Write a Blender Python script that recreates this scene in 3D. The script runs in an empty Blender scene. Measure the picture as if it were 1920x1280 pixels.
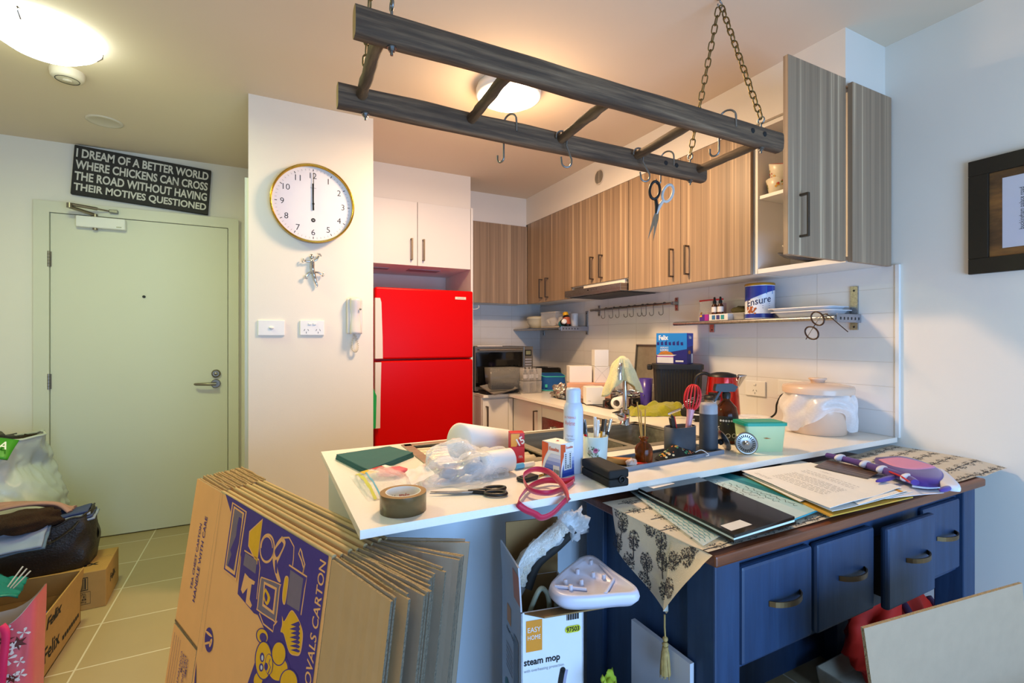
import bpy, bmesh, math, random
from mathutils import Vector, Matrix, noise, Euler
random.seed(7)
PI = math.pi
C = bpy.context.scene.collection
# ------------------------------------------------------------------ camera model (used to read real positions off known planes)
F, YAW, CX, CY, H = 908.0, math.radians(26.97), 960.0, 636.0, 1.32
SN, CS = math.sin(YAW), math.cos(YAW)
def ray(px, py):
    u = (px-CX)/F; v = (CY-py)/F
    return (SN+CS*u, CS-SN*u, v)
def onz(px, py, z):
    d = ray(px, py); t = (z-H)/d[2]; return Vector((d[0]*t, d[1]*t, z))
def onx(px, py, x):
    d = ray(px, py); t = x/d[0]; return Vector((x, d[1]*t, H+d[2]*t))
def ony(px, py, y):
    d = ray(px, py); t = y/d[1]; return Vector((d[0]*t, y, H+d[2]*t))
# ------------------------------------------------------------------ tagging
def tag(o, label=None, cat=None, group=None, kind=None):
    if label: o['label'] = label
    if cat: o['category'] = cat
    if group: o['group'] = group
    if kind: o['kind'] = kind
    return o
def thing(name, label, cat, loc=(0, 0, 0), rz=0, group=None, rot=None):
    o = bpy.data.objects.new(name, None); C.objects.link(o)
    o.empty_display_size = .05
    o.location = loc; o.rotation_euler = rot if rot else (0, 0, rz)
    return tag(o, label, cat, group)
def copy_thing(r, loc, rz=None, label=None, rot=None):
    n = r.copy(); C.objects.link(n); n.location = loc
    if rz is not None: n.rotation_euler = (0, 0, rz)
    if rot is not None: n.rotation_euler = rot
    if label: n['label'] = label
    for ch in list(r.children):
        c = ch.copy(); C.objects.link(c); c.parent = n
        for g in list(ch.children):
            d = g.copy(); C.objects.link(d); d.parent = c
    return n
# ------------------------------------------------------------------ materials
def lin(h):
    h = h.lstrip('#'); r = []
    for i in (0, 2, 4):
        c = int(h[i:i+2], 16)/255.
        r.append(c/12.92 if c <= .04045 else ((c+.055)/1.055)**2.4)
    return (r[0], r[1], r[2], 1)
_M = {}
def mat(name, col, rough=.5, metal=0., var=.06, scale=18., bump=0., bscale=60., coat=0., trans=0., alpha=1., ior=1.45, stretch=None, sheen=0., spec=None):
    if name in _M: return _M[name]
    m = bpy.data.materials.new(name); m.use_nodes = True
    nt = m.node_tree; n = nt.nodes; l = nt.links
    b = n['Principled BSDF']
    c = lin(col) if isinstance(col, str) else col
    tc = n.new('ShaderNodeTexCoord'); mp = n.new('ShaderNodeMapping')
    l.new(tc.outputs['Object'], mp.inputs['Vector'])
    if stretch: mp.inputs['Scale'].default_value = stretch
    ns = n.new('ShaderNodeTexNoise'); ns.inputs['Scale'].default_value = scale; ns.inputs['Detail'].default_value = 4
    l.new(mp.outputs['Vector'], ns.inputs['Vector'])
    mx = n.new('ShaderNodeMix'); mx.data_type = 'RGBA'
    l.new(ns.outputs['Fac'], mx.inputs['Factor'])
    mx.inputs[6].default_value = tuple(max(0, x*(1-var*2)) for x in c[:3])+(1,)
    mx.inputs[7].default_value = tuple(min(1, x*(1+var*2)) for x in c[:3])+(1,)
    l.new(mx.outputs[2], b.inputs['Base Color'])
    b.inputs['Roughness'].default_value = rough; b.inputs['Metallic'].default_value = metal
    b.inputs['IOR'].default_value = ior
    b.inputs['Coat Weight'].default_value = coat
    b.inputs['Transmission Weight'].default_value = trans
    b.inputs['Sheen Weight'].default_value = sheen
    if spec is not None: b.inputs['Specular IOR Level'].default_value = spec
    if alpha < 1: b.inputs['Alpha'].default_value = alpha
    if bump:
        nb = n.new('ShaderNodeTexNoise'); nb.inputs['Scale'].default_value = bscale; nb.inputs['Detail'].default_value = 3
        l.new(mp.outputs['Vector'], nb.inputs['Vector'])
        bp = n.new('ShaderNodeBump'); bp.inputs['Strength'].default_value = bump; bp.inputs['Distance'].default_value = .01
        l.new(nb.outputs['Fac'], bp.inputs['Height']); l.new(bp.outputs['Normal'], b.inputs['Normal'])
    _M[name] = m
    return m
def emit(name, col, strength):
    m = bpy.data.materials.new(name); m.use_nodes = True
    b = m.node_tree.nodes['Principled BSDF']
    b.inputs['Base Color'].default_value = (.9, .9, .9, 1)
    b.inputs['Emission Color'].default_value = col; b.inputs['Emission Strength'].default_value = strength
    _M[name] = m; return m
def film(name, tint=(1, 1, 1, 1), fac=.25, rough=.12, milky=0.):
    """thin clear plastic: part see-through, part glossy"""
    m = bpy.data.materials.new(name); m.use_nodes = True
    nt = m.node_tree; n = nt.nodes; l = nt.links
    b = n['Principled BSDF']; b.inputs['Base Color'].default_value = tint; b.inputs['Roughness'].default_value = rough
    b.inputs['Specular IOR Level'].default_value = .9
    t = n.new('ShaderNodeBsdfTransparent'); t.inputs['Color'].default_value = tuple(.6+.4*x for x in tint[:3])+(1,)
    lw = n.new('ShaderNodeLayerWeight'); lw.inputs['Blend'].default_value = .35
    ns = n.new('ShaderNodeTexNoise'); ns.inputs['Scale'].default_value = 30; ns.inputs['Detail'].default_value = 3
    mul = n.new('ShaderNodeMath'); mul.operation = 'MULTIPLY_ADD'
    l.new(lw.outputs['Facing'], mul.inputs[0]); mul.inputs[1].default_value = .5; mul.inputs[2].default_value = fac
    mu2 = n.new('ShaderNodeMath'); mu2.operation = 'MULTIPLY_ADD'
    l.new(ns.outputs['Fac'], mu2.inputs[0]); mu2.inputs[1].default_value = .15
    l.new(mul.outputs[0], mu2.inputs[2])
    mx = n.new('ShaderNodeMixShader')
    l.new(mu2.outputs[0], mx.inputs[0]); l.new(t.outputs[0], mx.inputs[1]); l.new(b.outputs[0], mx.inputs[2])
    l.new(mx.outputs[0], n['Material Output'].inputs['Surface'])
    _M[name] = m; return m
# ------------------------------------------------------------------ mesh builder
def Rx(a): return Matrix.Rotation(a, 4, 'X')
def Ry(a): return Matrix.Rotation(a, 4, 'Y')
def Rz(a): return Matrix.Rotation(a, 4, 'Z')
def Tr(x, y=None, z=None):
    return Matrix.Translation(Vector(x)) if y is None else Matrix.Translation(Vector((x, y, z)))
FRONT = Rx(PI/2)                 # text plane facing -Y
LEFT = Rz(-PI/2) @ Rx(PI/2)      # text plane facing -X
class MB:
    def __init__(s): s.v = []; s.f = []; s.fm = []; s.fs = []; s.mats = []
    def mi(s, m):
        if m not in s.mats: s.mats.append(m)
        return s.mats.index(m)
    def add(s, vs, fs, m, smooth=False, M=None):
        k = len(s.v); i = s.mi(m)
        for p in vs:
            p = Vector(p)
            s.v.append(M @ p if M is not None else p)
        for f in fs:
            s.f.append([k+a for a in f]); s.fm.append(i); s.fs.append(smooth)
        return s
    def bm(s, bm, m, smooth=False, M=None):
        bm.verts.index_update()
        s.add([v.co.copy() for v in bm.verts], [[v.index for v in f.verts] for f in bm.faces], m, smooth, M); bm.free(); return s
    def box(s, a, b, m, bev=0., M=None, seg=2, smooth=None):
        x0, y0, z0 = [min(a[i], b[i]) for i in range(3)]; x1, y1, z1 = [max(a[i], b[i]) for i in range(3)]
        vs = [(x0, y0, z0), (x1, y0, z0), (x1, y1, z0), (x0, y1, z0), (x0, y0, z1), (x1, y0, z1), (x1, y1, z1), (x0, y1, z1)]
        fs = [(3, 2, 1, 0), (4, 5, 6, 7), (0, 1, 5, 4), (1, 2, 6, 5), (2, 3, 7, 6), (3, 0, 4, 7)]
        if not bev: return s.add(vs, fs, m, False, M)
        bm = bmesh.new(); V = [bm.verts.new(v) for v in vs]
        for f in fs: bm.faces.new([V[i] for i in f])
        bmesh.ops.bevel(bm, geom=list(bm.edges), offset=bev, segments=seg, profile=.5, affect='EDGES', clamp_overlap=True)
        return s.bm(bm, m, bool(smooth), M)
    def lathe(s, prof, m, n=24, M=None, smooth=True, sx=1., sy=1., cap0=True, cap1=True):
        vs = []; fs = []
        for r, z in prof:
            for i in range(n):
                a = 2*PI*i/n; vs.append((r*math.cos(a)*sx, r*math.sin(a)*sy, z))
        for j in range(len(prof)-1):
            for i in range(n):
                k = (i+1) % n; fs.append((j*n+i, j*n+k, (j+1)*n+k, (j+1)*n+i))
        s.add(vs, fs, m, smooth, M)
        L = len(prof)-1
        if cap0 and prof[0][0] > 1e-5: s.add(vs[:n], [tuple(range(n))[::-1]], m, False, M)
        if cap1 and prof[L][0] > 1e-5: s.add(vs[L*n:], [tuple(range(n))], m, False, M)
        return s
    def tube(s, pts, r, m, n=8, closed=False, M=None, caps=True, flat=1.):
        pts = [Vector(p) for p in pts]; N = len(pts)
        rs = r if isinstance(r, (list, tuple)) else [r]*N
        vs = []; fs = []; up = None
        for i, p in enumerate(pts):
            if closed: t = pts[(i+1) % N]-pts[i-1]
            else: t = pts[min(i+1, N-1)]-pts[max(i-1, 0)]
            t.normalize()
            if up is None:
                up = Vector((0, 0, 1)) if abs(t.z) < .9 else Vector((1, 0, 0))
            a = (up-t*up.dot(t))
            if a.length < 1e-6: a = t.orthogonal()
            a.normalize(); b = t.cross(a); up = a
            for k in range(n):
                g = 2*PI*k/n; vs.append(p+a*math.cos(g)*rs[i]*flat+b*math.sin(g)*rs[i])
        R = N if closed else N-1
        for i in range(R):
            j = (i+1) % N
            for k in range(n):
                q = (k+1) % n; fs.append((i*n+k, i*n+q, j*n+q, j*n+k))
        s.add(vs, fs, m, True, M)
        if caps and not closed:
            s.add(vs[:n], [tuple(range(n))[::-1]], m, False, M); s.add(vs[-n:], [tuple(range(n))], m, False, M)
        return s
    def prism(s, poly, z0, z1, m, M=None, side=None):
        n = len(poly)
        vs = [(p[0], p[1], z0) for p in poly]+[(p[0], p[1], z1) for p in poly]
        s.add(vs, [tuple(range(n))[::-1], tuple(range(n, 2*n))], m, False, M)
        s.add(vs, [(i, (i+1) % n, n+(i+1) % n, n+i) for i in range(n)], side or m, False, M); return s
    def flat(s, poly, m, M=None, z=0.):
        return s.add([(p[0], p[1], z) for p in poly], [tuple(range(len(poly)))], m, False, M)
    def ring(s, poly, w, m, M=None, z=0., closed=True):
        """outline of a 2-D polyline with stroke width w"""
        n = len(poly); P = [Vector((p[0], p[1])) for p in poly]; vs = []; fs = []
        for i in range(n):
            a = P[i-1] if (closed or i > 0) else P[i]; b = P[(i+1) % n] if (closed or i < n-1) else P[i]
            t = (b-a); t = t.normalized() if t.length > 1e-9 else Vector((1, 0)); nn = Vector((-t.y, t.x))*w/2
            vs += [(P[i].x+nn.x, P[i].y+nn.y, z), (P[i].x-nn.x, P[i].y-nn.y, z)]
        for i in range(n if closed else n-1):
            j = (i+1) % n; fs.append((2*i, 2*i+1, 2*j+1, 2*j))
        return s.add(vs, fs, m, False, M)
    def surf(s, fn, nu, nv, m, smooth=True, M=None, thick=0., cu=False):
        vs = [Vector(fn(i/nu, j/nv)) for j in range(nv+1) for i in range(nu+1)]
        fs = [(j*(nu+1)+i, j*(nu+1)+i+1, (j+1)*(nu+1)+i+1, (j+1)*(nu+1)+i) for j in range(nv) for i in range(nu)]
        if not thick: return s.add(vs, fs, m, smooth, M)
        bm = bmesh.new(); V = [bm.verts.new(v) for v in vs]
        for f in fs: bm.faces.new([V[i] for i in f])
        bm.normal_update()
        bmesh.ops.solidify(bm, geom=list(bm.faces), thickness=thick)
        return s.bm(bm, m, smooth, M)
    def ball(s, c, r, m, M=None, nu=16, nv=10, dn=0., df=3., seed=0.):
        rx, ry, rz = r if isinstance(r, (tuple, list)) else (r, r, r)
        vs = []; fs = []
        for j in range(nv+1):
            th = PI*j/nv
            for i in range(nu):
                a = 2*PI*i/nu; d = Vector((math.sin(th)*math.cos(a), math.sin(th)*math.sin(a), -math.cos(th)))
                k = 1+dn*noise.noise(d*df+Vector((seed, seed*1.7, -seed))) if dn else 1
                vs.append((c[0]+d.x*rx*k, c[1]+d.y*ry*k, c[2]+d.z*rz*k))
        for j in range(nv):
            for i in range(nu):
                q = (i+1) % nu; fs.append((j*nu+i, j*nu+q, (j+1)*nu+q, (j+1)*nu+i))
        return s.add(vs, fs, m, True, M)
    def text(s, txt, h, m, M, w=None, bold=0., warp=None, align='C', mono=False):
        cu = bpy.data.curves.new('t', 'FONT'); cu.body = txt; cu.size = 1; cu.offset = bold; cu.resolution_u = 3; cu.fill_mode = 'FRONT'
        o = bpy.data.objects.new('t', cu); me = bpy.data.meshes.new_from_object(o)
        vs = [v.co.copy() for v in me.vertices]; fs = [tuple(p.vertices) for p in me.polygons]
        bpy.data.objects.remove(o); bpy.data.meshes.remove(me); bpy.data.curves.remove(cu)
        if not vs: return s
        x0 = min(v.x for v in vs); x1 = max(v.x for v in vs); y0 = min(v.y for v in vs); y1 = max(v.y for v in vs)
        sy = h/(y1-y0); sx = w/(x1-x0) if w else sy
        ox = {'C': (x0+x1)/2, 'L': x0, 'R': x1}[align]
        q = [Vector(((v.x-ox)*sx, (v.y-(y0+y1)/2)*sy, 0)) for v in vs]
        if warp: q = [Vector(warp(p.x, p.y)) for p in q]
        return s.add(q, fs, m, False, M)
    def obj(s, name, parent=None, loc=(0, 0, 0), rz=0., rot=None, label=None, cat=None, group=None, kind=None):
        me = bpy.data.meshes.new(name)
        me.from_pydata([tuple(v) for v in s.v], [], s.f); 
        for m in s.mats: me.materials.append(m)
        me.polygons.foreach_set('material_index', s.fm); me.polygons.foreach_set('use_smooth', s.fs)
        me.update()
        o = bpy.data.objects.new(name, me); C.objects.link(o)
        o.location = loc; o.rotation_euler = rot if rot else (0, 0, rz)
        if parent: o.parent = parent
        return tag(o, label, cat, group, kind)
def pbox(N, L, R, z):
    """box standing on height z, seen with its near corner at pixel N, left corner L, right corner R -> origin, heading, width, depth"""
    n, l, r = onz(*N, z), onz(*L, z), onz(*R, z)
    ex = r-n; return n, math.atan2(ex.y, ex.x), ex.length, (l-n).length
def arc(cx, cy, r, a0, a1, n, ry=None):
    return [(cx+r*math.cos(a0+(a1-a0)*i/n), cy+(ry or r)*math.sin(a0+(a1-a0)*i/n)) for i in range(n+1)]
def ell(cx, cy, rx, ry=None, n=24, rot=0.):
    ry = ry or rx; c, s_ = math.cos(rot), math.sin(rot)
    return [(cx+rx*math.cos(2*PI*i/n)*c-ry*math.sin(2*PI*i/n)*s_, cy+rx*math.cos(2*PI*i/n)*s_+ry*math.sin(2*PI*i/n)*c) for i in range(n)]
def rrect(x0, y0, x1, y1, r, n=5):
    p = []
    for cx, cy, a in ((x1-r, y1-r, 0), (x0+r, y1-r, PI/2), (x0+r, y0+r, PI), (x1-r, y0+r, 1.5*PI)):
        p += arc(cx, cy, r, a, a+PI/2, n)
    return p
def smooth_path(pts, k=6):
    P = [Vector(p) for p in pts]; out = []
    for i in range(len(P)-1):
        a = P[max(i-1, 0)]; b = P[i]; c = P[i+1]; d = P[min(i+2, len(P)-1)]
        for j in range(k):
            t = j/k
            out.append(.5*((2*b)+(c-a)*t+(2*a-5*b+4*c-d)*t*t+(3*b-a-3*c+d)*t**3))
    out.append(P[-1]); return out
def nz(x, y, z=0.): return noise.noise(Vector((x, y, z)))
# ------------------------------------------------------------------ shared materials
def nodes(name):
    m = bpy.data.materials.new(name); m.use_nodes = True
    _M[name] = m
    return m, m.node_tree.nodes, m.node_tree.links, m.node_tree.nodes['Principled BSDF']
def tile_mat(name, c1, c2, grout, w, h, axes, off, mortar, rough, bump=.25):
    m, n, l, b = nodes(name)
    tc = n.new('ShaderNodeTexCoord'); sp = n.new('ShaderNodeSeparateXYZ'); cb = n.new('ShaderNodeCombineXYZ'); mp = n.new('ShaderNodeMapping')
    l.new(tc.outputs['Object'], sp.inputs[0])
    l.new(sp.outputs[axes[0]], cb.inputs[0]); l.new(sp.outputs[axes[1]], cb.inputs[1]); l.new(cb.outputs[0], mp.inputs[0])
    mp.inputs['Location'].default_value = (off[0], off[1], 0)
    br = n.new('ShaderNodeTexBrick'); br.offset = 0; br.squash = 1
    br.inputs['Scale'].default_value = 1; br.inputs['Brick Width'].default_value = w; br.inputs['Row Height'].default_value = h
    br.inputs['Mortar Size'].default_value = mortar; br.inputs['Mortar Smooth'].default_value = .3
    br.inputs['Color1'].default_value = lin(c1); br.inputs['Color2'].default_value = lin(c2); br.inputs['Mortar'].default_value = lin(grout)
    l.new(mp.outputs[0], br.inputs['Vector'])
    ns = n.new('ShaderNodeTexNoise'); ns.inputs['Scale'].default_value = 9; ns.inputs['Detail'].default_value = 5
    l.new(tc.outputs['Object'], ns.inputs['Vector'])
    mx = n.new('ShaderNodeMix'); mx.data_type = 'RGBA'; mx.blend_type = 'MULTIPLY'; mx.inputs['Factor'].default_value = .25
    l.new(br.outputs['Color'], mx.inputs[6]); l.new(ns.outputs['Color'], mx.inputs[7]); 
    bw = n.new('ShaderNodeMapRange'); l.new(ns.outputs['Fac'], bw.inputs[0]); bw.inputs[3].default_value = .82; bw.inputs[4].default_value = 1.1
    l.new(bw.outputs[0], mx.inputs[7])
    l.new(mx.outputs[2], b.inputs['Base Color']); b.inputs['Roughness'].default_value = rough
    bp = n.new('ShaderNodeBump'); bp.inputs['Strength'].default_value = bump; bp.inputs['Distance'].default_value = .004; bp.invert = True
    l.new(br.outputs['Fac'], bp.inputs['Height']); l.new(bp.outputs[0], b.inputs['Normal'])
    return m
def grain_mat(name, cols, stretch, rough, scale=1., bump=.1, metal=0., fine=6.):
    """streaky material: colour ramp over strongly stretched noise"""
    m, n, l, b = nodes(name)
    tc = n.new('ShaderNodeTexCoord'); mp = n.new('ShaderNodeMapping'); mp.inputs['Scale'].default_value = stretch
    l.new(tc.outputs['Object'], mp.inputs[0])
    ns = n.new('ShaderNodeTexNoise'); ns.inputs['Scale'].default_value = scale; ns.inputs['Detail'].default_value = fine; ns.inputs['Roughness'].default_value = .65
    l.new(mp.outputs[0], ns.inputs['Vector'])
    cr = n.new('ShaderNodeValToRGB'); e = cr.color_ramp.elements
    for i, (p, c) in enumerate(cols):
        q = e[i] if i < 2 else e.new(p)
        q.position = p; q.color = lin(c)
    l.new(ns.outputs['Fac'], cr.inputs[0]); l.new(cr.outputs[0], b.inputs['Base Color'])
    b.inputs['Roughness'].default_value = rough; b.inputs['Metallic'].default_value = metal
    bp = n.new('ShaderNodeBump'); bp.inputs['Strength'].default_value = bump; bp.inputs['Distance'].default_value = .004
    l.new(ns.outputs['Fac'], bp.inputs['Height']); l.new(bp.outputs[0], b.inputs['Normal'])
    return m
WALL = mat('wall_paint', '#e8e1d6', .75, var=.015, scale=3, bump=.03, bscale=220)
CEIL = mat('ceiling_paint', '#dfcdb6', .85, var=.01, scale=2)
DOORP = mat('door_paint', '#d7d5c4', .45, var=.01, scale=2)
FLOOR = tile_mat('floor_tile', '#b09c78', '#a6936f', '#d6cdb9', .357, .357, (0, 1), (.679, -2.514), .004, .38)
TILEX = tile_mat('splash_tile_side', '#e4e1dd', '#e0ddd9', '#d3cec8', .325, .107, (1, 2), (-1.439, -.9), .002, .16, .4)
TILEY = tile_mat('splash_tile_back', '#e4e1dd', '#e0ddd9', '#d3cec8', .325, .107, (0, 2), (-1.45, -.9), .002, .16, .4)
LAM = grain_mat('striped_laminate', [(.2, '#755f49'), (.44, '#937b63'), (.58, '#a3886d'), (.66, '#d2b794'), (.74, '#9d836b')], (46, 46, .35), .42, 1., .03, fine=3)
LAME = mat('laminate_edge', '#8c7a66', .5, var=.06, scale=30)
WOODW = grain_mat('weathered_wood', [(.2, '#2d2118'), (.45, '#523f2f'), (.6, '#725a43'), (.8, '#967c62')], (3, 60, 60), .85, 1., .5)
RUNGM = grain_mat('rung_wood', [(.25, '#33271b'), (.5, '#5a4733'), (.75, '#846b4c')], (50, 5, 50), .75, 1., .5)
PALEW = mat('fresh_sawn_wood', '#b08d57', .7)
STONE = None
def stone():
    m, n, l, b = nodes('pale_stone_top')
    tc = n.new('ShaderNodeTexCoord'); v = n.new('ShaderNodeTexVoronoi'); v.inputs['Scale'].default_value = 170
    l.new(tc.outputs['Object'], v.inputs['Vector'])
    cr = n.new('ShaderNodeValToRGB'); e = cr.color_ramp.elements
    e[0].position = 0; e[0].color = lin('#a39d92'); e[1].position = .14; e[1].color = lin('#f1ece1')
    q = e.new(1); q.color = lin('#f4efe5')
    ns = n.new('ShaderNodeTexNoise'); ns.inputs['Scale'].default_value = 40
    l.new(tc.outputs['Object'], ns.inputs['Vector'])
    ad = n.new('ShaderNodeMath'); ad.operation = 'MULTIPLY_ADD'; l.new(ns.outputs['Fac'], ad.inputs[0]); ad.inputs[1].default_value = .25; l.new(v.outputs['Distance'], ad.inputs[2])
    l.new(ad.outputs[0], cr.inputs[0]); l.new(cr.outputs[0], b.inputs['Base Color']); b.inputs['Roughness'].default_value = .22
    return m
STONE = stone()
STEEL = grain_mat('brushed_steel', [(.3, '#8d8a86'), (.7, '#b9b6b2')], (2, 120, 120), .3, 1., .05, metal=1.)
SINKM = grain_mat('sink_steel', [(.3, '#8d8676'), (.7, '#b3ab98')], (2, 60, 60), .42, 1., .03, metal=.7)
CHROME = mat('chrome', '#c9cbd0', .07, 1., var=.01)
NICKEL = mat('satin_nickel', '#8f8880', .35, 1., var=.03)
BRONZE = mat('dark_bronze', '#6b6156', .42, 1., var=.05)
BRASS = mat('brass', '#c39a3c', .2, 1., var=.03)
OLDBR = mat('antique_chain', '#7a6a45', .4, 1., var=.12, scale=90)
ZINC = mat('zinc', '#8b8b8a', .38, 1., var=.08, scale=80)
WPLA = mat('white_plastic', '#e8e6e2', .3, var=.01)
WMEL = mat('white_melamine', '#e7e3dc', .4, var=.01, scale=3)
CREAM = mat('cream_plastic', '#d9cdbb', .35, var=.02)
BLK = mat('black_plastic', '#1c1a19', .42, var=.08, scale=60)
BLKG = mat('black_gloss', '#0e0d0c', .07, var=.02)
BLKM = mat('black_matt', '#1b1a19', .75, var=.1, scale=90)
WHT = mat('white_paper', '#ebe8e3', .8, var=.015, scale=8)
INK = mat('black_ink', '#151311', .8)
RED = mat('fridge_red', '#cc0305', .3, var=.02, scale=2, spec=.12)
CARD = mat('kraft_board', '#c09a6c', .85, var=.05, scale=25, bump=.06, bscale=150)
CARDP = mat('printed_kraft_board', '#f8b26a', .8, var=.03, scale=12)
CARDG = mat('grey_kraft_board', '#9c8a74', .88, var=.05, scale=20, bump=.05, bscale=120)
CARDC = mat('kraft_cut_edge', '#b59a70', .95, var=.2, scale=140, bump=.8, bscale=260)
CARDD = mat('corrugated_edge', '#6d6454', .95, var=.35, scale=230, bump=.8, bscale=260)
PURP = mat('purple_print', '#46307a', .7, var=.05, scale=60)
YELP = mat('yellow_print', '#f0b013', .7, var=.04, scale=60)
GREYP = mat('lilac_grey_print', '#7d6a72', .75, var=.04, scale=60)
CLEAR = film('clear_film', (1, 1, 1, 1), .1, .1)
MILKY = film('milky_film', (.95, .93, .93, 1), .42, .25)
GLASS = film('clear_glass', (.97, .98, .98, 1), .05, .03)
ORGF = film('organizer_film', (.95, .94, .92, 1), .0, .2)
TUBP = film('frosted_tub', (.92, .9, .87, 1), .16, .2)
# ------------------------------------------------------------------ camera, world, lights
cam = bpy.data.cameras.new('camera'); co = bpy.data.objects.new('camera', cam); C.objects.link(co)
cam.sensor_width = 36; cam.lens = 36*F/1920; cam.shift_y = -(640-CY)/1920; cam.clip_start = .02
co.location = (0, 0, H); co.rotation_euler = (PI/2, 0, -YAW)
bpy.context.scene.camera = co
w = bpy.data.worlds.new('world'); bpy.context.scene.world = w; w.use_nodes = True
w.node_tree.nodes['Background'].inputs[0].default_value = (.55, .7, 1, 1); w.node_tree.nodes['Background'].inputs[1].default_value = .6
def light(name, kind, loc, energy, color, rot=(0, 0, 0), **k):
    d = bpy.data.lights.new(name, kind); d.energy = energy; d.color = color
    for a, v in k.items(): setattr(d, a, v)
    o = bpy.data.objects.new(name, d); C.objects.link(o); o.location = loc; o.rotation_euler = rot; return o
light('kitchen_lamp_light', 'POINT', (1.1, 2.2, 2.41), 14, (1, .65, .36), shadow_soft_size=.15)
light('kitchen_lamp_downlight', 'AREA', (1.1, 2.2, 2.5), 30, (1, .65, .36), shape='DISK', size=.3)
light('hall_lamp_light', 'POINT', (-.815, 2.67, 2.40), 1.8, (.86, 1, .34), shadow_soft_size=.15)
light('hall_lamp_downlight', 'AREA', (-.815, 2.67, 2.49), 14.5, (.87, 1, .34), shape='DISK', size=.3)
light('window_daylight', 'AREA', (.9, -1.45, .86), 84, (.3, .57, 1), (PI/2, 0, 0), shape='RECTANGLE', size=2.2, size_y=1.4)
v = bpy.context.scene.view_settings
v.view_transform = 'Standard'; v.look = 'None'; v.gamma = 1; v.use_curve_mapping = False; v.exposure = 0.2
# ------------------------------------------------------------------ room shell
def struct(name, *boxes, m=WALL):
    b = MB()
    for x in boxes: b.box(x[0], x[1], x[2] if len(x) > 2 else m)
    return b.obj(name, kind='structure')
struct('floor', ((-2.1, -2.1, -.1), (2.54, 4.26, 0)), m=FLOOR)
struct('ceiling', ((-2.1, -2.1, 2.6), (2.54, 4.26, 2.7)), m=CEIL)
struct('wall_back', ((-2.1, 4.14, 0), (-1.31, 4.26, 2.6)), ((-1.31, 4.14, 2.2), (-.18, 4.26, 2.6)), ((-.18, 4.14, 0), (2.54, 4.26, 2.6)), ((-1.31, 4.2, 0), (-.18, 4.26, 2.2)))
struct('wall_right', ((2.42, -1.7, 0), (2.54, 4.14, 2.6)))
struct('wall_left', ((-2.1, -1.7, 0), (-1.98, 4.14, 2.6)))
struct('wall_rear', ((-2.1, -2.1, 0), (-.3, -1.7, 2.6)), ((2.1, -2.1, 0), (2.54, -1.7, 2.6)), ((-.3, -2.1, 2.2), (2.1, -1.7, 2.6)), ((-.3, -2.1, 0), (2.1, -1.7, .12)))
struct('wall_pillar', ((-.08, 2.87, 0), (.557, 4.14, 2.6)))
struct('trim_1', ((2.12, 1.15, 2.362), (2.42, 4.14, 2.6)))
struct('trim_2', ((1.45, 3.88, 2.34), (2.12, 4.14, 2.6)))
struct('trim_3', ((.557, 3.55, 2.345), (1.44, 4.14, 2.6)))
struct('trim_4', ((2.411, 1.105, .9), (2.42, 4.14, 1.64)), m=TILEX)
struct('trim_5', ((1.45, 4.131, .9), (2.411, 4.14, 1.64)), m=TILEY)
struct('trim_6', ((2.406, 1.092, .9), (2.42, 1.106, 1.64)), m=WPLA)
struct('trim_7', ((-.097, 2.885, 0), (-.08, 2.96, 2.165)), m=DOORP)
wn = thing('window_1', None, None, (0, 0, 0)); wn['kind'] = 'structure'
b = MB()
for a, c in (((-.3, .12), (2.1, .18)), ((-.3, 2.14), (2.1, 2.2)), ((-.3, .18), (-.24, 2.14)), ((2.04, .18), (2.1, 2.14)), ((.87, .18), (.93, 2.14))):
    b.box((a[0], -1.8, a[1]), (c[0], -1.73, c[1]), WPLA)
b.obj('window_frame', wn)
MB().box((-.24, -1.77, .18), (2.04, -1.762, 2.14), GLASS).obj('window_pane', wn)
# entry door
dr = thing('door_1', None, None, (0, 0, 0)); dr['kind'] = 'structure'
b = MB(); b.box((-1.31, 4.1, 0), (-1.234, 4.2, 2.135), DOORP).box((-.244, 4.1, 0), (-.178, 4.2, 2.135), DOORP).box((-1.31, 4.1, 2.135), (-.178, 4.2, 2.205), DOORP)
b.box((-1.234, 4.125, 0), (-1.225, 4.2, 2.135), DOORP); b.obj('door_frame', dr)
MB().box((-1.231, 4.112, .006), (-.248, 4.15, 2.132), DOORP, .002).obj('door_leaf', dr)
b = MB(); b.lathe([(.031, 0), (.031, .012), (.027, .015)], NICKEL, 20, Tr(-.322, 4.112, 1.0) @ Rx(PI/2)).lathe([(.011, 0), (.011, .05)], NICKEL, 12, Tr(-.322, 4.112, 1.0) @ Rx(PI/2))
b.tube([(-.316, 4.06, 1.0), (-.35, 4.058, 1.0), (-.44, 4.062, 1.002), (-.446, 4.075, 1.002)], [.011, .011, .009, .008], NICKEL); b.obj('door_handle', dr)
MB().lathe([(.029, 0), (.029, .014), (.02, .02)], NICKEL, 20, Tr(-.32, 4.112, 1.072) @ Rx(PI/2)).lathe([(.012, 0), (.012, .024), (.0, .024)], STEEL, 12, Tr(-.32, 4.112, 1.072) @ Rx(PI/2)).obj('deadbolt', dr)
MB().lathe([(.009, 0), (.009, .006), (.004, .004), (0, .004)], BLK, 14, Tr(-.744, 4.112, 1.613) @ Rx(PI/2)).obj('peephole', dr)
for z in (1.835, 1.05):
    b = MB().lathe([(.007, -.05), (.007, .05)], NICKEL, 10, Tr(-1.236, 4.103, z)).box((-1.25, 4.108, z-.048), (-1.224, 4.1125, z+.048), NICKEL)
    for k in (-.03, -.01, .01, .03): b.lathe([(.0074, -.001), (.0074, .001)], BLK, 10, Tr(-1.236, 4.103, z+k))
    b.obj('hinge', dr)
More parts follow.
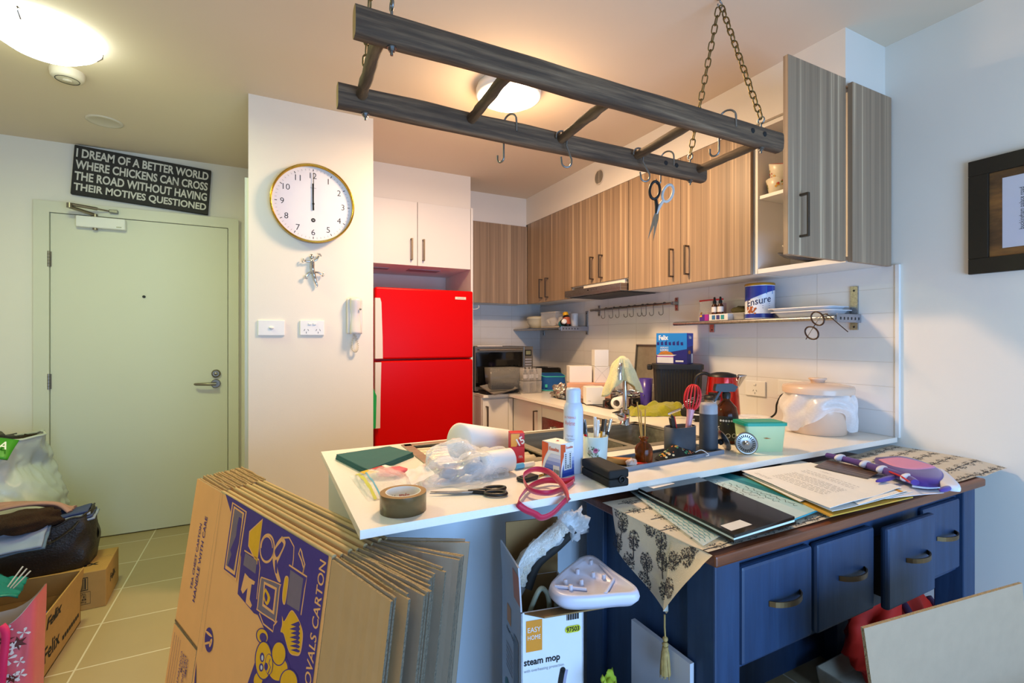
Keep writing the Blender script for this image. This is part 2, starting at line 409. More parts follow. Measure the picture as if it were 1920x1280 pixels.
b = MB().box((-1.094, 4.065, 2.052), (-.838, 4.111, 2.124), WPLA, .006); b.box((-.885, 4.0635, 2.063), (-.858, 4.066, 2.069), ZINC); b.lathe([(.014, 0), (.014, .012)], NICKEL, 12, Tr(-1.0, 4.088, 2.04))
b.obj('door_closer', dr)
b = MB().lathe([(.014, 0), (.014, .02)], NICKEL, 12, Tr(-1.0, 4.088, 2.124)); b.tube([(-1.0, 4.088, 2.138), (-1.10, 3.98, 2.155)], .011, NICKEL, 6)
b.lathe([(.015, 0), (.015, .03)], NICKEL, 12, Tr(-1.10, 3.98, 2.148)); b.tube([(-1.1, 3.98, 2.172), (-.98, 4.05, 2.172)], .01, NICKEL, 6); b.tube([(-.98, 4.05, 2.172), (-.92, 4.09, 2.172)], .005, NICKEL, 6)
b.box((-.925, 4.07, 2.16), (-.88, 4.1, 2.182), ZINC, .003); b.obj('closer_arm', dr)
# ------------------------------------------------------------------ hall and pillar fittings
LAMPH = emit('hall_diffuser', (.86, 1, 1, 1), 7); LAMPK = emit('kitchen_diffuser', (1, .88, .68, 1), 5)
t = thing('ceiling_light', 'large frosted glass dome lamp held by metal clips, over the entry hall', 'ceiling light', (-.815, 2.67, 2.6))
MB().lathe([(.13, 0), (.13, -.03)], WPLA, 32).obj('base', t)
MB().lathe([(.0, -.10), (.06, -.096), (.12, -.08), (.165, -.05), (.182, -.03), (.182, -.024), (.12, -.024)], LAMPH, 40).obj('diffuser', t)
for k in range(3):
    a = .4+k*2*PI/3
    MB().tube([(.13*math.cos(a), .13*math.sin(a), -.015), (.188*math.cos(a), .188*math.sin(a), -.02), (.184*math.cos(a), .184*math.sin(a), -.035), (.165*math.cos(a), .165*math.sin(a), -.055)], .003, NICKEL, 6).obj('clip', t)
t = thing('ceiling_light', 'round flush oyster lamp glowing warm above the kitchen, behind the hanging ladder', 'ceiling light', (1.1, 2.2, 2.6))
MB().lathe([(.158, 0), (.165, -.02), (.165, -.05), (.15, -.056), (.15, -.05)], WPLA, 40, cap0=True, cap1=False).obj('rim', t)
MB().lathe([(0, -.092), (.06, -.089), (.11, -.078), (.15, -.054)], LAMPK, 40, cap1=False).obj('diffuser', t)
t = thing('smoke_detector', 'cream round smoke detector on the ceiling next to the hall lamp', 'smoke detector', (-.845, 3.03, 2.6))
MB().lathe([(.066, 0), (.066, -.01), (.062, -.032), (.05, -.04), (0, -.043)], CREAM, 32).obj('body', t)
b = MB().lathe([(.018, -.038), (.018, -.046), (0, -.047)], CREAM, 18)
b.tube([(.045*math.cos(a), .045*math.sin(a), -.041) for a in [2*PI*i/24 for i in range(24)]], .0015, BLK, 5, True); b.obj('test_button', t)
MB().lathe([(.088, 0), (.088, -.004), (.075, -.007), (.07, -.005), (0, -.005)], CREAM, 36).obj('cover_plate', None, (-.843, 3.62, 2.6), label='flat round cover plate on the hall ceiling above the lettered sign', cat='cover plate')
# lettered sign
SIGNB = grain_mat('distressed_black_board', [(.3, '#1c1b19'), (.62, '#2b2826'), (.72, '#4b423d'), (.8, '#8a8078')], (8, 8, 14), .7, 1., .15)
SIGNW = grain_mat('worn_white_paint', [(.25, '#d8d5cb'), (.65, '#cfcbc0'), (.74, '#5c554e')], (9, 9, 9), .7, 1., .1)
t = thing('wall_sign', 'black distressed board with four lines of white capital letters, above the entry door', 'sign', (-.741, 4.135, 2.404), rot=(0, math.radians(3.7), 0))
b = MB().box((-.381, -.028, -.162), (.381, 0, .162), SIGNB, .004)
for i, s in enumerate(('I DREAM OF A BETTER WORLD', 'WHERE CHICKENS CAN CROSS', 'THE ROAD WITHOUT HAVING', 'THEIR MOTIVES QUESTIONED')):
    b.text(s, .058, SIGNW, Tr(0, -.0287, .113-.0755*i) @ FRONT, .735, .028)
b.obj('board', t)
# clock
t = thing('wall_clock', 'round white clock with a thin brass rim showing twelve, on the pillar', 'clock', (.232, 2.87, 2.058))
def rpath(r, n=64): return [(r*math.cos(2*PI*i/n), 0, r*math.sin(2*PI*i/n)) for i in range(n)]
MB().lathe([(.2, 0), (.213, .004), (.213, .044), (.209, .048), (.204, .046), (.203, .014)], BRASS, 64, Rx(PI/2), cap0=True, cap1=False).obj('rim', t)
FACE = mat('clock_face', '#e9e8ee', .55, var=.01)
GRYT = mat('grey_tick', '#9b9aa0', .6)
b = MB().lathe([(.204, .02), (.204, .022)], FACE, 64, Rx(PI/2))
fz = Tr(0, -.0226, 0) @ FRONT
for k in range(60):
    a = PI/2-k*PI/30; r0, r1, wd, mm = (.178, .19, .0034, INK) if k % 5 == 0 else (.181, .19, .0016, GRYT)
    b.ring([(r0*math.cos(a), r0*math.sin(a)), (r1*math.cos(a), r1*math.sin(a))], wd, mm, fz, closed=False)
for k in range(1, 13):
    a = PI/2-k*PI/6; b.text(str(k), .031, INK, fz @ Tr(.154*math.cos(a), .154*math.sin(a), 0), None, -.008)
b.flat(ell(0, -.088, .0115), GRYT, fz).flat(ell(0, -.088, .0105), INK, fz, .0002); b.text('N', .009, FACE, fz @ Tr(0, -.088, .0004)); b.text('NeXtime', .007, GRYT, fz @ Tr(0, .088, 0), .03)
b.obj('face', t)
MB().prism([(-.004, -.035), (.004, -.035), (.0016, .11), (-.0032, .11)], .004, .0052, INK, fz @ Rz(.02)).lathe([(.006, .003), (.006, .007)], INK, 14, fz).obj('hour_hand', t)
MB().prism([(-.003, -.03), (.003, -.03), (.0012, .17), (-.0012, .17)], .0062, .0072, INK, fz @ Rz(-.01)).obj('minute_hand', t)
# glass gecko
SILV = mat('polished_silver', '#c8c6c6', .14, 1., var=.03)
b = MB()
b.ball((0, 0, .072), (.011, .008, .014), SILV).tube(smooth_path([(0, 0, .065), (.002, 0, .04), (-.002, 0, .01), (.001, 0, -.02), (.006, 0, -.06), (.012, 0, -.085), (.006, 0, -.095)]), [.006]*4+[.010]*4+[.011]*6+[.010]*6+[.009]*4+[.007]*4+[.0055]*4+[.004]*4+[.003], SILV, 10)
for (x, z, dx, dz) in ((-.006, .045, -.032, .006), (.006, .045, .03, .03), (-.006, -.012, -.03, -.022), (.006, -.012, .034, -.014)):
    b.tube([(x, 0, z), (x+dx*.6, -.004, z+dz*.3), (x+dx, -.002, z+dz)], .005, SILV, 8)
    for q in (-.7, -.2, .3, .8):
        a = math.atan2(dz, dx)+q; b.ball((x+dx+.011*math.cos(a), -.003, z+dz+.011*math.sin(a)), .0048, SILV, nu=8, nv=6)
b.obj('gecko_ornament', None, (.232, 2.856, 1.70), rot=(0, -.1, 0), label='shiny silver gecko ornament on the pillar below the clock', cat='ornament')
# switch, power point, intercom
t = thing('light_switch', 'white switch plate with a single rocker, left of the double power point', 'light switch', (.028, 2.87, 1.381))
MB().box((-.064, -.009, -.041), (.064, 0, .041), WPLA, .003).obj('plate', t)
MB().lathe([(.011, .009), (.011, .0135), (0, .0145)], WPLA, 20, Rx(PI/2), sx=1.1, sy=.8).obj('rocker', t)
def gpo(t, two=True):
    b = MB().box((-.062, -.01, -.041), (.062, 0, .041), WPLA, .003)
    for x in (-.03, .03) if two else (.0,):
        for q, a in ((-.0095, .5), (.0095, -.5), (0, 0)):
            b.box((-.0012, -.0106, -.005), (.0012, -.0098, .005), BLK, M=Tr(x+q, 0, -.012 if a else -.026) @ Ry(a))
    b.obj('plate', t)
    for x in (-.012, .012) if two else (0,):
        MB().box((x-.008, -.0145, .016), (x+.008, -.009, .027), WPLA, .002).obj('switch', t)
t = thing('power_outlet', 'white double power point on the pillar, left of the intercom', 'power outlet', (.228, 2.87, 1.383)); gpo(t)
t = thing('intercom', 'white wall intercom handset with a short coiled cord', 'intercom', (.452, 2.87, 1.45))
IVO = mat('ivory_plastic', '#d8d0cc', .35, var=.01)
MB().box((-.044, -.028, -.1), (.042, 0, .1), IVO, .008).obj('base', t)
MB().surf(lambda u, v_: (-.03+.062*u, -.032-.02*math.sin(PI*u)**.5-.006*math.cos(2*PI*v_), -.1+.2*v_), 10, 14, IVO, thick=.01).box((-.03, -.034, -.1), (.032, -.027, .1), IVO).lathe([(.006, 0), (.006, .003), (0, .003)], ZINC, 12, Tr(.024, -.052, .04) @ Rx(PI/2)).obj('handset', t)
pts = []
for i in range(260):
    q = i/259; a = q*2*PI*22; bx = .016*math.sin(2*PI*q); z = -.1-.1*math.sin(PI*q)
    pts.append((bx+.004*math.cos(a), -.02+.004*math.sin(a), z+.004*math.cos(a)*math.cos(2*PI*q)))
MB().tube(pts, .0016, CREAM, 5).obj('coiled_cord', t)
# ------------------------------------------------------------------ refrigerator
t = thing('refrigerator', 'glossy red top-mount refrigerator in the recess beside the pillar', 'refrigerator', (.662, 3.35, 0))
MB().box((.0, .06, .03), (.715, .72, 1.675), RED, .006).box((.03, .1, 0), (.68, .68, .03), BLK).obj('body', t)
FRW = mat('fridge_handle_white', '#ddd6c9', .35, var=.01)
def fdoor(z0, z1, hz0, hz1, badge):
    b = MB().box((0, 0, z0), (.718, .056, z1), RED, .012, seg=3, smooth=False)
    b.box((.004, .05, z0+.006), (.714, .062, z1-.006), GRYT)
    if badge:
        b.box((.575, -.003, 1.612), (.66, .002, 1.632), CREAM, .002); [b.flat([(.592+.008*k, 1.6195), (.597+.008*k, 1.6195), (.597+.008*k, 1.6245), (.592+.008*k, 1.6245)], GRYT, Tr(0, -.0035, 0) @ FRONT) for k in range(7)]
    o = b.obj('door', t)
    p = [(-.004, -.012, hz0), (.046, -.012, hz0), (.044, -.012, hz0+(hz1-hz0)*.35), (.036, -.012, hz1-.03), (.028, -.012, hz1), (-.004, -.012, hz1)]
    if not badge: p = [(-.004, 0, hz1), (.036, 0, hz1), (.03, 0, hz0+(hz1-hz0)*.4), (.028, 0, hz0), (-.004, 0, hz0)]
    MB().prism([(q[0], q[2]) for q in p], -.004, .03, FRW, Tr(0, 0, 0) @ FRONT).obj('handle', o)
fdoor(1.184, 1.678, 1.19, 1.6, True); fdoor(.06, 1.172, .72, 1.165, False)
b = MB(); b.prism([(0, .0), (.045, .02), (.05, .23), (.02, .3), (.012, .2), (-.004, .1)], 0, .012, mat('green_fabric', '#10a050', .8), FRONT)
b.obj('shopping_bag', None, (.6, 3.25, .72), label='green shopping bag hanging in the gap between pillar and red refrigerator', cat='bag')
# ------------------------------------------------------------------ cabinets
def bar_handle(parent, M, L, name='handle'):
    """flat D handle: local x across, y out of the door (negative), z along"""
    b = MB().box((-.006, -.034, -L/2), (.006, -.028, L/2), BRONZE, .001, M).box((-.006, -.03, L/2-.008), (.006, .002, L/2), BRONZE, M=M).box((-.006, -.03, -L/2), (.006, .002, -L/2+.008), BRONZE, M=M)
    return b.obj(name, parent)
SIDE = Rz(-PI/2)       # faces -X
t = thing('wall_cabinet', 'white two-door cupboard mounted above the red refrigerator', 'cabinet', (0, 0, 0))
MB().box((.557, 3.56, 1.87), (1.437, 4.13, 2.345), WMEL).box((.7, 3.75, 1.866), (.85, 3.83, 1.872), GRYT).box((1.0, 3.72, 1.866), (1.25, 3.84, 1.872), GRYT).obj('carcass', t)
for x0, x1, hx in ((.56, 1.008, .962), (1.012, 1.434, 1.052)):
    o = MB().box((x0, 3.538, 1.868), (x1, 3.558, 2.343), WMEL, .0015).obj('door', t); bar_handle(o, Tr(hx, 3.538, 1.985), .16)
t = thing('fridge_panel', 'tall white end panel standing right of the red refrigerator', 'panel')
MB().box((1.439, 3.54, 0), (1.457, 4.13, 2.352), WMEL, .001).obj('panel', t)
def woodcab(label, y0, y1, doors, z0=1.64, z1=2.36, hz=None):
    t = thing('wall_cabinet', label, 'cabinet')
    MB().box((2.141, y0+.001, z0), (2.41, y1-.001, z1), WMEL).obj('carcass', t)
    n = len(doors)
    for i, (a, c, hy) in enumerate(doors):
        o = MB().box((2.12, a+.0015, z0-.001), (2.14, c-.0015, z1), LAM, .001).obj('door', t)
        if hy: bar_handle(o, Tr(2.12, hy, hz) @ SIDE, .165)
    return t
t = thing('wall_cabinet', 'striped wood cupboard on the back wall, next to the white cupboard', 'cabinet')
MB().box((1.6, 3.881, 1.64), (2.118, 4.128, 2.338), WMEL).obj('carcass', t)
MB().box((1.459, 3.86, 1.638), (2.118, 3.88, 2.34), LAM, .001).obj('door', t)
woodcab('striped wood double cupboard in the kitchen corner, nearest the back wall', 3.16, 3.86, [(3.545, 3.86, 3.595), (3.16, 3.545, 3.497)], hz=1.755)
t = thing('wall_cabinet', 'striped wood double cupboard directly above the range hood', 'cabinet')
MB().box((2.141, 2.487, 1.72), (2.41, 3.158, 2.36), WMEL).obj('carcass', t)
for a, c, hy in ((2.813, 3.16, 2.866), (2.485, 2.813, 2.76)):
    o = MB().box((2.12, a+.0015, 1.725), (2.14, c-.0015, 2.36), LAM, .001).obj('door', t); bar_handle(o, Tr(2.12, hy, 1.835) @ SIDE, .165)
woodcab('striped wood double cupboard between the range hood and the open cupboard', 1.585, 2.483, [(2.036, 2.483, 2.094), (1.585, 2.036, 1.978)], hz=1.765)
t = thing('wall_cabinet', 'striped wood cupboard standing open at the near end, dishes inside', 'cabinet')
b = MB().box((2.141, 1.563, 1.64), (2.41, 1.581, 2.36), WMEL).box((2.141, 1.16, 1.64), (2.41, 1.565, 1.662), WMEL).box((2.141, 1.16, 2.34), (2.41, 1.565, 2.36), WMEL).box((2.395, 1.16, 1.66), (2.41, 1.565, 2.345), WMEL)
b.box((2.141, 1.142, 1.662), (2.41, 1.16, 2.34), WMEL); b.obj('carcass', t)
MB().box((2.15, 1.161, 2.003), (2.394, 1.562, 2.02), WMEL, .001).obj('shelf', t)
MB().box((2.118, 1.122, 1.636), (2.412, 1.141, 2.364), LAM, .001).obj('end_panel', t)
o = MB().box((1.742, 1.146, 1.64), (2.116, 1.166, 2.388), LAM, .001).obj('door', t)
bar_handle(o, Tr(1.815, 1.146, 1.79), .165)
# dishes inside the open cupboard
FLC = mat('floral_china', '#ddd3b8', .3, var=.03)
CORAL = mat('coral_glaze', '#d4644e', .35)
def floral(b, R, z0, z1, n, M=None, seed=1):
    rnd = random.Random(seed)
    for k in range(n):
        a = rnd.uniform(0, 2*PI); z = rnd.uniform(z0, z1)
        for q in range(4):
            c = [mat('red_bloom', '#b5452f', .5), mat('green_leaf', '#6d7f3a', .5), mat('yellow_bloom', '#cf9a35', .5)][rnd.randrange(3)]
            aa = a+rnd.uniform(-.18, .18); zz = z+rnd.uniform(-.012, .012); r = R(zz)+.0006; s = rnd.uniform(.003, .006)
            ct = Vector((r*math.cos(aa), r*math.sin(aa), zz)); tx = Vector((-math.sin(aa), math.cos(aa), 0))
            b.add([ct+tx*s*math.cos(g)+Vector((0, 0, s*math.sin(g))) for g in [2*PI*i/6 for i in range(6)]], [tuple(range(6))], c, False, M)
def bowl_m(b, r0, r1, h, inner, M=None):
    b.lathe([(r0*.8, 0), (r0, .004), (r0+(r1-r0)*.45, h*.5), (r1, h), (r1-.003, h+.002)], FLC, 32, M, cap1=False)
    b.lathe([(r1-.003, h+.002), (r0+(r1-r0)*.4, h*.5), (r0*.8, .008), (0, .008)], inner, 32, M, cap1=False)
    floral(b, lambda z: r0+(r1-r0)*z/h*.98, h*.25, h*.85, 12, M, seed=int(h*1000))
b = MB(); bowl_m(b, .044, .058, .07, CORAL); b.obj('floral_bowl', None, (2.207, 1.496, 2.02), label='floral china bowl standing upright on the shelf inside the open cupboard', cat='bowl')
b = MB(); bowl_m(b, .045, .062, .08, CORAL); b.obj('floral_bowl', None, (2.207, 1.488, 2.078), rot=(.3, -.22, 0), label='floral bowl with coral inside, tipped in the top of another bowl', cat='bowl')
b = MB(); bowl_m(b, .05, .085, .07, FLC); b.obj('floral_bowl', None, (2.3, 1.36, 1.675), label='floral bowl behind the tilted plates at the bottom of the open cupboard', cat='bowl')
GRYC = mat('slate_plate', '#4a4c52', .35, var=.04)
b = MB().lathe([(.0, .0), (.08, 0), (.11, .014), (.108, .018), (.078, .006), (0, .006)], GRYC, 32)
b.obj('dinner_plate', None, (2.235, 1.40, 1.69), rot=(.3, -.1, .2), label='slate grey plate lying tilted on the floor of the open cupboard', cat='plate')
b = MB().lathe([(.0, .0), (.07, 0), (.1, .02), (.098, .024), (.068, .006), (0, .006)], CREAM, 32)
b.obj('side_plate', None, (2.255, 1.41, 1.715), rot=(.42, -.1, .2), label='cream plate resting on the grey plate in the open cupboard', cat='plate')
# range hood
t = thing('range_hood', 'slim steel slide-out range hood under the striped wood cupboards', 'range hood')
MB().box((2.15, 2.5, 1.655), (2.41, 3.14, 1.72), STEEL).box((2.13, 2.53, 1.69), (2.152, 3.0, 1.724), WMEL).obj('body', t)
b = MB().box((2.06, 2.49, 1.64), (2.4, 3.15, 1.656), STEEL, .001).box((2.09, 2.52, 1.636), (2.39, 3.12, 1.641), BLK)
b.obj('slide_out_visor', t)
b = MB().box((2.06, 2.49, 1.656), (2.15, 3.15, 1.69), STEEL, .001)
for y in (2.84, 2.80, 2.77, 2.74): b.box((2.058, y, 1.668), (2.061, y+.014, 1.676), BLK if y > 2.83 else ZINC)
b.obj('control_panel', t)
b = MB().lathe([(.05, 0), (.052, .004), (.048, .006)], CREAM, 32, Tr(2.12, 2.79, 2.475) @ Ry(-PI/2) , sx=1.05)
for k in range(-5, 6):
    h_ = math.sqrt(max(0, .046**2-(k*.008)**2)); 
    for sgn in (-1, 1):
        b.box((2.1125, 2.79+sgn*.003, 2.475+k*.008-.0022), (2.1135, 2.79+sgn*h_, 2.475+k*.008+.0022), BLK)
b.obj('wall_vent', None, label='round slotted vent grille on the bulkhead over the wood cupboards', cat='vent')
# ------------------------------------------------------------------ base cabinets, oven, worktop
t = thing('base_cabinet', 'white base cupboard on the back wall, right of the refrigerator', 'cabinet')
MB().box((1.459, 3.38, .1), (1.72, 4.12, .878), WMEL).box((1.459, 3.42, 0), (1.72, 4.12, .1), GRYT).obj('carcass', t)
o = MB().box((1.462, 3.36, .105), (1.676, 3.38, .862), WMEL, .001).obj('door', t); bar_handle(o, Tr(1.49, 3.36, .73), .17)
MB().box((1.68, 3.36, .105), (1.718, 3.38, .862), WMEL, .001).obj('corner_filler', t)
t = thing('base_cabinet', 'white base cupboard between the kitchen corner and the oven', 'cabinet')
MB().box((1.74, 2.93, .1), (2.41, 3.36, .878), WMEL).obj('carcass', t)
o = MB().box((1.72, 2.925, .105), (1.739, 3.355, .862), WMEL, .001).obj('door', t); bar_handle(o, Tr(1.72, 2.985, .73) @ SIDE, .17)
t = thing('oven', 'stainless steel built-in oven under the cooktop', 'oven')
MB().box((1.745, 2.32, .1), (2.3, 2.92, .78), BLK).obj('body', t)
MB().box((1.722, 2.315, .78), (1.745, 2.922, .862), WMEL, .001).obj('trim_strip', t)
MB().box((1.72, 2.318, .655), (1.745, 2.92, .778), STEEL, .002).box((1.7195, 2.44, .69), (1.721, 2.6, .735), BLKG).obj('control_panel', t)
for y in (2.78, 2.42): MB().lathe([(.02, 0), (.019, .022), (.016, .026), (0, .026)], STEEL, 24, Tr(1.72, y, .715) @ Ry(-PI/2)).obj('knob', t)
o = MB().box((1.72, 2.318, .12), (1.745, 2.92, .648), BLKG, .002).obj('door', t)
MB().tube([(1.69, 2.36, .61), (1.69, 2.88, .61)], .009, STEEL).obj('handle', o)
t = thing('base_cabinet', 'white base cupboard between the oven and the sink counter', 'cabinet')
MB().box((1.74, 1.94, .1), (2.41, 2.31, .878), WMEL).obj('carcass', t)
MB().box((1.72, 1.945, .105), (1.739, 2.31, .862), WMEL, .001).obj('door', t)
BLUW = mat('peninsula_daylight_tint', '#d3dae2', .6, var=.012, scale=3)  # white paint with the faint blue of the daylight put into its colour
t = thing('kitchen_peninsula', 'white-painted peninsula carrying the sink, below the pale stone worktop', 'peninsula')
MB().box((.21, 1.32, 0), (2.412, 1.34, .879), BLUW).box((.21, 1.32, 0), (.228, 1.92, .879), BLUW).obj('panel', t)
for x0, x1 in ((.23, .93), (.934, 1.69)):
    MB().box((x0, 1.902, .105), (x1, 1.92, .87), WMEL, .001).obj('door', t)
# worktop with openings for the sink
SX0, SX1, SY0, SY1 = .485, 1.665, 1.455, 1.9
b = MB()
Z0, Z1 = .88, .9
for x0, y0, x1, y1 in ((.185, 1.1, SX0, 1.94), (SX0, 1.1, SX1, SY0), (SX0, SY1, SX1, 1.94), (SX1, 1.1, 2.411, 3.34), (1.459, 3.34, 2.411, 4.131)):
    b.box((x0, y0, Z0), (x1, y1, Z1), STONE)
b.obj('worktop', None, label='pale speckled stone worktop running from peninsula along both kitchen walls', cat='worktop')
t = thing('kitchen_sink', 'stainless steel double-bowl sink with ridged drainer, set in the peninsula', 'sink')
b = MB().box((SX0-.008, SY0-.008, .9), (SX0+.03, SY1+.008, .9035), SINKM, .001).box((SX0, SY0-.008, .9), (SX1+.008, SY0+.03, .9035), SINKM, .001).box((SX0, SY1-.03, .9), (SX1+.008, SY1+.008, .9035), SINKM, .001).box((SX1-.03, SY0, .9), (SX1+.008, SY1, .9035), SINKM, .001).box((.895, SY0, .897), (.93, SY1, .902), SINKM).box((1.27, SY0, .897), (1.3, SY1, .902), SINKM)
b.obj('rim', t)
ys = 44
def dr_(u, v_):
    y = SY0+.02+(SY1-SY0-.04)*v_; return (SX0+.02+.39*u, y, .893-.006*u+.004*math.sin(v_*2*PI*9)**3)
MB().surf(dr_, 8, 108, SINKM).obj('drainer', t)
def bowl(x0, x1):
    b = MB(); r = .05
    P0 = rrect(x0, SY0+.03, x1, SY1-.03, .05); P1 = rrect(x0+.012, SY0+.042, x1-.012, SY1-.042, .045)
    n = len(P0); vs = [(p[0], p[1], .9) for p in P0]+[(p[0], p[1], .74) for p in P1]
    b.add(vs, [(i, n+i, n+(i+1) % n, (i+1) % n) for i in range(n)], SINKM, True); b.add([(p[0], p[1], .74) for p in P1], [tuple(range(n))], SINKM)
    b.lathe([(.035, .741), (.03, .743), (0, .743)], BLK, 20, Tr((x0+x1)/2, (SY0+SY1)/2, 0)); b.obj('bowl', t)
bowl(.93, 1.268); bowl(1.302, 1.63)
# mixer tap
tb = (1.575, 1.87, .9)
t = thing('mixer_tap', 'tall chrome gooseneck mixer tap behind the sink', 'tap', tb)
MB().lathe([(.026, 0), (.026, .008), (.022, .012), (.022, .075), (.0, .078)], CHROME, 24).obj('base', t)
sp = [(0, 0, .07), (0, 0, .2), (0, 0, .25)]+[(-.035+.035*math.cos(a), -.022+.022*math.cos(a), .25+.06*math.sin(a)) for a in [PI*i/10 for i in range(1, 11)]]+[(-.07, -.044, .24)]
MB().tube(sp, .0115, CHROME, 12).lathe([(.014, 0), (.014, .02)], CHROME, 14, Tr(-.07, -.044, .228)).obj('spout', t)
MB().tube([(-.012, -.015, .045), (-.06, -.05, .05)], [.019, .021], CHROME, 14).tube([(-.05, -.045, .05), (-.12, -.08, .072)], [.012, .006], CHROME, 8, flat=.6).obj('lever', t)

MB().tube(smooth_path([(1.5, 4.0, 1.636), (1.5, 4.0, 1.6), (1.56, 3.95, 1.585), (1.63, 3.9, 1.583), (1.66, 3.9, 1.6), (1.655, 3.9, 1.615)], 5), .004, WPLA, 7).obj('cup_hook', None, label='white wire hook under the wood cupboard next to the red refrigerator', cat='hook')
# ------------------------------------------------------------------ hanging ladder
t = thing('hanging_ladder', 'old weathered wooden ladder hung level from the ceiling as a pot rack', 'ladder', (0, 0, 0))
def rail(y, x0, x1, zc, seed):
    b = MB(); nx, nc = 40, 16; vs = []; fs = []
    for i in range(nx+1):
        x = x0+(x1-x0)*i/nx
        for k in range(nc):
            a = 2*PI*k/nc; cy = math.copysign(abs(math.cos(a))**.55, math.cos(a))*.021; cz = math.copysign(abs(math.sin(a))**.5, math.sin(a))*.0335
            d = 1+.06*nz(x*6, a, seed)
            vs.append((x, y+cy*d, zc+cz*d+.003*nz(x*2.3, seed, 3)))
    for i in range(nx):
        for k in range(nc):
            q = (k+1) % nc; fs.append((i*nc+k, i*nc+q, (i+1)*nc+q, (i+1)*nc+k))
    b.add(vs, fs, WOODW, True)
    b.add(vs[:nc], [tuple(range(nc))[::-1]], PALEW); b.add(vs[-nc:], [tuple(range(nc))], WOODW)
    for xx in ((1.36, 1.415) if y > 1.2 else (1.44, 1.5)):
        b.lathe([(.009, 0), (.008, .002), (.003, .001), (0, .001)], BLKM, 12, Tr(xx, y-.0215, zc+.004) @ Rx(PI/2))
    b.obj('rail', t)
rail(1.09, .171, 1.604, 2.008, 1.); rail(1.40, .175, 1.582, 1.988, 5.)
for k, (x, xf) in enumerate(((.226, .237), (.548, .564), (.865, .89), (1.188, 1.22), (1.515, 1.537))):
    pts = [(x+(xf-x)*i/10+.003*nz(i*.6, k), 1.085+.315*i/10, 1.995+.003*nz(i*.7, k+9)) for i in range(11)]
    MB().tube(pts, [.0155+.0025*nz(i*.8, k*3, 2) for i in range(11)], RUNGM, 10).obj('rung', t)
BOLTS = [(.252, 1.09), (1.51, 1.09), (.25, 1.40), (1.51, 1.40)]
for x, y in BOLTS:
    zc = 2.008 if y < 1.2 else 1.988
    b = MB().lathe([(.0035, -.052), (.0035, .05)], ZINC, 8, Tr(x, y, zc)).lathe([(.011, -.0365), (.011, -.034)], ZINC, 14, Tr(x, y, zc)).lathe([(.0075, -.043), (.0075, -.036)], ZINC, 6, Tr(x, y, zc), smooth=False)
    b.tube([(x, y+.0115*math.cos(a), zc+.06+.0115*math.sin(a)) for a in [2*PI*i/16 for i in range(16)]], .0032, ZINC, 7, True)
    b.obj('eye_bolt', t)
# chains
def link(b, p, q, r, rt, roll, m):
    p, q = Vector(p), Vector(q); d = (q-p); L = d.length/2+rt*.9; c = (p+q)/2; d.normalize()
    s1 = d.orthogonal().normalized(); s2 = d.cross(s1); s1, s2 = s1*math.cos(roll)+s2*math.sin(roll), None
    pts = []
    for i in range(8): a = -PI/2+PI*i/7; pts.append(c+d*(L-r)+d*r*math.cos(a)+s1*r*math.sin(a))
    for i in range(8): a = PI/2+PI*i/7; pts.append(c-d*(L-r)+d*r*math.cos(a)+s1*r*math.sin(a))
    b.tube(pts, rt, m, 6, True)
def chain(name_label, a, c):
    b = MB(); a, c = Vector(a), Vector(c); L = (c-a).length; n = round(L/.0285)
    for i in range(n):
        link(b, a.lerp(c, i/n), a.lerp(c, (i+1)/n), .0095, .0026, .3+(PI/2 if i % 2 else 0), OLDBR)
    b.obj('chain', None, label=name_label, cat='chain', group='chains holding the ladder')
apR = Vector((1.515, 1.262, 2.572)); apL = Vector((.257, 1.25, 2.572))
for lab, x, y, ap, zc in (('brass-toned chain from the right ceiling hook to the near rail of the ladder', 1.51, 1.09, apR, 2.008), ('brass-toned chain from the right ceiling hook to the far rail of the ladder', 1.51, 1.40, apR, 1.988),
                      ('brass-toned chain at the left end of the ladder, fixed to its near rail', .252, 1.09, apL, 2.008), ('brass-toned chain at the left end of the ladder, fixed to its far rail', .25, 1.40, apL, 1.988)):
    chain(lab, (x, y, zc+.068), tuple(ap+Vector((0, -.006 if y < 1.2 else .006, -.008))))
for nm, ap in (('ceiling hook at the top of the right pair of ladder chains', apR), ('ceiling hook at the top of the left pair of ladder chains', apL)):
    MB().lathe([(.014, 0), (.014, -.004)], ZINC, 14, Tr(ap.x, ap.y, 2.6)).tube([(ap.x, ap.y, 2.6), (ap.x, ap.y, 2.583)]+[(ap.x+.012*math.sin(a), ap.y, 2.571+.012*math.cos(a)) for a in [PI*i/8 for i in range(13)]], .003, ZINC, 7).obj('ceiling_hook', None, label=nm, cat='hook', group='ceiling hooks for the ladder')
# S hooks on the ladder
def s_hook(loc, top, drop, rb, rz, label, tube=.0032, grp='S-hooks on the ladder', name='s_hook', cat='hook', m=ZINC, tops=None):
    """top: radius of the upper bend; hangs down by drop; lower bend radius rb opens to local +x"""
    th = tops or .0
    pts = [(-2*top, 0, -top*.9-th), (-2*top, 0, 0)]+[(-top+top*math.cos(a), 0, top*math.sin(a)) for a in [PI-PI*i/10 for i in range(11)]]
    pts += [(0, 0, -drop*.5)]+[(rb-rb*math.cos(a)*1.0 if True else 0, 0, -drop-rb*math.sin(a)) for a in [PI*i/10 for i in range(11)]]+[(2*rb, 0, -drop+.012)]
    MB().tube(pts, tube, m, 8).obj(name, None, loc, rz, label=label, cat=cat, group=grp)
s_hook((.695, 1.4255, 2.0235), .026, .108, .013, PI/2+.45, 'steel S-hook hanging empty from the far ladder rail, left of the others', tops=.012)
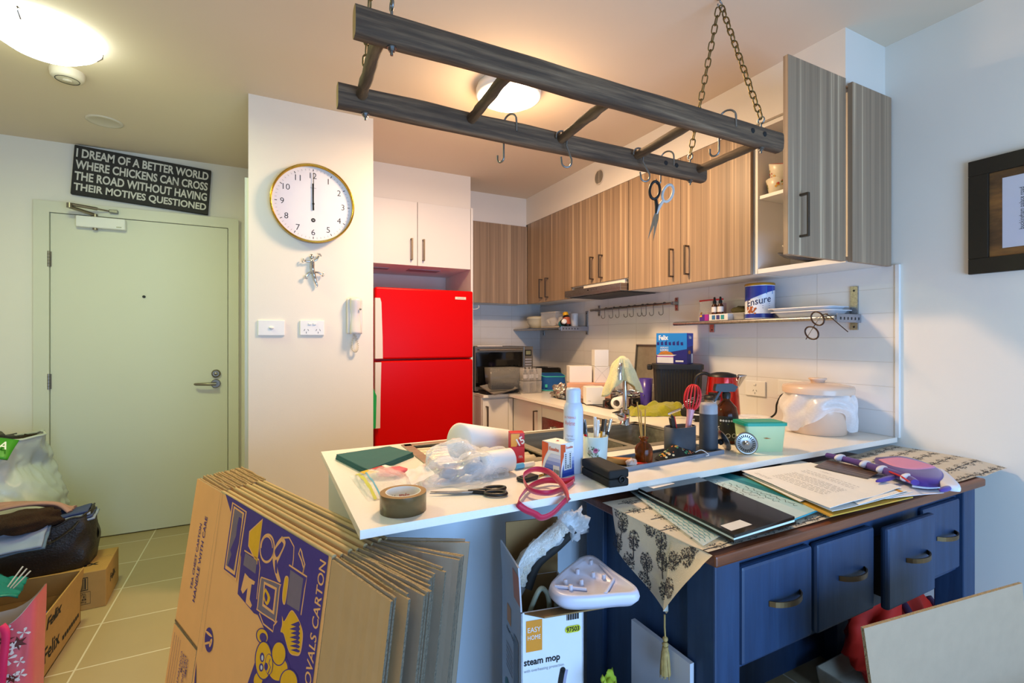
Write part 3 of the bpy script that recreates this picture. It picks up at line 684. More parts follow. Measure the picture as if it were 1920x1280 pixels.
def s_hook2(x, y, zt, label, lean):
    pts = [(-.022, .0, -.006)]+[(-.004+.0185*math.cos(a), 0, .0185*math.sin(a)) for a in [PI-PI*i/10 for i in range(11)]]
    pts += [(.012, 0, -.03), (.018+lean, 0, -.075)]+[(.018+lean-.017+.017*math.cos(a), 0, -.085-.017*math.sin(a)) for a in [PI*i/10 for i in range(11)]]+[(lean-.018, 0, -.068)]
    MB().tube(pts, .0032, ZINC, 8).obj('s_hook', None, (x, y, zt), -.35, label=label, cat='hook', group='S-hooks on the ladder')
s_hook2(.885, 1.365, 1.997, 'steel S-hook hung over the middle ladder rung', .012)
s_hook2(1.213, 1.36, 1.997, 'steel S-hook hung over the ladder rung left of the hanging scissors', .02)
s_hook((1.335, 1.1155, 2.043), .026, .10, .0145, PI/2+.45, 'steel S-hook on the near ladder rail, to the right of the scissors', tops=.012)
s_hook((1.378, 1.4255, 2.0235), .026, .085, .009, PI/2+.45, 'steel S-hook on the far ladder rail holding the scissors', tops=.012)
# kitchen scissors
def scissors(name, label, loc, rot, blade_m, h1, h2, S=1., gap=.16):
    t = thing(name, label, 'scissors', loc, rot=rot)
    for sgn, hm in ((1, h1), (-1, h2)):
        M = Ry(sgn*gap)
        b = MB().prism([(-.004, .0), (.008, -.0), (.009, -.03), (.0, -.115), (-.006, -.03)], -.0012, .0012, blade_m, M @ Tr(0, sgn*.0014, 0) @ FRONT)
        if sgn > 0: b.lathe([(.005, -.004), (.005, .004)], ZINC, 12, Rx(PI/2))
        o = b.obj('blade', t)
        e = ell(-sgn*.022, .062, .0165, .029, 20, sgn*.12)
        b = MB().tube([(p[0], 0, p[1]) for p in e], [.0048]*20, hm, 8, True).tube([(0, 0, -.012), (-sgn*.004, 0, .012), (-sgn*.012, 0, .034)], [.005, .0065, .0055], hm, 8)
        b.obj('handle', t)
    for ch in t.children: ch.scale = (S, S, S)
    return t
SC_L = mat('light_grey_grip', '#c9c5c0', .4)
t = scissors('kitchen_scissors', 'black and grey kitchen scissors hanging open-handled from the ladder hook', tuple(ony(1232, 394, 1.435)), (0, .22, -.45), CHROME, BLK, SC_L, 1.2, .09)
for ch in t.children:
    if ch.name.startswith('blade'): ch.scale = (1.05, 1.05, 1.05)
# ------------------------------------------------------------------ wall rail with hooks, wall shelves
t = thing('utensil_rail', 'steel wall rail with nine small hooks on the tiles below the range hood', 'rail')
MB().tube([(2.372, 3.24, 1.556), (2.372, 2.35, 1.556)], .009, STEEL, 12).obj('bar', t)
for y in (3.175, 2.345):
    b = MB().box((2.406, y-.014, 1.508), (2.412, y+.014, 1.594), STEEL, .001).box((2.372, y-.01, 1.545), (2.41, y+.01, 1.568), STEEL, .002)
    for z in (1.52, 1.583): b.lathe([(.004, 0), (.003, .002), (0, .002)], BLK, 10, Tr(2.406, y, z) @ Ry(-PI/2))
    b.obj('bracket', t)
for k, px in enumerate((1137, 1152, 1164, 1180, 1191, 1206, 1215, 1229, 1247)):
    y = onx(px, 580, 2.372).y
    pts = [(.006, 0, -.008)]+[(-.004+.011*math.cos(a), 0, .011*math.sin(a)) for a in [PI*.0+PI*i/8 for i in range(9)]]+[(-.013, 0, -.055)]+[(-.013+(-.014)+.014*math.cos(a), 0, -.06-.014*math.sin(a)) for a in [PI*i/8 for i in range(9)]]+[(-.042, 0, -.05)]
    MB().tube(pts, .0022, BRONZE, 6).obj('rail_hook', None, (2.372, y, 1.557), -PI/2+.55, label='small bronze hook on the steel wall rail, number %s from the left' % ['one', 'two', 'three', 'four', 'five', 'six', 'seven', 'eight', 'nine'][k], cat='hook', group='hooks on the wall rail')
def wshelf(label, y0, y1, x0, z, yb):
    t = thing('wall_shelf', label, 'shelf')
    b = MB().box((x0, y0, z-.004), (2.408, y1, z), STEEL).tube([(x0, y0, z-.011), (x0, y1, z-.011)], .011, STEEL, 12)
    b.obj('plate', t)
    for y, full in yb:
        b = MB().box((2.404, y-.016, z-.062), (2.412, y+.016, z+.138 if full else z), STEEL, .001)
        for q in (z-.048, z+.118): b.lathe([(.005, 0), (.003, .003), (0, .003)], BLK, 10, Tr(2.404, y, q) @ Ry(-PI/2))
        b.obj('bracket', t)
    b = MB().box((x0+.01, y0-.006, z-.03), (2.408, y0-.001, z+.008), mat('hook_strip', '#9fa3ad', .35, .8), .002)
    for k in range(6): b.box((x0+.03+.028*k, y0-.0075, z-.018), (x0+.036+.028*k, y0-.0055, z-.006), BLK)
    b.obj('end_strip', t)
    return t
wshelf('long stainless steel wall shelf holding the tin and white trays', 1.245, 2.178, 2.215, 1.425, ((1.268, True), (2.06, False)))
wshelf('short stainless steel wall shelf near the kitchen corner, crowded with jars', 3.325, 4.125, 2.125, 1.42, ((3.342, True), (4.05, False)))
Z1S, Z2S = 1.425, 1.42
# things on the long shelf
ENS = mat('tin_blue', '#23379a', .25, coat=.3)
TINW = mat('tin_white', '#dbe2ee', .25)
t = thing('milk_tin', 'large blue and white powder tin with a gold lid on the long steel shelf', 'tin', (2.315, 1.678, Z1S), 0)
def cyl_warp(R, a0, zc): return lambda x, y: (R*math.cos(a0+x/R), R*math.sin(a0+x/R), zc+y)
R_ = .071; AZ = math.radians(216)
b = MB().lathe([(.069, 0), (.0715, .003), (.0705, .006), (.0705, .17), (.0715, .173), (.0715, .178)], TINW, 40, cap1=False)
def band(b, f0, f1, m, r, n=40):
    vs = []; fs = []
    for i in range(n+1):
        a = 2*PI*i/n
        for f in (f0, f1): vs.append((r*math.cos(a), r*math.sin(a), f(a)))
    for i in range(n): fs.append((2*i, 2*i+2, 2*i+3, 2*i+1))
    b.add(vs, fs, m, True)
band(b, lambda a: .121+.028*math.sin(a-AZ), lambda a: .172, ENS, R_)
band(b, lambda a: .006, lambda a: .028, ENS, R_)
sky = mat('tin_sky', '#2a78c0', .25)
b.add([cyl_warp(R_+.0003, AZ, .15)(x, y) for x, y in rrect(.03, -.022, .07, .02, .003)], [tuple(range(24))], sky)
b.text('Ensure', .036, mat('tin_navy', '#17204f', .4), Matrix.Identity(4), .122, .006, (lambda W_: lambda x, y: W_(x, y+.2*x))(cyl_warp(R_+.0006, AZ-.08, .094)))
for k in range(9):
    x, y = -.035+random.uniform(-.022, .03), .045+random.uniform(-.012, .018); a = random.uniform(-.6, .9)
    b.add([cyl_warp(R_+.0005+.0001*k, AZ, 0)(x+dx*math.cos(a)-dy*math.sin(a), y+dx*math.sin(a)+dy*math.cos(a)) for dx, dy in ((-.016, -.004), (.016, -.004), (.018, .004), (-.014, .004))], [(0, 1, 2, 3)], mat('caramel', '#a5541f', .5, var=.2))
for k in range(3): b.add([cyl_warp(R_+.0005, AZ, .08-.012*k)(x, y) for x, y in ((.012, -.001), (.05, -.001), (.05, .001), (.012, .001))], [(0, 1, 2, 3)], ENS)
b.obj('can', t)
MB().lathe([(.073, .174), (.073, .184), (.07, .187), (0, .187)], mat('gold_lid', '#b98b2e', .35, .6), 40).obj('lid', t)
TRAYW = mat('white_enamel', '#dedfe4', .25, var=.01)
def tray(name, label, loc, w, d, h, rz, m, cat='tray', rot=None):
    b = MB(); p0 = rrect(-w/2+h*.8, -d/2+h*.8, w/2-h*.8, d/2-h*.8, .02); p1 = rrect(-w/2, -d/2, w/2, d/2, .03); p2 = rrect(-w/2-.012, -d/2-.012, w/2+.012, d/2+.012, .035)
    n = len(p0)
    vs = [(p[0], p[1], 0) for p in p0]+[(p[0], p[1], h) for p in p1]+[(p[0], p[1], h+.001) for p in p2]+[(p[0], p[1], h-.003) for p in p2]
    b.add(vs, [tuple(range(n))]+[(j*n+i, j*n+(i+1) % n, (j+1)*n+(i+1) % n, (j+1)*n+i) for j in range(3) for i in range(n)], m, True)
    b.add([(p[0]*1.0, p[1], .003) for p in p0], [tuple(range(n))[::-1]], m)
    return b.obj(name, None, loc, rz, rot, label=label, cat=cat)
tray('serving_tray', 'white rimmed tray at the bottom of the pair on the long steel shelf', (2.32, 1.42, Z1S), .15, .29, .028, 0, TRAYW)
tray('serving_tray', 'white rimmed tray lying on top of another tray on the long steel shelf', (2.315, 1.43, Z1S+.019), .15, .29, .026, 0.02, TRAYW)
t = thing('snack_bag', 'clear zip bag of nuts with a red seal on the long steel shelf', 'bag', (2.35, 2.02, Z1S))
NUT = mat('nuts', '#a9793f', .6, var=.3, scale=70)
b = MB()
for k in range(60): b.ball((random.uniform(-.03, .03), random.uniform(-.07, .07), random.uniform(.006, .05)), (.011, .008, .007), NUT, nu=7, nv=5)
b.obj('nuts', t)['kind'] = 'stuff'
def bagf(u, v_):
    a = 2*PI*u; th = .04*(1-v_**1.5)+.002; return (th*math.cos(a)*(1+.2*nz(a, v_*4)), .085*math.sin(a), .002+.125*v_+.004*nz(a*2, v_*5))
MB().surf(bagf, 24, 10, CLEAR).obj('film', t)
MB().box((-.003, -.085, .122), (.003, .085, .132), mat('red_zip', '#c3212b', .4), .001).obj('zip_seal', t)
AMB = mat('amber_glass', '#5a2c10', .1, var=.05, trans=.35); LABL = mat('label_white', '#dcd9d6', .6)
def dropper(label, loc, S=1., grp='dropper bottles on the steel shelf'):
    t = thing('dropper_bottle', label, 'bottle', loc, group=grp)
    MB().lathe([(.016*S, 0), (.017*S, .004*S), (.017*S, .05*S), (.009*S, .062*S), (.009*S, .066*S)], AMB, 20).lathe([(.0174*S, .012*S), (.0174*S, .044*S)], LABL, 20, cap0=False, cap1=False).obj('bottle', t)
    MB().lathe([(.0105*S, .064*S), (.0105*S, .08*S), (.006*S, .084*S), (.006*S, .1*S), (.0, .105*S)], BLK, 16).obj('dropper_cap', t)
    return t
dropper('amber dropper bottle on the long steel shelf, the left of the two', (2.285, 1.94, Z1S+.038), .95)
dropper('amber dropper bottle on the long steel shelf, right beside another', (2.285, 1.90, Z1S+.038), .95)
def pbx(name, label, a, c, m, cat='box', decor=None, loc=(0, 0, 0), rz=0, bev=.001, group=None):
    b = MB().box(a, c, m, bev)
    if decor: decor(b)
    return b.obj(name, None, loc, rz, label=label, cat=cat, group=group)
MAG = mat('magenta_card', '#a0268d', .5); VIO = mat('violet_card', '#4a2580', .5)
def dec(b): b.box((-.0005, -.0005, .0005), (.04, .035, .0375), VIO).box((.004, -.001, .024), (.02, 0, .034), mat('yellow_tag', '#e0b020', .5)); b.text('WELLNEST', .006, WHT, Tr(.018, -.0012, .01) @ FRONT, .03)
pbx('medicine_box', 'small purple and magenta box lying on the long steel shelf', (0, 0, 0), (.062, .034, .037), MAG, decor=lambda b: b.box((-.0005, -.0005, .0005), (.036, .0345, .0375), VIO).box((.003, -.001, .024), (.018, 0, .034), mat('yellow_tag', '#e0b020', .5)), loc=(2.238, 2.005, Z1S), rz=-PI/2)
def dec2(b):
    for k, c in enumerate(('#2e6f9c', '#3d3d78', '#2f8b90')): b.box((.02+.03*k, -.0008, .006), (.042+.03*k, 0, .03), mat('strip%d' % k, c, .5))
pbx('medicine_box', 'small white box with coloured panels lying on the long steel shelf', (0, 0, 0), (.125, .045, .036), LABL, decor=dec2, loc=(2.24, 1.94, Z1S), rz=-PI/2)
pbx('medicine_box', 'narrow pale pink box standing behind the dropper bottles', (0, 0, 0), (.028, .028, .105), mat('pale_pink_card', '#d8a99a', .6), loc=(2.34, 1.955, Z1S), rz=-PI/2)
t = thing('food_tub', 'clear tub of dark herbs on the long steel shelf, left of the tin', 'tub', (2.33, 1.80, Z1S))
MB().box((-.05, -.055, 0), (.05, .055, .04), TUBP, .004).obj('tub', t); MB().ball((0, 0, .05), (.045, .05, .028), mat('dark_herbs', '#4a4423', .9, var=.3, scale=90), dn=.3, df=5).obj('herbs', t)
# spectacles
t = thing('spectacles', 'brown tortoiseshell spectacles hanging from the long steel shelf edge', 'spectacles', (2.20, 1.36, 1.40), rot=(0, 0, -PI/2))
TORT = mat('tortoiseshell', '#3a2418', .25, var=.3, scale=60)
for cx_, cz_ in ((-.022, -.002), (.036, -.066)):
    pass
for k, (px_, py_) in enumerate(((1533, 597), (1522, 624))):
    q = onx(px_, py_, 2.19); e = ell(0, 0, .033, .025, 24, -.9+.2*k)
    b = MB().tube([(2.19, q.y-p[0], q.z+p[1]) for p in e], .0036, TORT, 7, True).add([(2.19, q.y-p[0]*.95, q.z+p[1]*.95) for p in e], [tuple(range(24))], GLASS)
    o = b.obj('lens_rim', t); o.matrix_parent_inverse = Matrix.Identity(4)
def wpath(pts, x=2.19): return [tuple(onx(a, c_, x)) for a, c_ in pts]
MB().tube(smooth_path(wpath([(1548, 588), (1556, 593), (1572, 607), (1590, 622)]), 4), .002, TORT, 6).obj('temple', t)
MB().tube(smooth_path(wpath([(1511, 636), (1524, 615), (1540, 592), (1552, 588)], 2.2), 4), .002, TORT, 6).obj('temple', t)
# bring the spectacle pieces (world coordinates) under their frame
from mathutils import Matrix as _Mx
for ch in t.children: ch.matrix_parent_inverse = (Matrix.Translation(t.location) @ Euler(t.rotation_euler).to_matrix().to_4x4()).inverted()
# things on the short shelf
b = MB().lathe([(.0, .0), (.055, 0), (.066, .01), (.092, .05), (.096, .085), (.1, .088), (.1, .096), (.088, .108), (.05, .114), (0, .115)], mat('ivory_bowl', '#d9d0b4', .35), 32)
b.obj('lidded_bowl', None, (2.25, 3.90, Z2S), label='round ivory lidded bowl at the far end of the short steel shelf', cat='bowl')
t = thing('storage_box', 'clear plastic box of small packets on the short steel shelf', 'storage box', (2.27, 3.62, Z2S+.012))
MB().box((-.075, -.125, 0), (.075, .125, .125), CLEAR, .006).box((-.078, -.128, .118), (.078, .128, .127), TUBP, .003).obj('tub', t)
for k in range(7): MB().box((-.03, -.02, -.03), (.03, .02, .03), [LABL, mat('pale_pink_card', '#d8a99a'), mat('lilac_pack', '#a9a3bd', .5)][k % 3], .003, Tr(random.uniform(-.03, .03), -.085+.028*k, .045) @ Euler((random.uniform(-.5, .5), random.uniform(-.5, .5), k)).to_matrix().to_4x4()).obj('packet', t)
MB().box((-.07, -.15, 0), (.08, .14, .012), CREAM, .003).obj('flat_tray', None, (2.27, 3.61, Z2S), label='flat cream tray under the clear box on the short steel shelf', cat='tray')
t = thing('jar', 'white plastic jar standing by the wall on the short steel shelf', 'jar', (2.34, 3.43, Z2S)); MB().lathe([(.028, 0), (.03, .005), (.03, .1)], WPLA, 24).obj('body', t); MB().lathe([(.031, .1), (.031, .118), (.028, .12), (0, .12)], WPLA, 24).obj('lid', t)
def pill(label, loc, rot, body, lab, cap, S=1.):
    t = thing('pill_bottle', label, 'bottle', loc, rot=rot)
    MB().lathe([(.024*S, 0), (.026*S, .004), (.026*S, .075*S), (.017*S, .085*S)], body, 24).lathe([(.0264*S, .012*S), (.0264*S, .065*S)], lab, 24, cap0=False, cap1=False).obj('bottle', t)
    MB().lathe([(.0205*S, .083*S), (.0205*S, .104*S), (.018*S, .107*S), (0, .107*S)], cap, 24).obj('cap', t)
DKBR = mat('dark_bottle', '#22130d', .2)
pill('dark bottle with a yellow cap and orange label leaning on the short steel shelf', (2.23, 3.365, Z2S+.006), (-.3, 0, 0), DKBR, mat('orange_label', '#b1553a', .5), mat('yellow_cap', '#d9a51c', .4), 1.15)
pill('dark bottle with a turquoise label lying on the short steel shelf', (2.20, 3.42, Z2S+.027), (-PI/2+.2, 0, PI-.3), DKBR, mat('turquoise_label', '#1d8f9f', .5), WPLA, 1.0)
# ------------------------------------------------------------------ things along the kitchen walls
ZC = .9
MWG = mat('microwave_silver', '#7d7973', .3, .7, var=.03)
t = thing('microwave_oven', 'silver and black microwave oven beside the refrigerator', 'microwave', (1.462, 3.5, ZC))
MB().box((0, .02, .012), (.515, .42, .362), BLK, .004).box((.02, .05, 0), (.05, .08, .014), BLK).box((.46, .05, 0), (.49, .08, .014), BLK).obj('body', t)
o = MB().box((0, 0, .014), (.425, .022, .362), MWG, .003).box((.0, -.003, .05), (.415, .003, .318), BLKG, .002).obj('door', t)
MB().tube([(.02, -.025, .337), (.4, -.025, .337)], .009, STEEL).box((.03, -.025, .332), (.045, .002, .342), STEEL).box((.375, -.025, .332), (.39, .002, .342), STEEL).obj('handle', o)
b = MB().box((.427, 0, .014), (.515, .022, .362), MWG, .003).box((.438, -.002, .285), (.5, .003, .335), BLK).box((.447, -.003, .295), (.491, 0, .325), mat('lcd_panel', '#7f8162', .3))
for r_ in range(6): b.box((.44, -.001, .25-.022*r_), (.5, .001, .262-.022*r_), GRYT)
b.lathe([(.02, 0), (.018, .016), (0, .018)], STEEL, 24, Tr(.47, 0, .06) @ Rx(PI/2)); b.obj('control_panel', t)
MB().box((.03, .03, .363), (.25, .2, .37), LABL, .001).obj('booklet', None, (1.46, 3.5, ZC), label='thin pale booklet lying on top of the microwave', cat='booklet')
SMK = film('smoky_plastic', (.3, .29, .26, 1), .35, .15)
def tub(b, w, d, h, m, tp=.01, th=.003, M=None):
    P0 = rrect(-w/2+tp, -d/2+tp, w/2-tp, d/2-tp, .012); P1 = rrect(-w/2, -d/2, w/2, d/2, .014); n = len(P0)
    vs = [(p[0], p[1], 0) for p in P0]+[(p[0], p[1], h) for p in P1]+[(p[0]*.96, p[1]*.96, h) for p in P1]+[(p[0]*.96, p[1]*.96, th) for p in P0]
    b.add(vs, [tuple(range(n))[::-1]]+[(j*n+i, j*n+(i+1) % n, (j+1)*n+(i+1) % n, (j+1)*n+i) for j in range(3) for i in range(n)]+[tuple(range(3*n, 4*n))], m, True, M); return b
tub(MB(), .26, .13, .17, SMK).obj('plastic_tub', None, (1.655, 3.42, ZC+.03), -.05, label='smoky clear plastic tub standing in front of the microwave', cat='tub')
MB().box((-.135, -.075, 0), (.135, .09, .029), BLKM, .004).obj('flat_box', None, (1.62, 3.42, ZC), label='flat black box under the smoky clear tub by the microwave', cat='box')
GRT = mat('grey_tray', '#8d8880', .45, .3, var=.03)
def gtray(u, v_):
    x, y = (u-.5)*.25, (v_-.5)*.16; e = max(abs(u-.5), abs(v_-.5))*2
    return (x, y, .002+.022*max(0, (e-.8)/.2)**1.5)
MB().surf(gtray, 30, 22, GRT, thick=.003).obj('baking_tray', None, (1.60, 3.375, ZC+.032), rot=(.3, -.1, .3), label='grey shallow baking tray tilted against the smoky tub', cat='tray')
MB().prism([(-.11, -.06), (.1, -.075), (.1, .07), (-.1, .07)], 0, .003, GRT).obj('grey_mat', None, (1.675, 3.375, ZC+.001), -.35, label='thin grey mat sticking out over the worktop corner edge', cat='mat')
b = MB().ball((0, 0, .035), (.035, .03, .035), WHT, dn=.5, df=2.5); b.obj('paper_towel', None, (1.715, 3.43, ZC+.016), label='crumpled white paper towel beside the clear organizer', cat='paper towel')
t = thing('drawer_organizer', 'clear two-tier plastic organizer with little bottles near the kitchen corner', 'organizer', (1.865, 3.385, ZC), -.12)
for z in (0, .098): tub(MB(), .165, .2, .094, ORGF, .004, M=Tr(0, 0, z)).obj('tier', t)
b = MB()
for x in (-.028, .028): b.box((x-.001, -.098, .004), (x+.001, .098, .19), TUBP)
b.obj('divider', t)
for k in range(4):
    tt = dropper('black-topped bottle in the clear organizer', (0, 0, 0), .95, grp='bottles in the clear organizer')
    tt.location = (1.865-.055+.034*k, 3.33-.01*(k % 2)+.006*k, ZC+.104)
for o_ in [o for o in bpy.data.objects if o.get('group') == 'bottles in the clear organizer']:
    for ch in o_.children:
        if ch.name.startswith('bottle'):
            ch.data = ch.data.copy(); ch.data.materials[0] = mat('grey_bottle_glass', '#8a8278', .12, trans=.3)
t = thing('toaster_oven', 'low black toaster against the tiles in the kitchen corner', 'toaster', (2.195, 3.84, ZC), -.02)
MB().box((-.2, -.12, .01), (.2, .14, .165), BLKG, .012, smooth=False).box((-.12, -.05, .16), (.1, .06, .168), BLKM).obj('body', t)
MB().box((.195, -.05, .06), (.215, -.02, .09), STEEL, .003).obj('lever', t)
BLUF = mat('blue_fabric', '#1458a8', .75, var=.05, scale=60); TURQ = mat('turquoise_piping', '#3fc3c0', .6)
t = thing('lunch_bag', 'blue zip lunch bag with turquoise piping lying behind the white boxes', 'bag', (2.13, 3.45, ZC), -.25)
def lb(u, v_):
    a = 2*PI*u; k = abs(math.cos(a))**.5*math.copysign(1, math.cos(a)), abs(math.sin(a))**.5*math.copysign(1, math.sin(a))
    s = 1-.12*v_; return (.11*k[0]*s, .1*k[1]*s, .002+.115*v_+.02*(k[1]*.5+.5)*v_+.004*nz(a, v_*3))
b = MB().surf(lb, 40, 8, BLUF); b.add([lb(i/40, 1) for i in range(40)], [tuple(range(40))], BLUF); b.obj('body', t)
MB().tube([lb(i/40, .97) for i in range(40)], .005, TURQ, 6, True).tube([lb(i/40, .04) for i in range(40)], .004, TURQ, 6, True).obj('piping', t)
MB().box((-.09, -.103, .03), (-.07, -.098, .055), TURQ, .001).obj('tab', t)
FOIL = mat('crumpled_foil', '#b9b4ad', .25, .75, var=.1)
def crumple(name, label, cat, loc, r, m, seed, dn=.9, df=2.8, nu=26, nv=18, rz=0, parent=None):
    b = MB().ball((0, 0, r[2]*.75), r, m, nu=nu, nv=nv, dn=dn, df=df, seed=seed)
    for v_ in b.v: v_.z = max(v_.z, .0015)
    return b.obj(name, parent, loc, rz, label=label, cat=cat)
crumple('foil_ball', 'crumpled grey plastic wrap on the worktop left of the pink box', 'wrap', (1.885, 2.93, ZC), (.06, .075, .055), FOIL, 3.1)
PNK = mat('pale_pink_card', '#d8a99a', .6, var=.02)
pbx('gift_box', 'large pale pink box under the white boxes near the cooktop', (0, 0, 0), (.3, .22, .105), mat('salmon_card', '#dba48a', .6, var=.02), loc=(1.875, 2.84, ZC+.008), rz=-.72, decor=lambda b: b.add([(.16+.07*math.cos(a), -.0008, .052+.05*math.sin(a)) for a in [2*PI*i/24 for i in range(24)]], [tuple(range(24))], mat('blush_card', '#e3bba9', .6)))
pbx('white_box', 'small white carton standing in front of the pink box', (0, 0, 0), (.12, .1, .108), WHT, loc=(1.81, 2.52, ZC+.008), rz=-.42, decor=lambda b: b.text('mia', .008, GRYT, Tr(.02, -.0016, .022) @ FRONT))
pbx('white_box', 'flat white box lying on the left half of the pink box', (0, 0, 0), (.16, .13, .115), WHT, loc=(1.925, 2.88, ZC+.114), rz=-.42)
pbx('white_box', 'white gift box with folded flaps, lower of the tall pair on the pink box', (0, 0, 0), (.105, .1, .115), WHT, loc=(2.07, 2.78, ZC+.114), rz=-.42, decor=lambda b: b.ring([(.0, .114), (.052, .07), (.105, .114)], .0012, GRYT, Tr(0, -.0012, 0) @ FRONT, closed=False).ring([(.0, .0), (.052, .07), (.105, .0)], .0012, GRYT, Tr(0, -.0012, 0) @ FRONT, closed=False))
pbx('white_box', 'plain white box topmost of the stack on the pink box', (0, 0, 0), (.1, .095, .115), WHT, loc=(2.072, 2.785, ZC+.231), rz=-.42)
# cooktop and clutter
t = thing('cooktop', 'black glass gas cooktop set in the worktop under the range hood', 'cooktop', (2.09, 2.62, ZC))
MB().box((-.25, -.3, .0), (.25, .3, .007), BLKG, .003).obj('glass_panel', t)
for x, y in ((-.1, -.15), (.11, -.15)):
    MB().lathe([(.045, .007), (.042, .018), (.03, .02), (.03, .024), (0, .024)], BLKM, 20, Tr(x, y, 0)).obj('burner', t)
    b = MB()
    for a in (0, PI/2): b.box((-.085, -.004, .028), (.085, .004, .036), STEEL, .001, Tr(x, y, 0) @ Rz(a))
    for a in (0, PI/2, PI, -PI/2): b.box((.078, -.004, .007), (.086, .004, .03), STEEL, 0, Tr(x, y, 0) @ Rz(a))
    b.obj('trivet', t)
b = MB(); random.seed(5)
for k in range(46):
    p = Vector((random.uniform(-.09, .09), random.uniform(-.13, .13), random.uniform(.01, .05))); a = random.uniform(0, PI); L = random.uniform(.03, .1)
    b.tube([p, p+Vector((L*math.cos(a), L*math.sin(a), random.uniform(-.01, .01)))], random.uniform(.002, .006), CHROME, 6)
b.obj('cutlery_heap', None, (2.12, 2.44, ZC+.037), label='jumbled heap of shiny metal cutlery and utensils on the cooktop', cat='cutlery', kind='stuff')
def tumbler(label, loc, r, h, m, grp='drinking glasses by the cooktop', name='drinking_glass', cat='glass'):
    MB().lathe([(r*.8, 0), (r*.82, .004), (r, h), (r-.002, h), (r*.8-.002, .012), (0, .012)], m, 24).obj(name, None, loc, label=label, cat=cat, group=grp)
tumbler('tall clear drinking glass behind the white box, tallest of the three', (2.16, 2.62, ZC+.037), .035, .14, GLASS)
tumbler('short clear drinking glass left of the yellow-draped tap', (2.215, 2.53, ZC+.037), .036, .1, GLASS)
tumbler('clear drinking glass just behind the yellow cloth on the tap', (2.25, 2.44, ZC+.037), .034, .09, GLASS)
tumbler('violet translucent tumbler behind the chrome tap', (2.14, 2.34, ZC+.009), .042, .165, mat('violet_plastic', '#5a48b0', .25, trans=.25), None, 'tumbler', 'cup')
t = thing('kitchen_roll', 'white paper roll lying on its side in front of the cooktop', 'paper roll', (1.92, 2.33, ZC+.037), rot=(0, PI/2, .55))
MB().lathe([(.02, -.055), (.036, -.055), (.036, .055), (.02, .055)], WHT, 28, cap0=False, cap1=False).lathe([(.02, .055), (.02, -.055)], CREAM, 28, cap0=False, cap1=False).obj('roll', t)
MB().box((-.06, -.035, 0), (.06, .035, .004), BLKM, .001).obj('phone_card', None, (1.83, 2.2, ZC), .5, label='flat black card lying on the worktop left of the tap', cat='card')
# tray against the tiles, bin, cat-food box
STT = grain_mat('worn_tray_metal', [(.3, '#8b8274'), (.6, '#a59c8c'), (.8, '#b8b0a2')], (6, 6, 6), .45, 1., .05, metal=.4)
t = thing('oven_tray', 'worn beige-grey metal tray leaning upright against the tiles', 'tray', (2.345, 2.50, ZC), rot=(0, .09, 0))
MB().box((0, -.19, 0), (.004, .19, .385), STT, .001).obj('base', t)
b = MB()
for a, c in (((-.014, -.19, 0), (.004, -.182, .385)), ((-.014, .182, 0), (.004, .19, .385)), ((-.014, -.19, .377), (.004, .19, .385))): b.box(a, c, ZINC, .001)
b.obj('lip', t)
RIB = mat('ribbed_black', '#1d1c1a', .5, var=.05)
t = thing('food_bin', 'tall black ribbed bin with a rounded lid beside the red kettle', 'bin', (2.21, 2.15, ZC), -.72)
P = rrect(-.135, -.085, .135, .085, .03, 6); out = []
for i in range(len(P)):
    a = Vector(P[i]); c_ = Vector(P[(i+1) % len(P)]); k = max(1, int((c_-a).length/.004))
    for j in range(k): out.append(a.lerp(c_, j/k))
n = len(out); rib = [(p*(1+.012*(1 if (i//2) % 2 else -1))) for i, p in enumerate(out)]
vs = [(p.x*.93, p.y*.93, 0) for p in rib]+[(p.x, p.y, .245) for p in rib]
MB().add(vs, [(i, (i+1) % n, n+(i+1) % n, n+i) for i in range(n)], RIB).add([(p.x*.93, p.y*.93, 0) for p in rib], [tuple(range(n))[::-1]], RIB).obj('body', t)
MB().prism(rrect(-.145, -.095, .145, .095, .035, 6), .245, .272, RIB).obj('lid', t)
MB().box((-.175, -.03, .235), (-.143, .03, .268), RIB, .008).obj('catch', t)
t = thing('cat_food_box', 'blue cat food box with bowl picture standing on the black ribbed bin', 'box', (2.14, 2.25, ZC+.2725), -1.12)
FBL = mat('petfood_blue', '#1b3fa4', .35, var=.05); FBD = mat('petfood_indigo', '#24206e', .35, var=.04); FSK = mat('petfood_sky', '#1f7fc9', .35, var=.08, scale=12)
BRN = mat('kibble_brown', '#b8732c', .6, var=.2, scale=120)
b = MB().prism([(0, 0), (.19, 0), (.19, .118), (.155, .19), (.0, .19)][:0] or [(0, 0), (.185, 0), (.185, .185), (0, .185)], -.12, 0, FBD, FRONT)
fp = Tr(0, -.0006, 0) @ FRONT
b.flat([(0, .055), (.185, .09), (.185, .185), (0, .185)], FSK, fp).text('Felix', .03, WHT, fp @ Tr(.045, .158, .0004) @ Rz(.05), .058, .03).text('GOOD AS IT', .009, WHT, fp @ Tr(.05, .098, .0004), .05, .01).text('LOOKS', .013, WHT, fp @ Tr(.05, .083, .0004), .05, .02)
b.flat([(.005, .004), (.105, .004), (.105, .04), (.005, .04)], LABL, fp, .0004).flat([(.005, .04), (.105, .04), (.105, .05), (.005, .05)], MAG, fp, .0004)
b.flat([(-.0, .053), (.012, .046), (.1, .046), (.125, .055)], LABL, fp, .0006).flat([(.012, .055), (.03, .073), (.06, .078), (.09, .07), (.108, .055)], BRN, fp, .0007)
b.flat([(.118, .012), (.165, .012), (.165, .022), (.118, .022)], LABL, fp, .0004)
for k in range(7): b.flat([(.005+.024*k, .112), (.02+.024*k, .112), (.018+.024*k, .132+.004*(k % 3)), (.004+.024*k, .13)], FBD, fp, .0005)
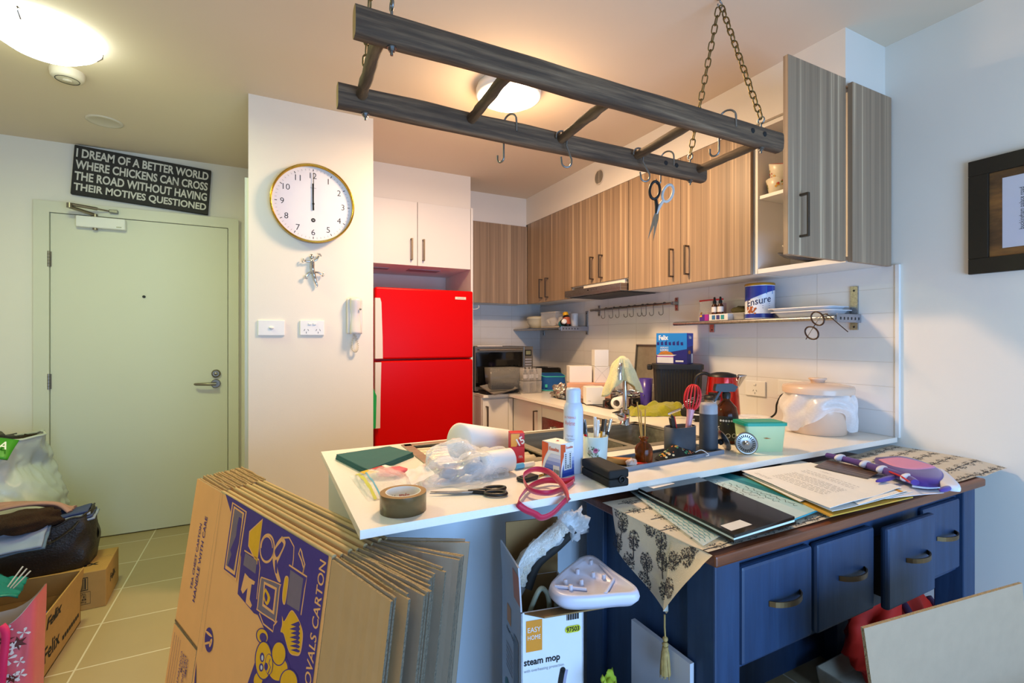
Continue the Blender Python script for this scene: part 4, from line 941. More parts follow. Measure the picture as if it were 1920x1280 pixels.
sp_ = Tr(.1856, 0, 0) @ Rz(PI/2) @ FRONT
b.flat([(.0, .1), (.12, .11), (.12, .185), (0, .185)], FBL, sp_).text('Felix', .02, WHT, sp_ @ Tr(.06, .16, .0004), .05, .03).flat([(.08, .005), (.112, .005), (.112, .06), (.08, .06)], LABL, sp_, .0004).flat(ell(.045, .07, .026, .012), BRN, sp_, .0004)
b.obj('carton', t)
# kettle, cords, power points
KR = mat('kettle_red', '#b3170f', .18, .55, var=.02, coat=.5)
t = thing('electric_kettle', 'shiny metallic red electric kettle standing against the tiled wall', 'kettle', (2.10, 1.735, ZC), -.8)
MB().lathe([(.08, 0), (.082, .008), (.078, .022), (0, .022)], BLK, 32).obj('base', t)
MB().lathe([(.084, .022), (.086, .04), (.078, .16), (.07, .228)], KR, 40, cap1=False).obj('body', t)
MB().lathe([(.07, .228), (.066, .24), (.03, .25), (0, .252)], BLK, 32).obj('lid', t)
MB().surf(lambda u, v_: ((.070+.012*v_+.012*(v_)*math.cos((u-.5)*2))*math.cos((u-.5)*1.0)+.022*v_*(1-abs(u-.5)*2), .072*math.sin((u-.5)*1.0*(.2+.8*v_)), .16+.078*v_), 12, 8, CHROME, thick=.002).obj('spout', t)
MB().tube(smooth_path([(-.062, 0, .235), (-.09, 0, .243), (-.125, 0, .22), (-.132, 0, .15), (-.115, 0, .075), (-.085, 0, .06)], 5), .013, BLK, 10, flat=.7).obj('handle', t)
t = thing('power_outlet', 'white power point on the tiles right of the red kettle', 'power outlet', (2.411, 1.77, 1.05), -PI/2); gpo(t, False)
t = thing('power_outlet', 'white power point on the tiles partly hidden behind the beige cooker', 'power outlet', (2.411, 1.575, 1.068), -PI/2); gpo(t, False)
# slow cooker draped in a bag
PEACH = mat('peach_enamel', '#dcbfa8', .22, var=.01)
pk = (2.225, 1.325, ZC)
t = thing('slow_cooker', 'round peach slow cooker with a knobbed lid, draped in a clear bag', 'slow cooker', pk)
MB().lathe([(.105, 0), (.112, .006), (.122, .1), (.128, .18), (.12, .182)], PEACH, 48).obj('pot', t)
MB().lathe([(.14, .18), (.142, .2), (.138, .212), (.09, .222), (.04, .226), (0, .226)], PEACH, 48).lathe([(.026, .226), (.03, .236), (.036, .24), (.036, .246), (0, .247)], PEACH, 32).obj('lid', t)
def drape(u, v_):
    a = 2*PI*u+.4; r = .131+.012*math.sin(a*7+v_*2)*v_+.03*v_*(1-v_)*2.2+.016*nz(math.cos(a)*2.2, math.sin(a)*2.2, v_*3.5)
    low = .075+.025*math.cos(a*2+1)+.05*max(0, math.cos(a+1.0))**3+.02*nz(math.cos(a)*2, math.sin(a)*2, 7)
    low += .035*max(0, math.cos(a-2.9))**2
    return (r*math.cos(a), r*math.sin(a), .182+(-.182+.178-low-.02)*v_ if False else .181-low*1.25*v_)
MB().surf(drape, 90, 16, MILKY).obj('plastic_drape', t)
MB().tube(smooth_path([(2.235, 1.49, 1.055), (2.25, 1.515, 1.045), (2.26, 1.545, 1.0), (2.265, 1.56, .945), (2.245, 1.62, .907), (2.2, 1.69, .905)], 8), .0045, BLK, 8).tube([(2.225, 1.462, 1.075), (2.237, 1.495, 1.052)], [.008, .006], BLK, 8).obj('power_lead', None, label='black power cord bending down behind the peach slow cooker', cat='cord')
# small clutter between tap and kettle
YG = mat('lime_towel', '#a5a012', .95, var=.12, scale=120, bump=.6, bscale=300, sheen=.4)
def towel(u, v_):
    x, y = (u-.5)*.32, (v_-.5)*.17; r = (1-(2*abs(u-.5))**2.5)*(1-(2*abs(v_-.5))**2.2)
    return (x, y+.02*nz(u*4, 3), max(0, r)**.6*(.036+.085*max(0, u-.3)+.07*max(0, nz(u*5, v_*5, 4.2)))+.002+.004*nz(u*12, v_*12))
MB().surf(towel, 44, 30, YG).obj('towel', None, (1.95, 2.06, ZC), -.42, label='lime green microfibre towel bunched on the worktop behind the tap', cat='towel')
MB().box((-.035, -.05, 0), (.035, .05, .045), BLKM, .01).obj('radio_box', None, (2.07, 1.91, ZC), .3, label='small black box beside the wire whisk near the kettle', cat='box')
b = MB()
for k in range(8):
    a = PI*k/8; pts = [(.032*math.sin(PI*i/14)*math.cos(a), .032*math.sin(PI*i/14)*math.sin(a), .1*math.cos(PI*i/28*1.9) if False else .05-.09*math.cos(PI*i/14)) for i in range(15)]
    b.tube(pts, .0014, CHROME, 5)
b.tube([(0, 0, -.05), (0, 0, -.12)], .007, CHROME, 8); b.obj('wire_whisk', None, (2.0, 1.86, ZC+.07), rot=(1.15, .2, .9), label='steel wire whisk lying beside the lime towel', cat='whisk')
t = thing('coffee_cup', 'small dark cup with a white handle by the lime towel', 'cup', (1.985, 1.78, ZC)); MB().lathe([(.03, 0), (.036, .01), (.038, .04), (.035, .041), (.03, .012), (0, .01)], BLK, 24).lathe([(.0385, .034), (.039, .042)], WPLA, 24, cap0=False, cap1=False).obj('body', t)
MB().tube([(-.036, 0, .036), (-.062, 0, .034), (-.062, 0, .012), (-.036, 0, .012)], .004, WPLA, 7).obj('handle', t)
t = thing('travel_mug', 'steel travel mug with a black lid in front of the kettle', 'mug', (1.985, 1.70, ZC)); MB().lathe([(.03, 0), (.033, .004), (.037, .12)], STEEL, 28).obj('body', t); MB().lathe([(.039, .12), (.039, .135), (.03, .142), (0, .142)], BLK, 28).box((-.005, -.02, .14), (.02, .02, .155), BLK, .003).obj('lid', t)
t = thing('plastic_container', 'round clear takeaway container left of the beige cooker cord', 'container', (2.07, 1.53, ZC)); MB().lathe([(.055, 0), (.06, .004), (.068, .045), (.07, .046)], CLEAR, 32, cap1=False).obj('tub', t); MB().lathe([(.073, .044), (.073, .053), (.064, .055), (.06, .05), (0, .05)], CLEAR, 32).obj('lid', t)
MB().lathe([(.05, .004), (.055, .03), (0, .034)], mat('pink_food', '#c9907d', .6), 24).obj('contents', t)
# yellow cloth over the tap
YCL = mat('lemon_towel', '#efe2a8', .95, var=.08, scale=140, bump=.7, bscale=320, sheen=.4)
def ycl(u, v_):
    a = 2*PI*u; c_, s_ = math.cos(a), math.sin(a)          # a skirt hanging from the bend of the spout, open at the front
    side = c_*.89-s_*-.45*0
    long_ = .115+.07*max(0, -c_)**1.5+.05*max(0, c_)**1.5-.005*max(0, -s_)**3
    r = .012+(.022+.026*abs(c_))*v_**.7+.008*math.sin(a*6+2)*v_+.006*nz(c_*3, s_*3, v_*3)
    x, y = r*c_*1.2+.014*v_*c_, r*s_*1.0
    return (-.035+x*.89+y*.45, -.022-x*.45+y*.89, .333-.006*(c_*c_)-long_*v_**1.3-.003*nz(a*2, v_*6))
MB().surf(ycl, 72, 22, YCL, thick=.004).ball((-.035, -.022, .328), (.02, .016, .012), YCL).obj('dish_cloth', None, tb, label='pale lemon dish cloth draped over the curve of the chrome tap', cat='cloth')
# ------------------------------------------------------------------ things on the peninsula
ZP = .9
def at(px, py, z=ZP): return onz(px, py, z)
# organiser tray, caddy, soap pump
TRB = mat('blue_grey_tray', '#7f8795', .4, var=.03); TRD = mat('slate_mat', '#2f3339', .6, var=.06)
n_, r_ = at(1172, 884), at(1357, 850); e_ = r_-n_; trz = math.atan2(e_.y, e_.x); TW = e_.length
t = thing('sink_tray', 'long slim blue-grey tray on the peninsula edge holding the caddy', 'tray', n_, trz)
TD = .125
b = MB().box((0, 0, 0), (TW, TD, .004), TRB)
for a, c in (((0, -.003, 0), (TW, .003, .014)), ((0, TD-.003, 0), (TW, TD+.003, .014)), ((-.003, 0, 0), (.003, TD, .014)), ((TW-.003, 0, 0), (TW+.003, TD, .014))): b.box(a, c, TRB, .001)
b.box((.01, .008, .004), (TW-.01, TD-.008, .0052), TRD); b.obj('tray', t)
ux = Vector((math.cos(trz), math.sin(trz), 0)); uy = Vector((-math.sin(trz), math.cos(trz), 0))
def ont(x, y): return n_+ux*x+uy*y+Vector((0, 0, .0054))
SLT = mat('slate_plastic', '#3c4149', .55, var=.06, scale=70); SLR = mat('pale_grey_rim', '#9b9ea4', .5)
def oval_cup(b, rx, ry, h, m, rim):
    P = [(math.copysign(abs(math.cos(a))**.75, math.cos(a))*rx, math.copysign(abs(math.sin(a))**.75, math.sin(a))*ry) for a in [2*PI*i/40 for i in range(40)]]
    n = 40; vs = [(p[0]*k, p[1]*k, z) for k, z in ((.98, 0), (1, .004), (1, h), (.95, h), (.93, .02)) for p in P]
    b.add(vs, [tuple(range(n))[::-1]]+[(j*n+i, j*n+(i+1) % n, (j+1)*n+(i+1) % n, (j+1)*n+i) for j in range(4) for i in range(n)]+[tuple(range(4*n, 5*n))], m, True)
    b.add([(p[0]*k, p[1]*k, h+.0006) for k in (1, .95) for p in P], [(i, (i+1) % n, n+(i+1) % n, n+i) for i in range(n)], rim)
def tx(px): # tray-local x whose front projection falls on image column px
    best = min((abs((CX+F*((CS*p.x-SN*p.y)/(SN*p.x+CS*p.y)))-px), x) for x in [i*TW/400 for i in range(480)] for p in [ont(x, .07)])
    return best[1]
cx1 = tx(1276); cx2 = tx(1325)
t = thing('utensil_caddy', 'oval slate-grey utensil cup on the slim tray', 'caddy', ont(cx1, .072), trz)
b = MB(); oval_cup(b, .066, .036, .098, SLT, SLR); b.obj('cup', t)
t = thing('soap_dispenser', 'tall slate-grey cylinder dispenser with a pale top, right of the utensil cup', 'dispenser', ont(cx2, .062), trz)
MB().lathe([(.034, 0), (.034, .006), (.0325, .135)], SLT, 32).obj('body', t); MB().lathe([(.0326, .135), (.032, .165), (.027, .175), (0, .176)], SLR, 32).obj('top', t)
pc = ont(cx1, .072)
t = thing('box_cutter', 'black and red box cutter standing in the utensil cup', 'cutter', pc+ux*(-.012)+Vector((0, 0, .02)), trz, rot=(.1, -.36, trz))
MB().box((-.011, -.006, 0), (.011, .006, .125), mat('cutter_red', '#c22a25', .4), .003).obj('body', t)
MB().box((-.012, -.0068, .075), (.006, .0068, .128), BLK, .003).obj('grip', t); MB().prism([(-.006, .126), (.008, .126), (-.002, .14)], -.0006, .0006, CHROME, FRONT).obj('blade', t)
RSI = mat('red_silicone', '#d3202a', .4); PKH = mat('pink_handle', '#d79aa6', .35, trans=.15)
t = thing('silicone_whisk', 'red silicone whisk with a pink handle standing in the utensil cup', 'whisk', pc+ux*.028+Vector((0, 0, .018)), trz, rot=(-.02, .24, trz))
MB().tube([(0, 0, 0), (0, 0, .06), (0, 0, .11), (0, 0, .145)], [.012, .0095, .011, .015], PKH, 12).obj('handle', t)
b = MB()
for k in range(7):
    a = PI*k/7; b.tube([(.029*math.sin(q)**.8*math.cos(a)*(1), .029*math.sin(q)**.8*math.sin(a), .185-.048*math.cos(q)) for q in [PI*.12+PI*.88*i/9 for i in range(10)]]+[(-.029*math.sin(q)**.8*math.cos(a), -.029*math.sin(q)**.8*math.sin(a), .185-.048*math.cos(q)) for q in [PI-PI*.88*i/9 for i in range(10)]], .0026, RSI, 6)
b.obj('wires', t)
# face mask (two cups with elastic), floral
MSK = mat('mask_black', '#14130f', .9, var=.1)
t = thing('face_mask', 'black face mask with small flowers folded on the slim tray', 'face mask', ont(tx(1252), .024), trz-.1)
def mask(u, v_):
    x = (u-.5)*.19; y = (v_-.5)*.075; k = max(0, 1-(2*(u-.5))**2)
    return (x, y*(.35+.65*k)+.01*k, .004+(.028+.012*math.exp(-((u-.48)/.1)**2))*k*max(0, 1-(2*(v_-.55))**2))
b = MB().surf(mask, 36, 16, MSK); random.seed(11)
for k in range(46):
    u0, v0 = random.uniform(.08, .92), random.uniform(.15, .6); c = ['#c98a2c', '#3f7d56', '#d8c9a0', '#c4663a'][k % 4]
    p = Vector(mask(u0, v0)); du = (Vector(mask(u0+.01, v0))-p).normalized(); dv = (Vector(mask(u0, v0+.01))-p).normalized(); nn = du.cross(dv).normalized()*.0007; s_ = random.uniform(.0025, .006)
    b.add([p+nn+du*s_*math.cos(g)+dv*s_*math.sin(g)*.8 for g in [2*PI*i/7 for i in range(7)]], [tuple(range(7))], mat('bloom%d' % (k % 4), c, .8))
b.obj('cloth', t)
MB().tube(smooth_path([(.08, 0, .012), (.1, -.01, .02), (.115, -.028, .006), (.1, -.03, .003)], 6), .0016, WPLA, 6).obj('ear_loop', t)
# reed diffuser
AMB2 = mat('amber_bottle', '#8a4510', .08, var=.03, trans=.75, ior=1.3)
t = thing('reed_diffuser', 'small amber glass bottle with thin wooden reeds on the slim tray', 'diffuser', ont(tx(1191), .03), trz)
MB().lathe([(.024, 0), (.028, .004), (.029, .05), (.022, .064), (.0125, .07), (.0125, .082), (.016, .084), (.016, .089), (.01, .089)], AMB2, 32, cap1=False).obj('bottle', t)
REED = mat('rattan_reed', '#c08a3e', .7)
for (x, y, a, L) in ((0, 0, -.10, .2), (.003, .002, -.04, .17), (.002, -.003, .07, .175), (-.004, .001, .02, .165)):
    MB().tube([(x, y, .006), (x+L*math.sin(a), y+.01, .006+L*math.cos(a))], .0021, REED, 6).obj('reed', t)
# lighter-like brush and sweets on the tray's left end
ORW = mat('orange_wood', '#cf8236', .45, var=.08, stretch=(4, 60, 60))
t = thing('wooden_brush', 'orange wooden handle with a black end lying on the slim tray', 'brush', ont(tx(1158), .062)+Vector((0, 0, .011)), trz-.75)
MB().box((-.055, -.013, -.011), (.045, .013, .011), ORW, .006, seg=3).obj('handle', t); MB().box((-.075, -.012, -.006), (-.05, .012, .016), BLK, .005).obj('end_cap', t)
t = thing('wrapped_sweet', 'wrapped sweet in a clear twist at the left end of the slim tray', 'sweet', ont(tx(1163), .018)+Vector((0, 0, .012)), trz)
MB().ball((0, 0, 0), (.015, .012, .012), mat('toffee', '#b98f72', .4), dn=.25).obj('sweet', t); MB().ball((0, 0, 0), (.021, .015, .0135), CLEAR, dn=.5, df=4).obj('wrapper', t)
MB().box((-.02, -.009, 0), (.02, .009, .01), mat('bright_red', '#d3331f', .35), .004).obj('red_clip', None, ont(tx(1180), .014), trz-.35, label='small bright red clip on the slim tray beside the amber bottle', cat='clip')
MB().tube([(-.06, 0, 0), (-.02, .008, .004), (.03, .004, .004), (.06, -.01, 0)], .004, mat('neon_green', '#a8c21e', .5), 7).obj('neon_lead', None, ont(tx(1150), .105)+Vector((0, 0, .006)), trz, label='short neon green cord on the slim tray behind the wooden handle', cat='cord')
MB().tube([(.011*math.cos(a), .008*math.sin(a), 0) for a in [2*PI*i/18 for i in range(18)]], .0014, BLK, 5, True).obj('hair_tie', None, ont(tx(1222), .014)+Vector((0, 0, .0016)), trz, label='thin black hair tie on the slim tray below the floral mask', cat='hair tie')
# amber spray bottle
t = thing('spray_bottle', 'brown spray bottle with a black trigger and dark label, behind the dispenser', 'bottle', at(1362, 829), -.45)
BRG = mat('brown_pet', '#5c2a0e', .12, var=.03, trans=.45, ior=1.3); DLB = mat('dark_label', '#25231c', .5); OLV = mat('olive_line', '#7f8a2e', .5)
b = MB().lathe([(.04, 0), (.044, .005), (.0445, .115), (.038, .145), (.018, .168), (.014, .172), (.014, .182)], BRG, 36)
b.lathe([(.0449, .014), (.0449, .112)], DLB, 36, cap0=False, cap1=False)
for k in range(6): b.add([cyl_warp(.0453, -PI/2-.3, .094)(x, y) for x, y in ell(-.028+.0105*k, 0, .0042, n=12)], [tuple(range(12))], LABL)
b.add([cyl_warp(.0453, -PI/2-.3, .081)(x, y) for x, y in ((-.03, -.002), (0, -.002), (.03, -.002), (.03, .002), (0, .002), (-.03, .002))], [tuple(range(6))], OLV)
for k in range(3):
    b.add([cyl_warp(.0453, -PI/2-.3, .035)(x, y) for x, y in ell(-.024+.024*k, 0, .009, n=16)]+[cyl_warp(.0453, -PI/2-.3, .035)(x, y) for x, y in ell(-.024+.024*k, 0, .007, n=16)], [(i, (i+1) % 16, 16+(i+1) % 16, 16+i) for i in range(16)], LABL)
b.text('ER', .018, LABL, Matrix.Identity(4), .022, .01, lambda x, y: cyl_warp(.0453, -PI/2-1.25, .06)(-y, x)); b.obj('bottle', t)
b = MB().lathe([(.016, .18), (.017, .2), (.012, .205)], BLK, 20).prism([(-.05, .222), (-.045, .238), (.02, .24), (.042, .228), (.03, .208), (-.01, .206), (-.05, .21)], -.012, .012, BLK, FRONT)
b.obj('spray_head', t); MB().prism([(-.022, .208), (-.032, .208), (-.052, .175), (-.05, .165), (-.043, .172)], -.006, .006, BLK, FRONT).obj('trigger', t)
# mint tub with teal lid
MINT = mat('mint_plastic', '#d2e8b2', .3, var=.02, trans=.15); TEAL = mat('teal_lid', '#12997f', .35, var=.02)
t = thing('food_container', 'mint green plastic container with a teal lid behind the sink strainer', 'container', at(1424, 842), -.42)
b = MB(); P0 = rrect(-.07, -.042, .07, .042, .012); P1 = rrect(-.079, -.047, .079, .047, .014); n = len(P0)
b.add([(p[0], p[1], 0) for p in P0]+[(p[0], p[1], .1) for p in P1], [tuple(range(n))[::-1]]+[(i, (i+1) % n, n+(i+1) % n, n+i) for i in range(n)], MINT).flat([(-.012, .052), (.0, .054), (.018, .05), (.0, .049)], BRN, Tr(0, -.0476, 0) @ FRONT); b.obj('tub', t)
MB().prism(rrect(-.084, -.052, .084, .052, .016), .097, .108, TEAL).prism(rrect(-.072, -.04, .072, .04, .012), .106, .11, TEAL).box((.08, -.012, .098), (.096, .012, .102), TEAL, .002).obj('lid', t)
# sink strainers
def strainer(label, loc, rot):
    t = thing('sink_strainer', label, 'strainer', loc, rot=rot, group='sink strainers')
    b = MB().lathe([(.041, 0), (.041, .003), (.036, .005), (.031, .003), (.022, .001), (.0, .0)], mat('strainer_steel', '#a3a19d', .3, 1.), 40).lathe([(.041, 0), (.03, -.008), (.0, -.012)], STEEL, 40)
    b.lathe([(.006, 0), (.006, .008), (.009, .011), (0, .012)], CHROME, 14)
    for k in range(24):
        a = 2*PI*k/24; b.box((.022, -.0013, .0016), (.031, .0013, .0042), BLK, M=Rz(a))
    b.obj('basket', t); MB().lathe([(.012, -.012), (.011, -.02), (.004, -.022), (.004, -.045), (.013, -.046), (.013, -.052), (0, -.053)], BLKM, 18).obj('plug', t); return t
strainer('steel sink strainer standing on edge, holes facing the room, by the mint container', at(1399, 851)+Vector((0, 0, .039)), (1.25, 0, -.55))
strainer('steel sink strainer seen edge-on, propped between dispenser and mint container', at(1357, 843)+Vector((0, 0, .036)), (1.15, 0, -2.0+PI))
# spray can
CANW = mat('can_white_blue', '#cdd6e4', .28, var=.01); CORT = mat('coral_text', '#d9796a', .6)
t = thing('spray_can', 'tall white and pale blue spray can standing behind the small orange and blue box', 'spray can', at(1075, 884), 0)
RC = .031; b = MB().lathe([(.029, 0), (RC, .004), (RC, .2), (.027, .216), (.0225, .222)], CANW, 40)
AZ2 = math.atan2(-t.location.y, -t.location.x)
for s_, hh, zz, c, wd in (('EAU THERMALE', .007, .176, CORT, .042), ('Av\u00e8ne', .015, .159, CORT, .036), ('Thermal', .006, .119, GRYT, .022), ('Spring Water', .007, .108, GRYT, .036), ('eau thermale', .005, .099, GRYT, .028)):
    b.text(s_, hh, c, Matrix.Identity(4), wd, .0, cyl_warp(RC+.0003, AZ2-.4, zz))
b.obj('can', t)
MB().lathe([(.0235, .221), (.0235, .258), (.021, .266), (0, .267)], CANW, 40).obj('cap', t)
# floral pen cup and pens
CUPW = mat('cup_pale_aqua', '#cfdcd6', .3, var=.02)
t = thing('pen_cup', 'pale aqua cup with a rose print holding pens, beside the spray can', 'cup', at(1116, 871), -.45)
b = MB().lathe([(.036, 0), (.038, .004), (.043, .098), (.04, .099), (.036, .008), (0, .008)], CUPW, 40); random.seed(3)
def cw(x, y): r = .038+.005*(y+.05)/.094+.0006; return (r*math.cos(-PI/2-.35+x/r), r*math.sin(-PI/2-.35+x/r), .05+y)
for cx_, cy_, m_, s_ in ((.008, .006, 'rose_pink', .0085), (.01, .008, 'rose_deep', .004), (-.012, .0, 'rose_grey', .007), (.006, .007, 'rose_deep', .003)):
    b.add([cw(cx_+s_*(1+.2*math.cos(5*a))*math.cos(a), cy_+s_*math.sin(a)) for a in [2*PI*i/18 for i in range(18)]], [tuple(range(18))], mat(m_, {'rose_pink': '#c9799a', 'rose_deep': '#8e2f57', 'rose_grey': '#a3a19a'}[m_], .5))
for k in range(26):
    a = random.uniform(0, 2*PI); r0 = random.uniform(.008, .022); x, y = r0*math.cos(a), .002+r0*.85*math.sin(a); q = random.uniform(0, PI); L_ = random.uniform(.003, .006)
    b.add([cw(x+L_*math.cos(q), y+L_*math.sin(q)), cw(x-.0015*math.sin(q), y+.0015*math.cos(q)), cw(x-L_*math.cos(q), y-L_*math.sin(q)), cw(x+.0015*math.sin(q), y-.0015*math.cos(q))], [(0, 1, 2, 3)], mat('leaf_sage', '#5d7a55', .5))
b.obj('body', t)
pc = Vector(t.location)
for k, (dx, dy, lx, ly, L_, m1, m2, lab) in enumerate(((-.022, 0, -.16, .05, .135, BLK, RED, 'black pen leaning left in the rose cup'), (-.012, .012, -.1, .1, .14, ZINC, ZINC, 'grey metal pen in the rose cup'), (-.004, -.01, .02, -.05, .142, WPLA, WPLA, 'white pen at the front of the rose cup'), (.006, .01, .06, .08, .145, WPLA, LABL, 'white marker at the back of the rose cup'),
        (.014, -.008, .12, -.05, .142, BRONZE, CREAM, 'bronze pen in the rose cup'), (.02, .008, .2, .06, .138, BLK, mat('yellow_cap', '#d9a51c', .4), 'black pen with a yellow band in the rose cup'), (.024, -.004, .24, -.04, .143, CHROME, BLK, 'silver-clipped pen leaning right in the rose cup'))):
    q = thing('pen', lab, 'pen', pc+Vector((dx, dy, .012)), rot=(-ly, lx, 0), group='pens in the rose cup')
    MB().tube([(0, 0, 0), (0, 0, L_*.75)], .0046, m2, 8).obj('barrel', q); MB().tube([(0, 0, L_*.7), (0, 0, L_)], .0053, m1, 8).box((-.0015, -.0075, L_*.76), (.0015, -.0045, L_-.003), m1).obj('cap', q)
# paper clip box (gradient print made of bands)
t = pbox((1051, 896), (1012, 882), (1076, 889), ZP)
loc, rz, wd, dp = t; wd = .062; dp = .078; hh = .102
BB = MB().box((0, 0, 0), (wd, dp, hh), WHT, .0006)
fl = Tr(-.0007, 0, 0) @ LEFT      # local text x runs towards -Y (near edge), so face spans x in [-dp,0]
fr = Tr(0, -.0007, 0) @ FRONT
BL = mat('print_blue', '#1f3f9c', .5); OR = mat('print_orange', '#dd5a2a', .5); LB = mat('print_pale_blue', '#8e9bd0', .5)
cols = [mat('grad_%d' % i, c, .5) for i, c in enumerate(('#1f3f9c', '#3a55a8', '#5f74ba', '#8a98cc', '#b4bcdc', '#d5d8e6'))]
def qarc(M, x0, x1, sgn, H_):
    for i in range(6):
        z0, z1 = H_*(.0+.11*i), H_*(.11*(i+1)+.0)
        def xe(z): return x0+(x1-x0)*.1+(x1-x0)*.62*(max(0, z/H_)/.8)**2.2
        a, c = xe(z0), xe(z1)
        BB.flat([(a, z0), (x1, z0), (x1, z1), (c, z1)], cols[i], M, .0001)
    N_ = 14
    L_ = [(x0+(x1-x0)*(.0+.62*(k/N_)**2.2), H_*.02+H_*.96*k/N_*.98) for k in range(N_+1)]
    BB.flat([(x0, H_*.99)]+[(x0, H_*.02)]+[(min(q[0], x0+(x1-x0)*.35), q[1]) for q in L_], OR, M, .0002)
qarc(fl, -dp, 0, 1, hh); qarc(fr, 0, wd, 1, hh)
BB.text('Esselte', .011, OR, fl @ Tr(-.026, .083, .0004), .04, .02).text('Esselte', .008, OR, fr @ Tr(.04, .088, .0004), .03, .02)
BB.flat([(-.03, .003), (-.003, .003), (-.003, .034), (-.03, .034)], LABL, fl, .0005)
for k in range(9): BB.flat([(-.027+.0026*k, .008), (-.0255+.0026*k, .008), (-.0255+.0026*k, .022), (-.027+.0026*k, .022)], INK, fl, .0006)
BB.flat([(.014, .02), (.05, .02), (.05, .075), (.014, .075)], LABL, fr, .0005)
for k in range(3):
    for q in range(8 if k != 1 else 2): BB.flat([(.02+.01*k, .025+.0058*q), (.0245+.01*k, .025+.0058*q), (.0245+.01*k, .029+.0058*q), (.02+.01*k, .029+.0058*q)], INK, fr, .0007)
BB.flat(ell(.03, .04, .005), OR, Tr(0, 0, hh+.0007)).flat(ell(.036, .045, .003), BL, Tr(0, 0, hh+.0009))
BB.obj('stationery_box', None, loc, rz, label='small upright box printed orange, white and blue, standing by the spray can', cat='box')
# black hard case
loc, rz, wd, dp = pbox((1142, 916), (1098, 888), (1180, 911), ZP)
t = thing('hard_case', 'black rounded hard case lying on the worktop edge by the pen cup', 'case', loc, rz)
MB().box((0, 0, 0), (wd, dp, .024), BLKM, .006, seg=3).obj('base', t); MB().box((0, 0, .0245), (wd, dp, .05), BLKM, .006, seg=3).obj('lid', t)
MB().tube([(wd*.62+.009*math.cos(a), -.002, .022+.009*math.sin(a)) for a in [2*PI*i/20 for i in range(20)]], .0025, BLK, 6, True).obj('finger_ring', t)
# lanyard
LNY = mat('lanyard_red', '#c3123f', .5, var=.05, sheen=.3); LNT = mat('lanyard_white', '#e2a9b8', .6)
def ribbon(b, pts, w, m, k=7, wd=None):
    P = smooth_path(pts, k); n = len(P); vs = []; fs = []
    for i, p in enumerate(P):
        tg = (P[min(i+1, n-1)]-P[max(i-1, 0)]).normalized(); s_ = i/(n-1)*(len(wd)-1); j = min(int(s_), len(wd)-2)
        up = Vector(wd[j]).lerp(Vector(wd[j+1]), s_-j); up = (up-tg*up.dot(tg)).normalized()
        vs += [p-up*w/2, p+up*w/2]
    for i in range(n-1): fs.append((2*i, 2*i+1, 2*i+3, 2*i+2))
    bm = bmesh.new(); V = [bm.verts.new(v) for v in vs]
    for f in fs: bm.faces.new([V[i] for i in f])
    bm.normal_update(); bmesh.ops.solidify(bm, geom=list(bm.faces), thickness=.0012); b.bm(bm, m, True)
t = thing('lanyard', 'red ribbon lanyard looped on the worktop with one loop hanging over the edge', 'lanyard', (0, 0, 0))
def hz(px, py, z): return onz(px, py, z)
U = (0, 0, 1)
b = MB(); ribbon(b, [hz(1076, 904, .905), hz(1058, 915, .908), hz(1030, 924, .915), hz(1000, 921, .918), hz(985, 908, .925), hz(982, 890, .935), hz(1003, 879, .945), hz(1030, 885, .94), hz(1052, 905, .93), hz(1063, 925, .918), hz(1066, 938, .91)], .017, LNY, 7, [(0, 0, 1), (0, -.3, 1), (-.2, -.5, 1), (-.2, -.3, 1), (.2, -.4, 1), (.3, -.3, 1), (.2, -.2, 1)])
yf = 1.088
def fy(px, py, y=yf): return ony(px, py, y)
ribbon(b, [hz(1078, 897, .912), hz(1060, 902, .912), hz(1030, 900, .914), hz(1008, 905, .914), hz(990, 915, .912), hz(976, 932, .912), fy(972, 944, 1.085), fy(985, 955, 1.08), fy(1003, 963, 1.08), fy(1016, 970, 1.08), fy(1036, 962, 1.08), fy(1056, 942, 1.08), fy(1066, 932, 1.085), hz(1066, 926, .912), hz(1062, 915, .915)], .017, LNY, 7, [(0, 0, 1), (0, 0, 1), (0, -.2, 1), (.3, -.2, 1), (.4, 0, 1), (.3, -.3, 1), (0, -.2, 1), (-.3, -.2, 1), (-.4, 0, 1), (0, 0, 1)])
b.obj('ribbon', t)
# keys by the lanyard
kp = at(988, 900)
t = thing('key_fob', 'black car key fob lying beside the red lanyard', 'key', kp, .3)
MB().box((-.03, -.018, 0), (.035, .018, .014), BLK, .006, seg=3).box((-.026, -.008, .0135), (-.006, .008, .0148), BLKG, .001).obj('fob', t)
MB().tube([(.035+.012*math.cos(a), .012*math.sin(a), .006) for a in [2*PI*i/18 for i in range(18)]], .0013, CHROME, 5, True).obj('key_ring', t)
MB().box((.045, -.006, .002), (.085, .004, .0045), BRASS).obj('key_blade', t)
t = thing('glue_tube', 'small pale tube with a light blue cap behind the key fob', 'tube', at(975, 879)+Vector((0, 0, .01)), rot=(0, PI/2, .1))
MB().lathe([(.0095, -.02), (.0095, .012)], mat('sky_cap', '#58a5cf', .35), 18).obj('cap', t); MB().lathe([(.0085, .012), (.008, .055)], LABL, 18).obj('tube', t)
# scissors on the worktop
t = scissors('desk_scissors', 'black-handled scissors lying flat on the worktop beside the packing tape', at(886, 925)+Vector((0, 0, .006)), (PI/2, .0, 0), ZINC, BLK, BLK, 1., .1)
t.rotation_euler = (Matrix.Rotation(math.radians(-112), 4, 'Z') @ Matrix.Rotation(-PI/2, 4, 'X')).to_euler()
